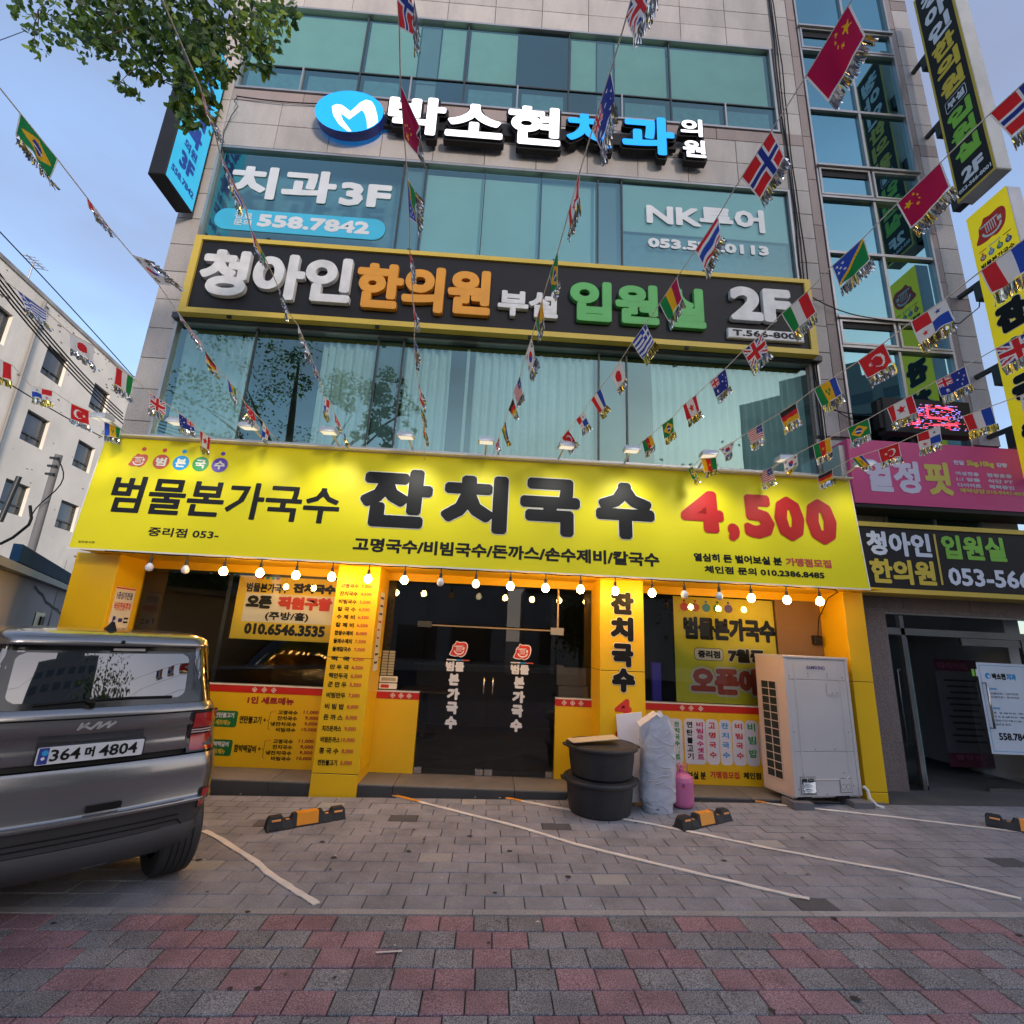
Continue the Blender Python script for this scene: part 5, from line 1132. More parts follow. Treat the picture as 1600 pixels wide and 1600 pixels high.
b.tube([rp(.5,.33,.002), rp(.53,.30,.002), rp(.54,.24,.002)], .004, BLACK, n=5); b.build('bumper_line', car, local=True)
q = MB(); q.tube([rp(u, z, .012) for u, z in ((-.30,1.035),(-.1,1.05),(.12,1.055),(.34,1.05))], .008, BLACK, n=6); q.tube([rp(-.05,1.02,.01), rp(-.05,1.04,.03), rp(-.08,1.05,.02)], .014, BLACK); q.build('wiper', car, local=True)
b = MB(); b.add([(-.028,.30,zz_(1.425)),(.028,.30,zz_(1.425)),(.02,.50,zz_(1.435)),(-.02,.50,zz_(1.435)),(-.006,.31,zz_(1.488)),(.006,.31,zz_(1.488)),(.006,.345,zz_(1.488)),(-.006,.345,zz_(1.488))], [[0,1,5,4],[1,2,6,5],[2,3,7,6],[3,0,4,7],[4,5,6,7]], BLACK); b.build('antenna_fin', car, local=True)
b = MB(); b.lathe([(0,-.02),(.010,-.02),(.012,0)], BLACK, n=12, c=(.03, .055, zz_(1.372)), axis='y'); b.build('washer_nozzle', car, local=True)
LAMP = M('tail_lamp', (.20,.008,.008), .15, coat=.8, emis=(.5,.01,.01), es=.03); LAMPD = M('lamp_bar', (.55,.40,.40), .2)
for s in (-1, 1):
    us = [s*u for u in lin(.47, .648, 10)]
    if s < 0: us = us[::-1]
    b = MB(); patch(b, us, lin(.715, .955, 6), BLKG, .007)
    q1 = [s*u for u in lin(.485, .643, 9)]; q1 = q1 if s > 0 else q1[::-1]
    patch(b, q1, lin(.855, .945, 3), LAMP, .011); patch(b, q1, lin(.725, .815, 3), LAMP, .011); patch(b, q1, lin(.826, .833, 1), LAMPD, .012); patch(b, q1, lin(.84, .847, 1), LAMPD, .012); b.build('tail_lamp', car, local=True)
    rf = [s*u for u in lin(.60, .645, 4)]; rf = rf if s > 0 else rf[::-1]
    b = MB(); patch(b, rf, lin(.37, .50, 3), BLKG, .006); patch(b, rf[1:-1] if False else rf, lin(.385, .495, 3), LAMP, .009); b.build('reflector', car, local=True)
b = MB(); patch(b, lin(-.42,.42,8), lin(.19,.30,2), BLACK, .004); patch(b, lin(-.20,.40,6), lin(.235,.275,1), BLKG, .008)
patch(b, lin(.08,.19,2), lin(.165,.19,1), STEEL, .015); b.build('diffuser', car, local=True)
b = MB(); patch(b, lin(-.55,.50,10), lin(.452,.458,1), STEEL if False else PAINT, .01); patch(b, lin(.02,.18,2), lin(.475,.51,1), BLACK, .004); b.build('bumper_crease', car, local=True)
# registration plate
pu, pv = rp(-.235,.785,0), rp(.235,.785,0); fpz = Fr((0, .0, 0), (1,0,0), (0,0,1)); yp = -.024
fpl = Fr((-.005, yp-.001, zz_(.785)), (1,0,0), (0,0,1)); b = MB(); b.box(-.245, .235, yp, yp+.03, zz_(.735), zz_(.835), BLKG, ch=.004); b.rrect(fpl, -.233, .233, -.043, .043, .008, M('plate_white', (.62,.64,.67), .4), .002)
b.rect(fpl, -.226, -.185, -.04, .04, NAVY, .003); b.disc(fpl, -.205, -.012, .008, WHITE, .004, 12); b.disc(fpl, -.2, .015, .014, BLUE, .004, 12)
text_into(b, '364', fpl, -.178, -.052, -.030, .030, BLACK, .001, .004); text_into(b, '머', fpl, -.034, .008, -.026, .028, BLACK, .002, .004); text_into(b, '4804', fpl, .028, .205, -.030, .030, BLACK, .001, .004); b.build('number_plate', car, local=True)
# badge: slanted maker letters
fbd = Fr((0, -.013, zz_(.92)), (1,0,0), (0,.02,1)); b = MB(); CH = M('badge_chrome', (.62,.60,.58), .25, metal=.6)
for pts in (((-.09,-.018),(-.075,.018)), ((-.075,.014),(-.055,-.018)) , ((-.066,-.002),(-.036,.018)), ((-.058,-.006),(-.030,-.018)), ((-.030,-.018),(-.002,.016),(.004,-.018)), ((.0,-.018),(.032,.018)), ((.032,.018),(.040,-.018),(.058,.0))): b.stroke(fbd, pts, .010, CH, .003)
b = MB()
for pts in (((-.092,-.018),(-.078,.016)), ((-.088,-.012),(-.048,.014)), ((-.066,-.0),(-.036,-.017),(-.004,.015)), ((.006,.016),(-.006,-.018)), ((-.004,-.017),(.045,.016)), ((.045,.016),(.040,-.016),(.072,.012))): b.stroke(fbd, pts, .012, CH, .003)
b.build('badge', car, local=True)
# wheels
def wheel(x, y, s):
    t = MB(); R0 = .285; t.lathe([(R0*.62,-.1),(R0*.93,-.105),(R0*.985,-.09),(R0,-.06),(R0,.06),(R0*.985,.09),(R0*.93,.105),(R0*.62,.1)], BLK_RUB, n=40, axis='x')
    for k in (-.05, -.017, .017, .05): t.lathe([(R0+.0012,k-.004),(R0+.0012,k+.004)], BLACK, n=40, axis='x')
    o = t.build('tyre', car, local=True); o.location = (x, y, R0); WORLD[o.name] = Matrix()
    r_ = MB(); r_.lathe([(0,s*.05),(R0*.15,s*.055),(R0*.2,s*.04),(R0*.58,s*.03),(R0*.63,s*.095)], STEEL, n=30, axis='x')
    for k in range(5):
        a = 2*math.pi*k/5; r_.tube([(s*.06, .03*math.cos(a), .03*math.sin(a)), (s*.07, R0*.6*math.cos(a), R0*.6*math.sin(a))], .016, STEEL, n=6)
    p = put('rim', r_.mesh('rim'), o, local=True)
for x, y, s in ((.565,.36,1), (-.565,.36,-1), (.565,2.1,1), (-.565,2.1,-1)): wheel(x, y, s)
b = MB(); b.box(-.55, .55, .3, .42, .2, .3, BLACK).box(-.45, .45, .2, 2.4, .18, .22, BLACK); b.build('underbody', car, local=True)

# ============================================================ NEIGHBOURING BUILDINGS ON THE LEFT
az = rad(-9.27); DRv = Vector((math.sin(az), math.cos(az), 0)); NNv = Vector((DRv.y, -DRv.x, 0))
KW = 15/9.
wb_ = thing('apartment_block', 'weathered off-white plaster building with dark sash windows rising behind the yellow sign', 'building', tuple(-NNv*15), math.atan2(DRv.y, DRv.x))
# local: x along the wall (away), y = to the left into the building, z up
q = MB(); ss = [8.0]; cols_ = [(14.75,15.95),(17.85,19.1),(20.97,22.2),(24.08,25.3),(27.2,28.4),(30.3,31.5)]
zr = [(-.1,-.1),(2.4,3.55),(5.22,6.42),(8.0,9.22),(10.8,12.02)]
zs_ = [-1.0]
for a, b in zr[1:]: zs_ += [a, b]
zs_ += [13.5]; xs_ = [8.0]
for a, b in cols_: xs_ += [a, b]
xs_ += [34.0]
for i in range(len(xs_)-1):
    for j in range(len(zs_)-1):
        if i % 2 == 1 and j % 2 == 1: continue
        q.add([(xs_[i],0,zs_[j]),(xs_[i+1],0,zs_[j]),(xs_[i+1],0,zs_[j+1]),(xs_[i],0,zs_[j+1])], [[0,1,2,3]], CONC)
q.add([(8,.0,13.5),(34,.0,13.5),(34,9,13.5),(8,9,13.5)], [[0,1,2,3]], CONC); q.box(8, 34, 9, 9.1, -1, 13.5, CONC); q.box(8, 8.05, .01, 9, -1, 13.5, CONC); q.box(33.95, 34, .01, 9, -1, 13.5, CONC)
o = q.build('wall', wb_, local=True); WORLD[o.name] = Matrix()
MB().box(7.98, 34.02, -.05, .25, 13.5, 13.66, M('parapet_cap', (.30,.28,.26), .9, var=.3, scale=1.5, dirt=.5, bump=1, bscale=8)).build('parapet', wb_, local=True)
GW = glass('grey_window_glass', (.12,.13,.14), (.8,.85,.95), .18)
def recess_window(par, x0, x1, z0, z1):
    f_ = MB(); d = .18
    f_.add([(x0,0,z0),(x0,d,z0),(x0,d,z1),(x0,0,z1)], [[0,1,2,3]], CONC).add([(x1,0,z0),(x1,d,z0),(x1,d,z1),(x1,0,z1)], [[3,2,1,0]], CONC).add([(x0,0,z1),(x0,d,z1),(x1,d,z1),(x1,0,z1)], [[0,1,2,3]], CONC).add([(x0,0,z0),(x0,d,z0),(x1,d,z0),(x1,0,z0)], [[3,2,1,0]], CONC)
    t = .055
    for a in ((x0,x1,z0,z0+t),(x0,x1,z1-t,z1),(x0,x0+t,z0+t,z1-t),(x1-t,x1,z0+t,z1-t),(x0+t,x1-t,z0+.33,z0+.33+t),((x0+x1)/2-t/2,(x0+x1)/2+t/2,z0+t,z0+.33)): f_.box(a[0], a[1], d-.06, d, a[2], a[3], DFRAME)
    w_ = f_.build('window', par, local=True); WORLD[w_.name] = Matrix()
    put('pane', MB().box(x0+.01, x1-.01, d, d+.01, z0+.01, z1-.01, GWP).mesh('pane'), w_, local=True)
q = MB(); rr_ = random.Random(12); CHP = M('paint_chip', (.13,.12,.11), .95); fq = Fr((0,-.006,0),(1,0,0),(0,0,1))
for k in range(170):
    x = rr_.uniform(15, 31); z = rr_.choice((rr_.uniform(3, 13.4), rr_.uniform(12.2, 13.4))); s_ = rr_.uniform(.02, .09); n_ = 7
    if any(a-.1 < x < b+.1 for a, b in cols_) and any(a-.1 < z < b+.1 for a, b in zr[1:]): continue
    q.poly(fq, [(x+s_*rr_.uniform(.3,1)*1.6*math.cos(2*math.pi*i/n_), z+s_*rr_.uniform(.3,1)*.7*math.sin(2*math.pi*i/n_)) for i in range(n_)], CHP, 0)
q.build('paint_chips', wb_, local=True, kind='stuff')
GWP = M('far_window_glass', (.075,.08,.085), .15, coat=.3, var=.3, scale=.6)
for a, b in cols_[:6]:
    for c, d in zr[1:]: recess_window(wb_, a, b, c, d)
q = MB(); q.tube([(20.1,-.08,13.4),(20.1,-.08,2)], .05, M('downpipe', (.22,.21,.2), .6), n=8); q.build('downpipe', wb_, local=True)
q = MB(); q.tube([(19.3,.1,13.6),(19.3,.1,14.6)], .03, ALU); q.tube([(18.9,.1,14.5),(19.8,.1,14.6)], .02, ALU)
for k in range(5): q.tube([(19.0+.17*k,-.15,14.5),(19.0+.17*k,.35,14.52)], .015, ALU, n=5)
tag(q.build('tv_antenna'), 'small rooftop television antenna on the off-white building', 'antenna'); o = bpy.data.objects['tv_antenna']; o.location = tuple(-NNv*15); o.rotation_euler = (0,0,math.atan2(DRv.y, DRv.x))
# low grey house with blue gutter board
a2 = rad(-33); d2v = Vector((math.sin(a2), math.cos(a2), 0)); P0 = at(104, 915, 8.5)
gh = thing('grey_house', 'low cracked grey plaster house with a dark blue roof edge behind the car', 'house', (P0.x, P0.y, 0), math.atan2(d2v.y, d2v.x))
ztop = P0.z
q = MB(); q.box(-8, 3, 0, 4, -.6, ztop-.02, GREYW); o = q.build('wall', gh, local=True); WORLD[o.name] = Matrix()
MB().box(-4.2, 3.05, -.07, .0, ztop-.0, ztop+.17, M('blue_roof_edge', (.008,.04,.10), .8, var=.2, spec=.15)).build('roof_edge', gh, local=True)
MB().box(-8.05, 3.05, -.1, 4.05, ztop-.10, ztop-.025, M('gutter_grey', (.25,.25,.26), .6)).build('gutter', gh, local=True)
q = MB(); CRK = M('crack_stain', (.09,.085,.09), .95)
fq = Fr((0,-.004,0),(1,0,0),(0,0,1)); rr_ = random.Random(4)
def crack(p, dx, dz, n, w_):
    P = [p]
    for i in range(n): P.append((P[-1][0]+dx*(1+.4*rr_.uniform(-1,1)), P[-1][1]+dz*(1+.4*rr_.uniform(-1,1))+rr_.uniform(-.03,.03)))
    q.stroke(fq, P, w_, CRK, 0)
crack((-2.6,1.85), .25, -.03, 12, .035); crack((-.7,2.35), -.02, -.14, 9, .035); crack((-1.4,1.3), .2, -.02, 6, .05); crack((-.8,1.6), .03, -.1, 6, .03)
q.build('crack', gh, local=True)
f_ = MB(); f_.box(-2.05, -1.35, -.01, .08, 1.1, 1.55, DFRAME).box(-1.68, -1.4, -.025, -.005, 1.15, 1.5, M('brown_board', (.10,.06,.03), .8)); f_.build('window', gh, local=True)
# utility pole and overhead lines
pp = at(37, 900, 7.0); tpz = at(38, 708, 7.0).z
q = MB(); q.tube([(pp.x,pp.y,-.6),(pp.x,pp.y,tpz)], .07, M('pole_concrete', (.26,.25,.24), .85, var=.1), n=14, rs=[.055,.045]); po = thing('utility_pole', 'grey concrete utility pole at the far left in front of the white building', 'pole', (pp.x,pp.y,-.6)); q.build('post', po)
q = MB(); a = at(0, 815, 6.9); b = at(30, 745, 6.95); q.tube([a, b], .035, DFRAME, n=8)
q.tube([at(47,790,6.9), at(49,810,6.9), at(45,820,6.9), at(20,840,6.9), at(0,850,6.9)], .018, BLACK, n=6)
for k in range(3): q.box(pp.x-.06, pp.x+.06, pp.y-.07, pp.y-.04, tpz-.08-.12*k, tpz-.05-.12*k, DFRAME)
q.tube([(pp.x+.1+.14*math.sin(t*.5), pp.y-.1, tpz-.1-.09*t) for t in range(10)], .008, BLACK, n=5); q.build('fitting', po)
for k, (y0, y1, lb) in enumerate(((418, 646, 'uppermost of the thick black overhead lines crossing the white building'), (428, 651, 'second thick black overhead line crossing the white building'), (438, 656, 'third thick black overhead line crossing the white building'), (446, 662, 'lowest thick black overhead line crossing the white building'))):
    a = at(-60, y0-70, 3.6); b = at(192, y1, 6.2); q = MB(); q.tube(sagline(a, b, .08, 16), .008, BLACK, n=5); tag(q.build('overhead_line'), lb, 'overhead line')
q = MB(); q.tube(sagline(at(-60, 300, 3.6), at(208, 588, 6.0), -.02, 12)+[Vector((-4.69, 7.5, 4.9))], .006, BLACK, n=5); tag(q.build('overhead_line'), 'single thin black line meeting the left corner of the granite building', 'overhead line')
q = MB(); q.tube(sagline(at(-40, 565, 4.0), at(160, 683, 5.3), .02, 12), .006, BLACK, n=5); tag(q.build('overhead_line'), 'thin black line just below the lowest flags at the far left', 'overhead line')
q = MB(); q.tube(sagline(at(-40, 78, 3.5), at(40, 48, 4.5), .0, 4), .004, BLACK, n=5); tag(q.build('overhead_line'), 'short thin line in the sky at the top left beside the leaves', 'overhead line')

# ============================================================ FLAGS ON STRINGS
FC = dict(r=(.62,.012,.02), b=(.012,.03,.26), w=(.74,.73,.74), g=(.0,.22,.05), y=(.78,.42,.005), k=(.015,.015,.018), m=(.42,.0,.06), c=(.52,.0,.07), lb=(.01,.06,.42))
def fm_mat():
    m = bpy.data.materials.new('flag_print'); m.use_nodes = True; n = m.node_tree.nodes; l = m.node_tree.links; b = n['Principled BSDF']
    a = n.new('ShaderNodeAttribute'); a.attribute_name = 'dye'; no = n.new('ShaderNodeTexNoise'); no.inputs['Scale'].default_value = 60
    mr = n.new('ShaderNodeMapRange'); mr.inputs[3].default_value = .9; mr.inputs[4].default_value = 1.06; l.new(no.outputs[0], mr.inputs[0])
    s = n.new('ShaderNodeVectorMath'); s.operation = 'SCALE'; l.new(a.outputs['Color'], s.inputs[0]); l.new(mr.outputs[0], s.inputs['Scale'])
    b.inputs['Roughness'].default_value = .75
    l.new(s.outputs[0], b.inputs['Base Color'])
    t = n.new('ShaderNodeBsdfTranslucent'); l.new(s.outputs[0], t.inputs[0]); mx = n.new('ShaderNodeMixShader'); mx.inputs[0].default_value = .35
    l.new(b.outputs[0], mx.inputs[1]); l.new(t.outputs[0], mx.inputs[2]); l.new(mx.outputs[0], n['Material Output'].inputs[0]); return m
FLAGM = fm_mat()
TIN_S = M('tinsel_silver', (.72,.74,.78), .18, metal=1., var=.1); TIN_G = M('tinsel_gold', (.80,.66,.18), .2, metal=1., var=.1)
def star(x, y, cx, cy, r, n=5, rot=0):
    dx, dy = x-cx, y-cy; a = np.arctan2(dx, -dy)+rot; rr = np.hypot(dx, dy); t = np.mod(a, 2*math.pi/n); t = np.minimum(t, 2*math.pi/n-t)
    k = .382; ang = math.pi/n
    # edge from (r,0) to (k r, ang)
    x1, y1, x2, y2 = r, 0, k*r*math.cos(ang), k*r*math.sin(ang); px, py = rr*np.cos(t), rr*np.sin(t)
    return ((x2-x1)*(py-y1)-(y2-y1)*(px-x1)) > 0
def design(name, u, v):
    A = 1.33; x = u*A; y = v; C = np.zeros(u.shape+(3,)); 
    def s(mask, c): C[mask] = FC[c] if isinstance(c, str) else c
    C[:] = FC['w']
    def uj(x0, y0, w_, h):
        inn = (x >= x0) & (x < x0+w_) & (y >= y0) & (y < y0+h); X = (x-x0)/w_*2-1; Y = (y-y0)/h*2-1
        s(inn, 'b'); d1 = np.abs(X-Y); d2 = np.abs(X+Y)
        s(inn & ((d1 < .30) | (d2 < .30)), 'w'); s(inn & ((d1 < .11) | (d2 < .11)), 'r')
        s(inn & ((np.abs(X) < .27) | (np.abs(Y) < .36)), 'w'); s(inn & ((np.abs(X) < .15) | (np.abs(Y) < .20)), 'r')
    if name in ('china', 'chinam'):
        s(u > -1, 'm'); 
        cx = .24 if name == 'china' else A-.24; sg_ = 1 if name == 'china' else -1
        s(star(x, y, cx, .30, .15, rot=.4), 'y')
        for dx, dy in ((.22,-.16),(.30,-.05),(.30,.09),(.22,.20)): s(star(x, y, cx+sg_*dx, .30+dy, .055), 'y')
    elif name == 'turkey':
        s(u > -1, 'r'); s(np.hypot(x-.80, y-.5) < .29, 'w'); s(np.hypot(x-.73, y-.5) < .225, 'r'); s(star(x, y, .42, .5, .12, rot=.3), 'w')
    elif name == 'panama':
        s((u < .5) & (v < .5), 'r'); s((u >= .5) & (v >= .5), 'lb'); s(star(x, y, .98, .26, .13), 'b'); s(star(x, y, .35, .74, .13), 'r')
    elif name == 'norway':
        s(u > -1, 'r'); cx = .82; s((np.abs(x-cx) < .15) | (np.abs(y-.5) < .15), 'w'); s((np.abs(x-cx) < .08) | (np.abs(y-.5) < .08), 'b')
    elif name == 'greece':
        s((np.floor(v*9) % 2) == 0, 'lb'); c = (x > A-.55) & (y < .556); s(c, 'lb'); s(c & ((np.abs(x-(A-.275)) < .055) | (np.abs(y-.278) < .055)), 'w')
    elif name in ('france', 'yugoslavia'): s(u < .34, 'r'); s(u > .66, 'lb')
    elif name == 'japan': s(np.hypot(x-A/2, y-.5) < .29, 'r')
    elif name == 'thailand': s((v < .17) | (v > .83), 'r'); s((v > .34) & (v < .66), 'lb')
    elif name == 'guinea': s(u < .34, 'g'); s((u >= .34) & (u < .67), 'y'); s(u >= .67, 'm')
    elif name == 'germany': s(v < .34, 'k'); s((v >= .34) & (v < .67), 'r'); s(v >= .67, 'y')
    elif name == 'vincent':
        s(u < .28, 'g'); s((u >= .28) & (u < .72), 'y'); s(u >= .72, 'lb')
        for dx, dy in ((-.09,.42),(.09,.42),(0,.60)): s((np.abs(x-A/2-dx)/.08+np.abs(y-dy)/.12) < 1, 'g')
    elif name == 'cameroon':
        s(u < .34, 'g'); s((u >= .34) & (u < .67), 'r'); s(u >= .67, 'y'); s(star(x, y, A/2, .5, .14), 'y')
    elif name == 'brazil':
        s(u > -1, 'g'); s((np.abs(x-A/2)/.55+np.abs(y-.5)/.40) < 1, 'y'); s(np.hypot(x-A/2, y-.5) < .21, 'b'); s((np.hypot(x-A/2, y-.5) < .21) & (np.abs(np.hypot(x-A/2+.1, y-.95)-.45) < .03), 'w')
    elif name == 'canada':
        s((u < .26) | (u > .74), 'r'); s(star(x, y, A/2, .48, .25), 'r'); s((np.abs(x-A/2)/.17+np.abs(y-.47)/.22) < 1, 'r'); s((np.abs(x-A/2) < .018) & (y > .5) & (y < .78), 'r')
    elif name == 'australia':
        s(u > -1, 'b'); uj(0, 0, A/2, .5); s(star(x, y, .33, .75, .11, 7), 'w')
        for cx, cy in ((1.0,.18),(1.16,.42),(.86,.45),(1.0,.80)): s(star(x, y, cx, cy, .07, 7), 'w')
        s(star(x, y, 1.08, .58, .04), 'w')
    elif name == 'uk': uj(0, 0, A, 1)
    elif name == 'italy': s(u < .34, 'g'); s(u > .66, 'r')
    elif name == 'solomon':
        d = y+(x/A)-1.0; s(d < 0, 'lb'); s(d >= 0, 'g'); s(np.abs(d) < .06, 'y')
        for cx, cy in ((.18,.2),(.42,.2),(.30,.34),(.18,.48),(.42,.48)): s(star(x, y, cx, cy, .07), 'w')
    elif name == 'usa':
        s((np.floor(v*13) % 2) == 0, 'r'); c = (x > A-.55) & (y < .54); s(c, 'b')
        for i in range(4):
            for j in range(3): s(star(x, y, A-.49+.14*i, .09+.17*j, .045), 'w')
    elif name == 'korea':
        r_ = np.hypot(x-A/2, y-.5); a = (y-.5)*.85+(x-A/2)*.5; s((r_ < .25), 'lb'); s((r_ < .25) & (y-.5 < .12*np.sin((x-A/2)*12)), 'r')
        for sx, sy in ((-1,-1),(1,-1),(-1,1),(1,1)):
            dx = (x-A/2-sx*.45); dy = (y-.5-sy*.30); p = dx*.55*sx+dy*.83*sy if True else 0; q_ = -dx*.83*sx+dy*.55*sy
            s((np.abs(p) < .085) & (np.abs(q_) < .12) & (np.mod(p+.085, .062) < .038), 'k')
    e = .045; s((x < e) | (x > A-e) | (y > 1-e), 'w')
    return C
DESC = dict(china='dark red flag with yellow stars', chinam='dark red flag with yellow stars', turkey='red flag with white crescent', panama='quartered red white blue flag', norway='red flag with blue cross',
 greece='blue and white striped flag', france='red white blue striped flag', yugoslavia='red white blue striped flag', japan='white flag with red disc', thailand='red white blue long-barred flag', guinea='red yellow green striped flag',
 germany='black red gold flag', vincent='green yellow blue flag', cameroon='green red yellow flag', brazil='green flag with yellow diamond', canada='red and white maple-leaf flag', australia='blue flag with white stars',
 uk='red white blue union-cross flag', italy='green white red flag', solomon='diagonal blue and green flag', usa='red white striped canton flag', korea='white flag with red-blue circle')
SN = dict(L3='leftmost string', L2='string before the white building', L1='string crossing the left sky', L0='string through the leaves', C1='string left of centre', C2='string right of centre', R1='string over the travel lettering', R2='string over the 2F letters', R3='string above the LED display', R4='string across the LED display', R5='string over the pink sign')
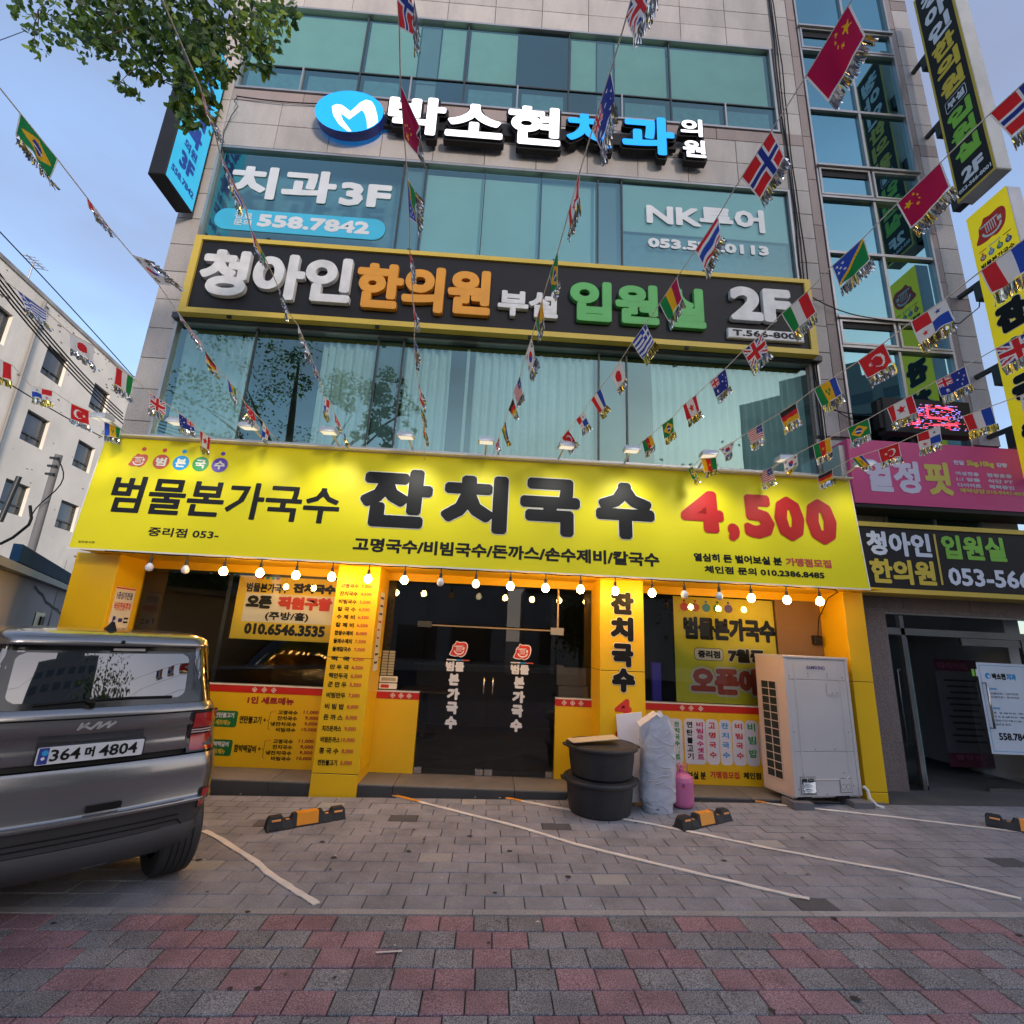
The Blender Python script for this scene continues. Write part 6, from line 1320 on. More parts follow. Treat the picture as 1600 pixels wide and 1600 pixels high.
STR={
'R1':((0.661, 5.25, 3.633),(2.213, -3.0, 4.425),[
  ('turkey',(0.721,4.797,3.659),(0.683,5.001,3.655),(0.796,4.748,3.52),(0.748,4.974,3.506),(0.836,4.759,3.476),(0.777,4.989,3.455)),
  ('panama',(0.808,4.376,3.675),(0.762,4.563,3.67),(0.846,4.325,3.522),(0.809,4.491,3.53),(0.881,4.339,3.475),(0.828,4.51,3.476)),
  ('yugoslavia',(0.877,3.965,3.712),(0.834,4.177,3.697),(0.944,4.002,3.565),(0.92,4.172,3.557),(0.979,4.016,3.519),(0.95,4.189,3.508)),
  ('japan',(0.958,3.564,3.752),(0.922,3.766,3.728),(1.0,3.571,3.593),(0.97,3.74,3.572),(1.015,3.59,3.553),(1.006,3.754,3.529)),
  ('greece',(1.037,3.151,3.812),(0.993,3.362,3.781),(1.102,3.151,3.661),(1.073,3.347,3.637),(1.131,3.172,3.613),(1.101,3.368,3.588)),
  ('guinea',(1.12,2.737,3.877),(1.078,2.964,3.839),(1.15,2.742,3.715),(1.131,2.941,3.684),(1.174,2.766,3.672),(1.153,2.967,3.635)),
  ('thailand',(1.209,2.316,3.957),(1.163,2.543,3.913),(1.206,2.295,3.793),(1.211,2.527,3.756),(1.237,2.295,3.776),(1.242,2.55,3.711)),
  ('norway',(1.292,1.881,4.057),(1.245,2.11,4.007),(1.352,1.888,3.904),(1.345,2.118,3.876),(1.389,1.9,3.873),(1.38,2.142,3.833)),
  ('china',(1.38,1.425,4.175),(1.337,1.672,4.111),(1.444,1.443,4.024),(1.446,1.685,3.987),(1.488,1.436,4.001),(1.488,1.702,3.949)),
]),
'R2':((1.511, 5.25, 3.624),(3.005, -3.0, 4.192),[
  ('cameroon',(1.595,4.75,3.645),(1.555,4.954,3.643),(1.606,4.673,3.499),(1.568,4.893,3.49),(1.601,4.698,3.445),(1.588,4.907,3.436)),
  ('brazil',(1.673,4.339,3.657),(1.63,4.533,3.659),(1.674,4.305,3.496),(1.653,4.522,3.496),(1.687,4.324,3.441),(1.672,4.538,3.441)),
  ('canada',(1.738,3.942,3.691),(1.696,4.149,3.684),(1.762,3.917,3.53),(1.734,4.136,3.524),(1.791,3.929,3.478),(1.755,4.152,3.47)),
  ('australia',(1.814,3.529,3.718),(1.772,3.736,3.705),(1.833,3.517,3.554),(1.815,3.716,3.547),(1.855,3.531,3.509),(1.836,3.734,3.494)),
  ('uk',(1.888,3.103,3.756),(1.847,3.317,3.743),(1.903,3.063,3.597),(1.897,3.3,3.586),(1.928,3.081,3.545),(1.915,3.322,3.533)),
  ('italy',(1.966,2.682,3.796),(1.919,2.906,3.782),(1.998,2.678,3.634),(1.99,2.915,3.634),(2.023,2.698,3.584),(2.022,2.927,3.584)),
  ('solomon',(2.041,2.275,3.841),(1.998,2.495,3.824),(2.05,2.259,3.677),(2.025,2.481,3.662),(2.084,2.272,3.63),(2.052,2.5,3.612)),
  ('china',(2.121,1.847,3.898),(2.074,2.074,3.87),(2.135,1.836,3.734),(2.139,2.078,3.718),(2.172,1.847,3.688),(2.178,2.084,3.673)),
  ('norway',(2.201,1.438,3.942),(2.159,1.638,3.927),(2.237,1.435,3.781),(2.219,1.622,3.775),(2.27,1.443,3.743),(2.253,1.64,3.728)),
]),
'R3':((2.106, 5.25, 3.413),(2.368, -3.0, 3.524),[
  ('brazil',(2.102,4.949,3.393),(2.117,5.109,3.418),(2.125,4.871,3.25),(2.148,5.042,3.271),(2.146,4.881,3.194),(2.168,5.051,3.215)),
  ('cameroon',(2.152,4.499,3.33),(2.108,4.751,3.406),(2.133,4.438,3.178),(2.126,4.721,3.244),(2.144,4.444,3.146),(2.144,4.732,3.191)),
  ('korea',(2.147,4.104,3.341),(2.13,4.373,3.365),(2.082,4.038,3.205),(2.124,4.257,3.248),(2.075,4.063,3.151),(2.134,4.272,3.197)),
  ('usa',(2.163,3.671,3.316),(2.153,3.888,3.33),(2.126,3.609,3.168),(2.132,3.82,3.181),(2.147,3.615,3.127),(2.151,3.832,3.126)),
  ('germany',(2.18,3.238,3.289),(2.173,3.445,3.3),(2.153,3.18,3.137),(2.156,3.378,3.15),(2.172,3.191,3.09),(2.175,3.39,3.099)),
  ('vincent',(2.194,2.829,3.275),(2.184,3.036,3.291),(2.185,2.78,3.118),(2.196,2.992,3.132),(2.208,2.788,3.073),(2.216,3.003,3.082)),
  ('turkey',(2.206,2.437,3.268),(2.201,2.642,3.269),(2.206,2.39,3.11),(2.202,2.581,3.116),(2.232,2.398,3.06),(2.232,2.586,3.064)),
  ('panama',(2.214,2.046,3.265),(2.207,2.25,3.271),(2.188,2.004,3.107),(2.195,2.214,3.11),(2.205,2.019,3.063),(2.221,2.225,3.057)),
  ('france',(2.22,1.657,3.274),(2.216,1.866,3.274),(2.2,1.631,3.112),(2.203,1.824,3.115),(2.218,1.646,3.07),(2.225,1.842,3.063)),
]),
'R4':((2.974, 5.25, 3.451),(3.79, -3.0, 3.746),[
  ('usa',(3.001,4.981,3.451),(2.978,5.203,3.45),(2.985,4.926,3.296),(2.968,5.148,3.295),(3.004,4.934,3.24),(2.986,5.157,3.238)),
  ('korea',(3.038,4.58,3.459),(3.019,4.797,3.451),(2.997,4.524,3.309),(2.988,4.729,3.304),(2.973,4.557,3.265),(3.033,4.713,3.269)),
  ('cameroon',(3.085,4.145,3.457),(3.059,4.364,3.461),(3.06,4.111,3.298),(3.049,4.327,3.3),(3.073,4.125,3.242),(3.067,4.337,3.244)),
  ('brazil',(3.129,3.724,3.452),(3.103,3.946,3.46),(3.093,3.688,3.295),(3.08,3.904,3.302),(3.105,3.701,3.245),(3.091,3.92,3.246)),
  ('canada',(3.168,3.321,3.465),(3.146,3.548,3.462),(3.151,3.291,3.304),(3.126,3.503,3.304),(3.167,3.303,3.252),(3.147,3.512,3.249)),
  ('australia',(3.207,2.92,3.478),(3.184,3.132,3.476),(3.183,2.885,3.319),(3.161,3.084,3.32),(3.2,2.899,3.265),(3.179,3.097,3.264)),
  ('uk',(3.246,2.502,3.496),(3.223,2.726,3.489),(3.213,2.473,3.336),(3.202,2.693,3.328),(3.227,2.488,3.291),(3.225,2.702,3.274)),
]),
'R5':((3.594, 5.25, 3.411),(3.808, -3.0, 3.567),[
  ('germany',(3.601,4.865,3.425),(3.595,5.112,3.423),(3.546,4.783,3.293),(3.548,5.025,3.291),(3.558,4.794,3.235),(3.554,5.04,3.234)),
  ('vincent',(3.6,4.433,3.422),(3.616,4.593,3.445),(3.608,4.344,3.283),(3.62,4.496,3.311),(3.617,4.351,3.246),(3.64,4.495,3.271)),
  ('turkey',(3.631,4.023,3.387),(3.622,4.255,3.407),(3.588,3.975,3.235),(3.586,4.198,3.257),(3.603,3.985,3.178),(3.598,4.21,3.199)),
  ('panama',(3.64,3.613,3.371),(3.634,3.833,3.385),(3.601,3.583,3.214),(3.606,3.798,3.226),(3.613,3.594,3.163),(3.618,3.811,3.169)),
  ('france',(3.649,3.198,3.342),(3.644,3.421,3.361),(3.621,3.164,3.183),(3.618,3.37,3.206),(3.633,3.176,3.133),(3.632,3.382,3.149)),
  ('korea',(3.658,2.786,3.317),(3.653,3.003,3.324),(3.625,2.76,3.157),(3.64,2.986,3.161),(3.636,2.771,3.113),(3.656,2.995,3.108)),
]),
'C2':((-0.064, 5.25, 3.493),(0.853, -3.0, 3.996),[
  ('norway',(-0.003,4.771,3.513),(-0.039,4.974,3.507),(0.009,4.672,3.381),(-0.017,4.86,3.391),(0.011,4.685,3.349),(-0.006,4.874,3.354)),
  ('vincent',(0.05,4.391,3.529),(0.019,4.589,3.521),(0.092,4.459,3.364),(0.062,4.528,3.374),(0.115,4.479,3.313),(0.091,4.545,3.329)),
  ('germany',(0.1,3.954,3.551),(0.068,4.172,3.541),(0.14,3.902,3.399),(0.113,4.068,3.421),(0.153,3.926,3.346),(0.14,4.077,3.4)),
  ('usa',(0.139,3.601,3.571),(0.102,3.857,3.559),(0.171,3.569,3.413),(0.132,3.786,3.413),(0.18,3.596,3.36),(0.14,3.802,3.38)),
  ('korea',(0.191,3.117,3.6),(0.163,3.336,3.589),(0.227,3.105,3.44),(0.2,3.335,3.429),(0.253,3.131,3.392),(0.221,3.358,3.384)),
  ('cameroon',(0.228,2.728,3.629),(0.206,2.949,3.614),(0.232,2.699,3.466),(0.215,2.885,3.462),(0.236,2.733,3.417),(0.228,2.907,3.428)),
  ('brazil',(0.274,2.343,3.653),(0.249,2.527,3.642),(0.283,2.363,3.49),(0.271,2.512,3.479),(0.292,2.383,3.463),(0.293,2.527,3.456)),
  ('canada',(0.315,1.881,3.692),(0.295,2.105,3.672),(0.312,1.87,3.527),(0.298,2.049,3.517),(0.32,1.912,3.484),(0.292,2.09,3.473)),
  ('australia',(0.364,1.457,3.725),(0.335,1.69,3.705),(0.375,1.452,3.56),(0.364,1.655,3.546),(0.396,1.495,3.524),(0.38,1.697,3.507)),
  ('uk',(0.393,1.139,3.746),(0.381,1.298,3.74),(0.432,1.117,3.587),(0.395,1.255,3.582),(0.447,1.166,3.555),(0.403,1.285,3.561)),
]),
'C1':((-0.817, 5.25, 3.369),(-0.118, -3.0, 4.153),[
  ('cameroon',(-0.751,4.492,3.474),(-0.77,4.709,3.444),(-0.703,4.381,3.361),(-0.72,4.585,3.347),(-0.689,4.405,3.308),(-0.71,4.607,3.292)),
  ('brazil',(-0.734,4.19,3.514),(-0.747,4.353,3.491),(-0.682,4.093,3.392),(-0.694,4.249,3.375),(-0.674,4.117,3.341),(-0.687,4.273,3.32)),
  ('canada',(-0.709,3.802,3.565),(-0.73,4.062,3.53),(-0.651,3.739,3.424),(-0.672,3.959,3.414),(-0.634,3.762,3.383),(-0.666,3.981,3.37)),
  ('australia',(-0.675,3.271,3.637),(-0.699,3.499,3.603),(-0.634,3.193,3.498),(-0.656,3.391,3.486),(-0.617,3.225,3.45),(-0.655,3.415,3.445)),
  ('uk',(-0.638,2.913,3.686),(-0.648,3.089,3.662),(-0.597,2.839,3.545),(-0.609,2.991,3.534),(-0.581,2.868,3.509),(-0.6,3.011,3.507)),
  ('italy',(-0.6,2.495,3.735),(-0.612,2.653,3.727),(-0.564,2.42,3.592),(-0.578,2.563,3.593),(-0.554,2.453,3.556),(-0.571,2.592,3.558)),
  ('solomon',(-0.554,2.079,3.799),(-0.575,2.311,3.77),(-0.492,2.028,3.654),(-0.505,2.227,3.646),(-0.454,2.065,3.626),(-0.497,2.268,3.602)),
  ('china',(-0.525,1.666,3.856),(-0.542,1.901,3.825),(-0.448,1.792,3.771),(-0.459,1.862,3.688),(-0.445,1.828,3.743),(-0.423,1.901,3.66)),
  ('norway',(-0.483,1.301,3.903),(-0.499,1.476,3.881),(-0.404,1.308,3.759),(-0.416,1.416,3.751),(-0.402,1.36,3.728),(-0.411,1.466,3.718)),
]),
'L0':((-1.634, 5.25, 3.477),(-0.948, -3.0, 3.923),[
  ('vincent',(-1.615,4.799,3.498),(-1.637,5.053,3.481),(-1.551,4.682,3.402),(-1.584,4.931,3.383),(-1.55,4.704,3.346),(-1.583,4.952,3.327)),
  ('turkey',(-1.592,4.416,3.516),(-1.607,4.655,3.504),(-1.535,4.336,3.384),(-1.549,4.544,3.397),(-1.527,4.352,3.354),(-1.543,4.564,3.352)),
  ('panama',(-1.584,4.064,3.509),(-1.581,4.223,3.54),(-1.55,4.028,3.351),(-1.561,4.192,3.379),(-1.541,4.053,3.303),(-1.556,4.216,3.328)),
  ('yugoslavia',(-1.519,3.584,3.567),(-1.532,3.749,3.558),(-1.466,3.479,3.451),(-1.478,3.632,3.455),(-1.461,3.497,3.422),(-1.469,3.651,3.427)),
  ('japan',(-1.492,3.178,3.611),(-1.495,3.446,3.556),(-1.429,3.081,3.492),(-1.444,3.334,3.446),(-1.424,3.105,3.458),(-1.447,3.36,3.398)),
  ('greece',(-1.457,2.731,3.601),(-1.485,2.985,3.586),(-1.386,2.64,3.483),(-1.43,2.878,3.473),(-1.378,2.663,3.458),(-1.439,2.894,3.443)),
  ('guinea',(-1.428,2.295,3.615),(-1.442,2.531,3.61),(-1.368,2.263,3.465),(-1.387,2.426,3.496),(-1.357,2.292,3.439),(-1.376,2.451,3.474)),
  ('thailand',(-1.393,1.903,3.654),(-1.394,2.172,3.62),(-1.32,1.838,3.52),(-1.344,2.07,3.5),(-1.315,1.865,3.499),(-1.36,2.086,3.473)),
  ('norway',(-1.332,1.62,3.673),(-1.36,1.795,3.655),(-1.266,1.596,3.524),(-1.288,1.707,3.535),(-1.253,1.624,3.509),(-1.275,1.735,3.519)),
]),
'L1':((-2.44, 5.25, 3.479),(-1.918, -3.0, 3.925),[
  ('panama',(-2.392,4.711,3.505),(-2.417,4.928,3.486),(-2.373,4.687,3.343),(-2.378,4.841,3.352),(-2.368,4.705,3.303),(-2.383,4.853,3.314)),
  ('turkey',(-2.376,4.292,3.507),(-2.384,4.504,3.505),(-2.308,4.242,3.365),(-2.318,4.428,3.374),(-2.332,4.248,3.322),(-2.342,4.438,3.319)),
  ('vincent',(-2.345,3.903,3.53),(-2.354,4.077,3.524),(-2.274,3.855,3.39),(-2.284,3.99,3.403),(-2.256,3.887,3.343),(-2.291,4.011,3.347)),
  ('germany',(-2.316,3.489,3.555),(-2.336,3.706,3.536),(-2.246,3.442,3.413),(-2.258,3.611,3.426),(-2.229,3.473,3.375),(-2.241,3.645,3.379)),
  ('usa',(-2.311,3.122,3.618),(-2.279,3.391,3.542),(-2.215,3.047,3.507),(-2.206,3.276,3.448),(-2.199,3.072,3.486),(-2.209,3.292,3.417)),
  ('korea',(-2.256,2.58,3.621),(-2.26,2.832,3.617),(-2.124,2.519,3.544),(-2.114,2.773,3.567),(-2.091,2.548,3.542),(-2.071,2.813,3.555)),
  ('canada',(-2.238,2.199,3.647),(-2.251,2.386,3.629),(-2.145,2.145,3.521),(-2.157,2.3,3.524),(-2.137,2.172,3.5),(-2.148,2.327,3.503)),
  ('brazil',(-2.221,1.792,3.675),(-2.227,2.009,3.661),(-2.164,1.768,3.522),(-2.192,1.98,3.502),(-2.175,1.786,3.494),(-2.187,2.007,3.48)),
]),
'L2':((-3.131, 5.25, 3.465),(-3.195, -3.0, 3.775),[
  ('canada',(-3.135,4.935,3.46),(-3.134,5.152,3.462),(-3.106,4.946,3.298),(-3.107,5.109,3.305),(-3.1,4.969,3.243),(-3.111,5.124,3.252)),
  ('australia',(-3.133,4.56,3.48),(-3.127,4.82,3.481),(-3.081,4.526,3.327),(-3.056,4.739,3.355),(-3.078,4.55,3.272),(-3.064,4.756,3.299)),
  ('uk',(-3.141,4.152,3.477),(-3.133,4.362,3.483),(-3.097,4.126,3.32),(-3.074,4.302,3.341),(-3.104,4.144,3.264),(-3.083,4.319,3.284)),
  ('italy',(-3.142,3.734,3.491),(-3.135,3.929,3.501),(-3.104,3.721,3.331),(-3.126,3.94,3.336),(-3.117,3.736,3.276),(-3.128,3.963,3.281)),
  ('japan',(-3.15,3.287,3.499),(-3.135,3.489,3.521),(-3.079,3.25,3.355),(-3.085,3.466,3.365),(-3.08,3.27,3.316),(-3.076,3.499,3.316)),
  ('greece',(-3.149,2.861,3.525),(-3.146,3.082,3.522),(-3.053,2.863,3.391),(-3.061,3.018,3.396),(-3.055,2.88,3.361),(-3.044,3.059,3.355)),
]),
'L3':((-4.063, 5.25, 3.51),(-4.079, -3.0, 3.732),[
  ('vincent',(-4.068,4.873,3.467),(-4.065,5.1,3.497),(-4.008,4.855,3.315),(-4.003,5.047,3.353),(-4.005,4.878,3.259),(-4.009,5.063,3.296)),
  ('turkey',(-4.068,4.459,3.467),(-4.064,4.668,3.487),(-4.025,4.45,3.308),(-4.018,4.668,3.328),(-4.035,4.458,3.266),(-4.012,4.693,3.274)),
  ('panama',(-4.075,4.052,3.429),(-4.063,4.247,3.482),(-3.982,4.001,3.302),(-3.984,4.185,3.35),(-3.988,4.021,3.245),(-3.977,4.213,3.298)),
  ('france',(-4.066,3.636,3.482),(-4.061,3.843,3.505),(-4.014,3.63,3.326),(-4.011,3.829,3.349),(-4.018,3.652,3.271),(-4.015,3.851,3.293)),
]),
}
def flag_cloth(name, B, A, Cb, Ca, big, seed):
    nu, nv = (56, 42) if big else (34, 26); rs_ = random.Random(seed)
    u, v = np.meshgrid(np.linspace(0, 1, nu+1), np.linspace(0, 1, nv+1)); B, A, Cb, Ca = [np.array(p) for p in (B, A, Cb, Ca)]
    P = (B*(1-u[...,None])+A*u[...,None])*(1-v[...,None])+(Cb*(1-u[...,None])+Ca*u[...,None])*v[...,None]
    n = np.cross(A-B, Cb-B); n /= np.linalg.norm(n)+1e-9
    p1, p2 = rs_.uniform(0,6), rs_.uniform(0,6); P += n*(v*(.007*np.sin(u*7+p1+v*2)+.005*np.sin(u*13+p2)))[...,None]
    P[..., 2] -= .004*np.sin(math.pi*u)*(1-v)
    me = bpy.data.meshes.new('cloth'); vs = P.reshape(-1, 3); w_ = nu+1
    idx = np.arange(nv*w_).reshape(nv, w_)[:, :-1].ravel(); fs = np.stack([idx, idx+1, idx+w_+1, idx+w_], 1)
    me.vertices.add(len(vs)); me.vertices.foreach_set('co', vs.ravel()); me.loops.add(fs.size); me.loops.foreach_set('vertex_index', fs.ravel())
    me.polygons.add(len(fs)); me.polygons.foreach_set('loop_start', np.arange(0, fs.size, 4)); me.polygons.foreach_set('loop_total', np.full(len(fs), 4))
    me.update(calc_edges=True); uu, vv = np.meshgrid((np.arange(nu)+.5)/nu, (np.arange(nv)+.5)/nv); c = design(name, uu, vv).reshape(-1, 3)
    at_ = me.color_attributes.new('dye', 'FLOAT_COLOR', 'CORNER'); cc = np.ones((len(fs), 4, 4), np.float32); cc[..., :3] = c[:, None, :]; at_.data.foreach_set('color', cc.ravel())
    me.polygons.foreach_set('use_smooth', np.ones(len(fs), bool)); me.materials.append(FLAGM); return me
def fringe_mesh(B, A, Fb, Fa, seed, gold, far_):
    rs_ = random.Random(seed); mb = MB(); B, A, Fb, Fa = map(Vector, (B, A, Fb, Fa)); n = 20 if far_ else 30; L = (A-B).length
    nrm = (A-B).cross(Fb-B).normalized(); ax = (A-B).normalized()
    for layer in range(2):
        for i in range(n):
            t = (i+rs_.uniform(.1,.9))/n; p = B.lerp(A, t); d = (Fb-B).lerp(Fa-A, t)*rs_.uniform(.78,1.08); w_ = L/n*rs_.uniform(.55,1.0)
            off = nrm*rs_.uniform(-.008,.012); tw = rs_.uniform(-.55,.55); side = (ax*math.cos(tw)+nrm*math.sin(tw))*w_
            m1 = p+d*.5+off*.7+ax*rs_.uniform(-.003,.003); e = p+d+off*1.3+ax*rs_.uniform(-.004,.004); s2 = (ax*math.cos(tw*2)+nrm*math.sin(tw*2))*w_; s3 = (ax*math.cos(tw*3.2)+nrm*math.sin(tw*3.2))*w_*.8
            mt = TIN_G if rs_.random() < gold else TIN_S
            mb.add([p-side, p+side, m1+s2, m1-s2, e+s3, e-s3], [[0,1,2,3],[3,2,4,5]], mt)
    return mb.mesh('tinsel_fringe')
sd_ = 0
for key_, (anc, end, fl) in STR.items():
    P = [Vector(anc)-Vector((0,-.03,.02)), Vector(anc)]
    for f_ in fl: P += [Vector(f_[2]), Vector(f_[1])]
    last = P[-1]; e = Vector(end)
    for k in range(1, 7): t = k/6; P.append(last.lerp(e, t)-Vector((0,0,.12*t*(1-t))))
    q = MB(); q.tube(P, .0032, M('bunting_string', (.66,.64,.62), .7), n=6); tag(q.build('bunting_string'), 'white bunting string, the %s' % SN[key_], 'string', 'bunting strings tied above the yellow sign')
    tot = len(fl); seen = {}
    for i, f_ in enumerate(fl):
        nm, A, B, Ca, Cb, Fa, Fb = f_; sd_ += 1
        if nm == 'china' and key_ == 'R1': nm = 'chinam'
        if nm == 'cameroon' and key_ == 'R3': A, B, Ca, Cb, Fa, Fb = B, A, Cb, Ca, Fb, Fa
        where = 'nearest the sign' if i == 0 else ('nearest the viewer' if i == tot-1 else '%s from the sign' % ORD[i])
        c = (Vector(A)+Vector(B))/2
        t = thing('bunting_flag', '%s, %s, %s' % (DESC[nm], where, SN[key_]), 'flag', tuple(c), group='small world flags hung on the bunting strings')
        put('cloth', flag_cloth(nm, B, A, Cb, Ca, Vector(A).y < 2.4, sd_), t)
        gold = R.choice((.1,.15,.5,.8)) if Vector(A).y > 3 else .15
        put('tinsel_fringe', fringe_mesh(Cb, Ca, Fb, Fa, sd_, gold, Vector(A).y > 3), t)

# ============================================================ GINKGO BRANCHES AND STREET TREES
BARK = M('bark', (.10,.075,.055), .95, var=.25, scale=12, bump=1, bscale=25); LEAF = [M('ginkgo_leaf', (.075,.155,.024), .5, var=.2), M('ginkgo_leaf_light', (.20,.30,.03), .5, var=.2), M('ginkgo_leaf_dark', (.03,.075,.015), .5, var=.2)]
for m_ in LEAF:
    n = m_.node_tree.nodes; l = m_.node_tree.links; b = n['Principled BSDF']; src = b.inputs['Base Color'].links[0].from_socket
    t = n.new('ShaderNodeBsdfTranslucent'); l.new(src, t.inputs[0]); mx = n.new('ShaderNodeMixShader'); mx.inputs[0].default_value = .35; l.new(b.outputs[0], mx.inputs[1]); l.new(t.outputs[0], mx.inputs[2]); l.new(mx.outputs[0], n['Material Output'].inputs[0])
def fan(mb, p, d, s, m, rs_):
    d = d.normalized(); a = d.cross(Vector((rs_.uniform(-1,1), rs_.uniform(-1,1), rs_.uniform(-1,1)))).normalized(); nn = d.cross(a)
    vs = [p]
    for ang, r in ((-52,.86),(-30,1.0),(-6,.92),(0,.74),(6,.92),(30,1.0),(52,.86)):
        t = rad(ang); vs.append(p+(d*math.cos(t)+a*math.sin(t))*s*r+nn*s*.16*abs(math.sin(t)))
    mb.add(vs, [[0,1,2],[0,2,3],[0,3,4],[0,4,5],[0,5,6],[0,6,7]], m)
tree = thing('ginkgo_tree', 'ginkgo tree whose leafy boughs hang into the top left corner', 'tree', (-5.6, -.8, -.12)); rs_ = random.Random(21)
q = MB(); q.tube([(-5.6,-.8,-.15),(-5.55,-.78,1.5),(-5.6,-.7,3.2),(-5.5,-.6,5.2),(-5.6,-.6,7.2),(-5.6,-.5,8.5)], .15, BARK, n=14, rs=[.19,.16,.14,.12,.08,.03])
limbs = [[(-5.55,-.65,4.2),(-3.8,.6,5.2),(-2.7,1.7,5.7),(-2.4,2.3,5.6)], [(-5.5,-.6,4.8),(-3.4,.9,5.8),(-2.2,1.9,6.1),(-1.9,2.3,5.9)], [(-5.5,-.6,4.5),(-4,.8,5.6),(-3.1,2.2,5.9)], [(-5.5,-.6,5.4),(-6.0,.4,6.6),(-6.2,.9,7.2)], [(-5.5,-.6,5.2),(-6.6,.2,6.2),(-7.2,.5,6.6)], [(-5.5,-.6,5.0),(-5.9,-1.6,6.2),(-6.1,-2.3,6.6)]]
for L_ in limbs: q.tube(L_, .04, BARK, n=8, rs=[.05-.044*i/(len(L_)-1) for i in range(len(L_))])
# hanging leafy twigs: (image-plane guides turned into points at their own depth)
blobs = [(60,15,32,60),(105,40,34,90),(150,25,34,100),(150,60,20,50),(62,62,14,18),(55,78,7,6),(200,20,36,110),(205,70,30,90),(250,30,38,130),(255,80,28,90),(215,105,14,22),(188,128,9,12),(212,142,9,10),(240,120,12,16),(300,30,42,170),(305,85,36,150),(285,120,22,40),(300,150,22,60),(320,150,18,50),(325,185,14,26),(290,185,14,30),(275,165,10,16),(345,40,40,150),(345,85,26,70),(385,25,34,110),(390,70,22,45),(415,95,12,20),(420,118,8,8),(405,70,12,18),(430,20,26,50),(425,55,12,14),(455,12,16,22),(340,115,14,24),(40,25,14,16),(300,0,60,200),(150,0,60,150),(400,0,50,120),(225,0,60,150)]
lv = [MB() for _ in range(6)]; cents = []
for bi, (bx_, by_, br, n_) in enumerate(blobs):
    Yd = 2.55+.5*rs_.random()+(.35 if bx_ < 120 else 0); c = at(bx_, by_, Yd); mx_ = 770/((c-CO).dot(CF)); rr = br/mx_
    mbx = lv[bi % 6]
    cents.append(c)
    near_ = sorted(cents[:-1]+[at(230, -30, 2.7), at(330, -30, 2.7), at(110, -30, 2.9), at(420, -30, 2.7)], key=lambda p: (p-c).length)[0]
    q.tube([near_, near_.lerp(c, .5)+Vector((rs_.uniform(-.03,.03),0,.02)), c], .004, BARK, n=5, rs=[.0045,.0035,.0015])
    for k in range(int(n_*1.2)):
        while True:
            d = Vector((rs_.uniform(-1,1), rs_.uniform(-1,1), rs_.uniform(-1,1)))
            if d.length < 1: break
        p = c+Vector((d.x*rr, d.y*rr*1.4, d.z*rr)); a = Vector((rs_.uniform(-1,1), rs_.uniform(-.8,.8), -.9)); r_ = rs_.random()
        m_ = LEAF[1] if (bx_ > 330 and r_ < .45) or r_ < .15 else (LEAF[2] if r_ > .7 else LEAF[0]); fan(mbx, p, a, rs_.uniform(.034,.056), m_, rs_)
for k in range(2400):       # the rest of the crown, above and left of the view
    if k % 60 == 0: L_ = rs_.choice(limbs[3:]); cc_ = Vector(rs_.choice(L_[1:]))+Vector((rs_.gauss(0,.7), rs_.gauss(0,.7), rs_.gauss(.3,.6)))
    p = cc_+Vector((rs_.gauss(0,.2), rs_.gauss(0,.2), rs_.gauss(0,.16)))
    if p.y > .5 and (p-CO).dot(CF) > 0:
        v_ = p-CO; ix = 800+770*v_.dot(CR)/v_.dot(CF); iy = 800-770*v_.dot(CU)/v_.dot(CF)
        if -40 < ix < 1700 and iy > -30: continue
    fan(lv[k % 6], p, Vector((rs_.uniform(-.8,.8), rs_.uniform(-.8,.8), -.9)), rs_.uniform(.035,.06), rs_.choice(LEAF), rs_)
q.build('trunk', tree); cm = MB()
for i, m_ in enumerate(lv):
    o_ = len(cm.v); cm.v += m_.v
    for f_, mi in zip(m_.f, m_.mi): cm.f.append([o_+j for j in f_]); cm.mi.append(cm.mid(m_.m[mi])); cm.sm.append(False)
cm.build('crown', tree)
# things across the street, seen mirrored in the car and the panes
def tower(x, y, w_, d, h, lab, rz):
    t = thing('apartment_tower', lab, 'tower block', (x, y, -.6), rz); TW = M('tower_concrete', (.20,.19,.185), .9, var=.08, scale=.05); TWN = M('tower_glass', (.05,.055,.06), .2)
    MB().box(-w_/2, w_/2, -d/2, d/2, 0, h, TW).box(-w_/4, w_/4, -d/4, d/4, h, h+4, TW).build('tower_body', t, local=True)
    q = MB(); z = 4.
    while z < h-2:
        n = int(w_/3.2)
        for i in range(n):
            x0 = -w_/2+(i+.15)*w_/n; q.add([(x0,d/2+.05,z),(x0+w_/n*.65,d/2+.05,z),(x0+w_/n*.65,d/2+.05,z+1.5),(x0,d/2+.05,z+1.5)], [[3,2,1,0]], TWN)
        z += 3.
    q.build('window_rows', t, local=True, kind='stuff')
for az_, di, w_, d_, h_, lb in ((146,70,26,14,21,'broad dark tower block at the far left of the car window mirror'), (138,72,20,14,38,'tallest dark tower block mirrored in the car rear window'), (131,90,9,9,34,'slim round-topped tower mirrored in the car rear window'), (126.5,80,12,12,30,'stepped tower block mirrored beside the slim tower'), (120,95,24,14,26,'low wide tower block mirrored at the right of the car window')):
    tower(di*math.sin(rad(az_)), di*math.cos(rad(az_)), w_, d_, h_, lb, rad(180-az_))
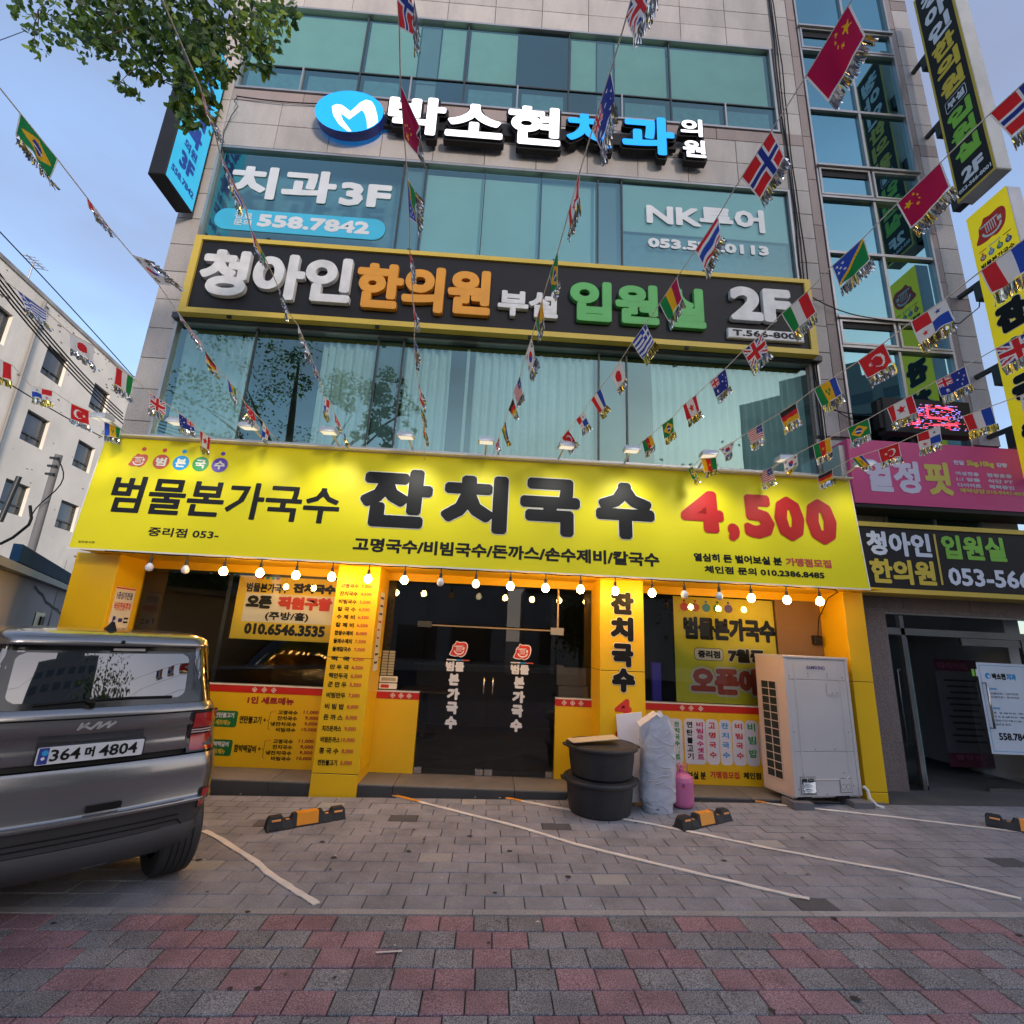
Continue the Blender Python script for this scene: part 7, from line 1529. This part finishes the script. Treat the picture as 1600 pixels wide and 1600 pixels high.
for x0, h_, lb in ((-27, 4.8, 'plain two-storey shop building across the road on the left'), (-12, 6.2, 'taller shop building across the road behind the viewer'), (2, 5.0, 'low shop building across the road behind the viewer')):
    t = thing('street_building', lb, 'building', (x0+6.5, -17, -.6)); MB().box(-6.5, 6.5, -4, 0, 0, h_, GREYW).box(-6.5, 6.5, 0, .25, h_-.3, h_, DFRAME).build('wall', t, local=True)
    for k in range(4): MB().box(-5.6+3*k, -3.4+3*k, 0, .06, .8, 2.6, GWP).build('window', t, local=True)
def small_tree(x, y, h, lab, seed):
    t = thing('street_tree', lab, 'tree', (x, y, -.1)); rs_ = random.Random(seed); q = MB(); q.tube([(x,y,-.1),(x+.05,y,h*.45),(x,y+.05,h*.95)], .08, BARK, n=8, rs=[.10,.07,.02])
    for k in range(7):
        a = k*.9; q.tube([(x,y,h*(.45+.06*k)),(x+h*.2*math.cos(a),y+h*.2*math.sin(a),h*(.6+.06*k))], .02, BARK, n=5, rs=[.03,.008])
    q.build('trunk', t); c = MB()
    for k in range(2600):
        a = rs_.uniform(0,6.28); e = rs_.uniform(0,1)**.5*h*.26*rs_.uniform(.6,1.1); z = h*(.62+rs_.gauss(0,.14)); fan(c, Vector((x+e*math.cos(a), y+e*math.sin(a), z)), Vector((rs_.uniform(-1,1),rs_.uniform(-1,1),-.6)), rs_.uniform(.07,.13), rs_.choice(LEAF), rs_)
    c.build('crown', t)
small_tree(7.0, -3.9, 7.5, 'slender street tree mirrored in the middle of the car window', 5); small_tree(-10.5, -6.5, 5, 'street tree behind the viewer mirrored in the lower windows', 6); small_tree(3.5, -7.5, 3.6, 'smaller street tree across the road', 7)
q = thing('low_building', 'low white building across the road mirrored in the car window', 'building', (9, -14, -.6), rad(30)); MB().box(-5, 5, -3, 3, 0, 4.2, CONC).build('wall', q, local=True); MB().box(-3.5, -2, 3, 3.05, 1.2, 2.6, GWP).build('window', q, local=True); MB().box(1, 2.5, 3, 3.05, 1.2, 2.6, GWP).build('window', q, local=True)
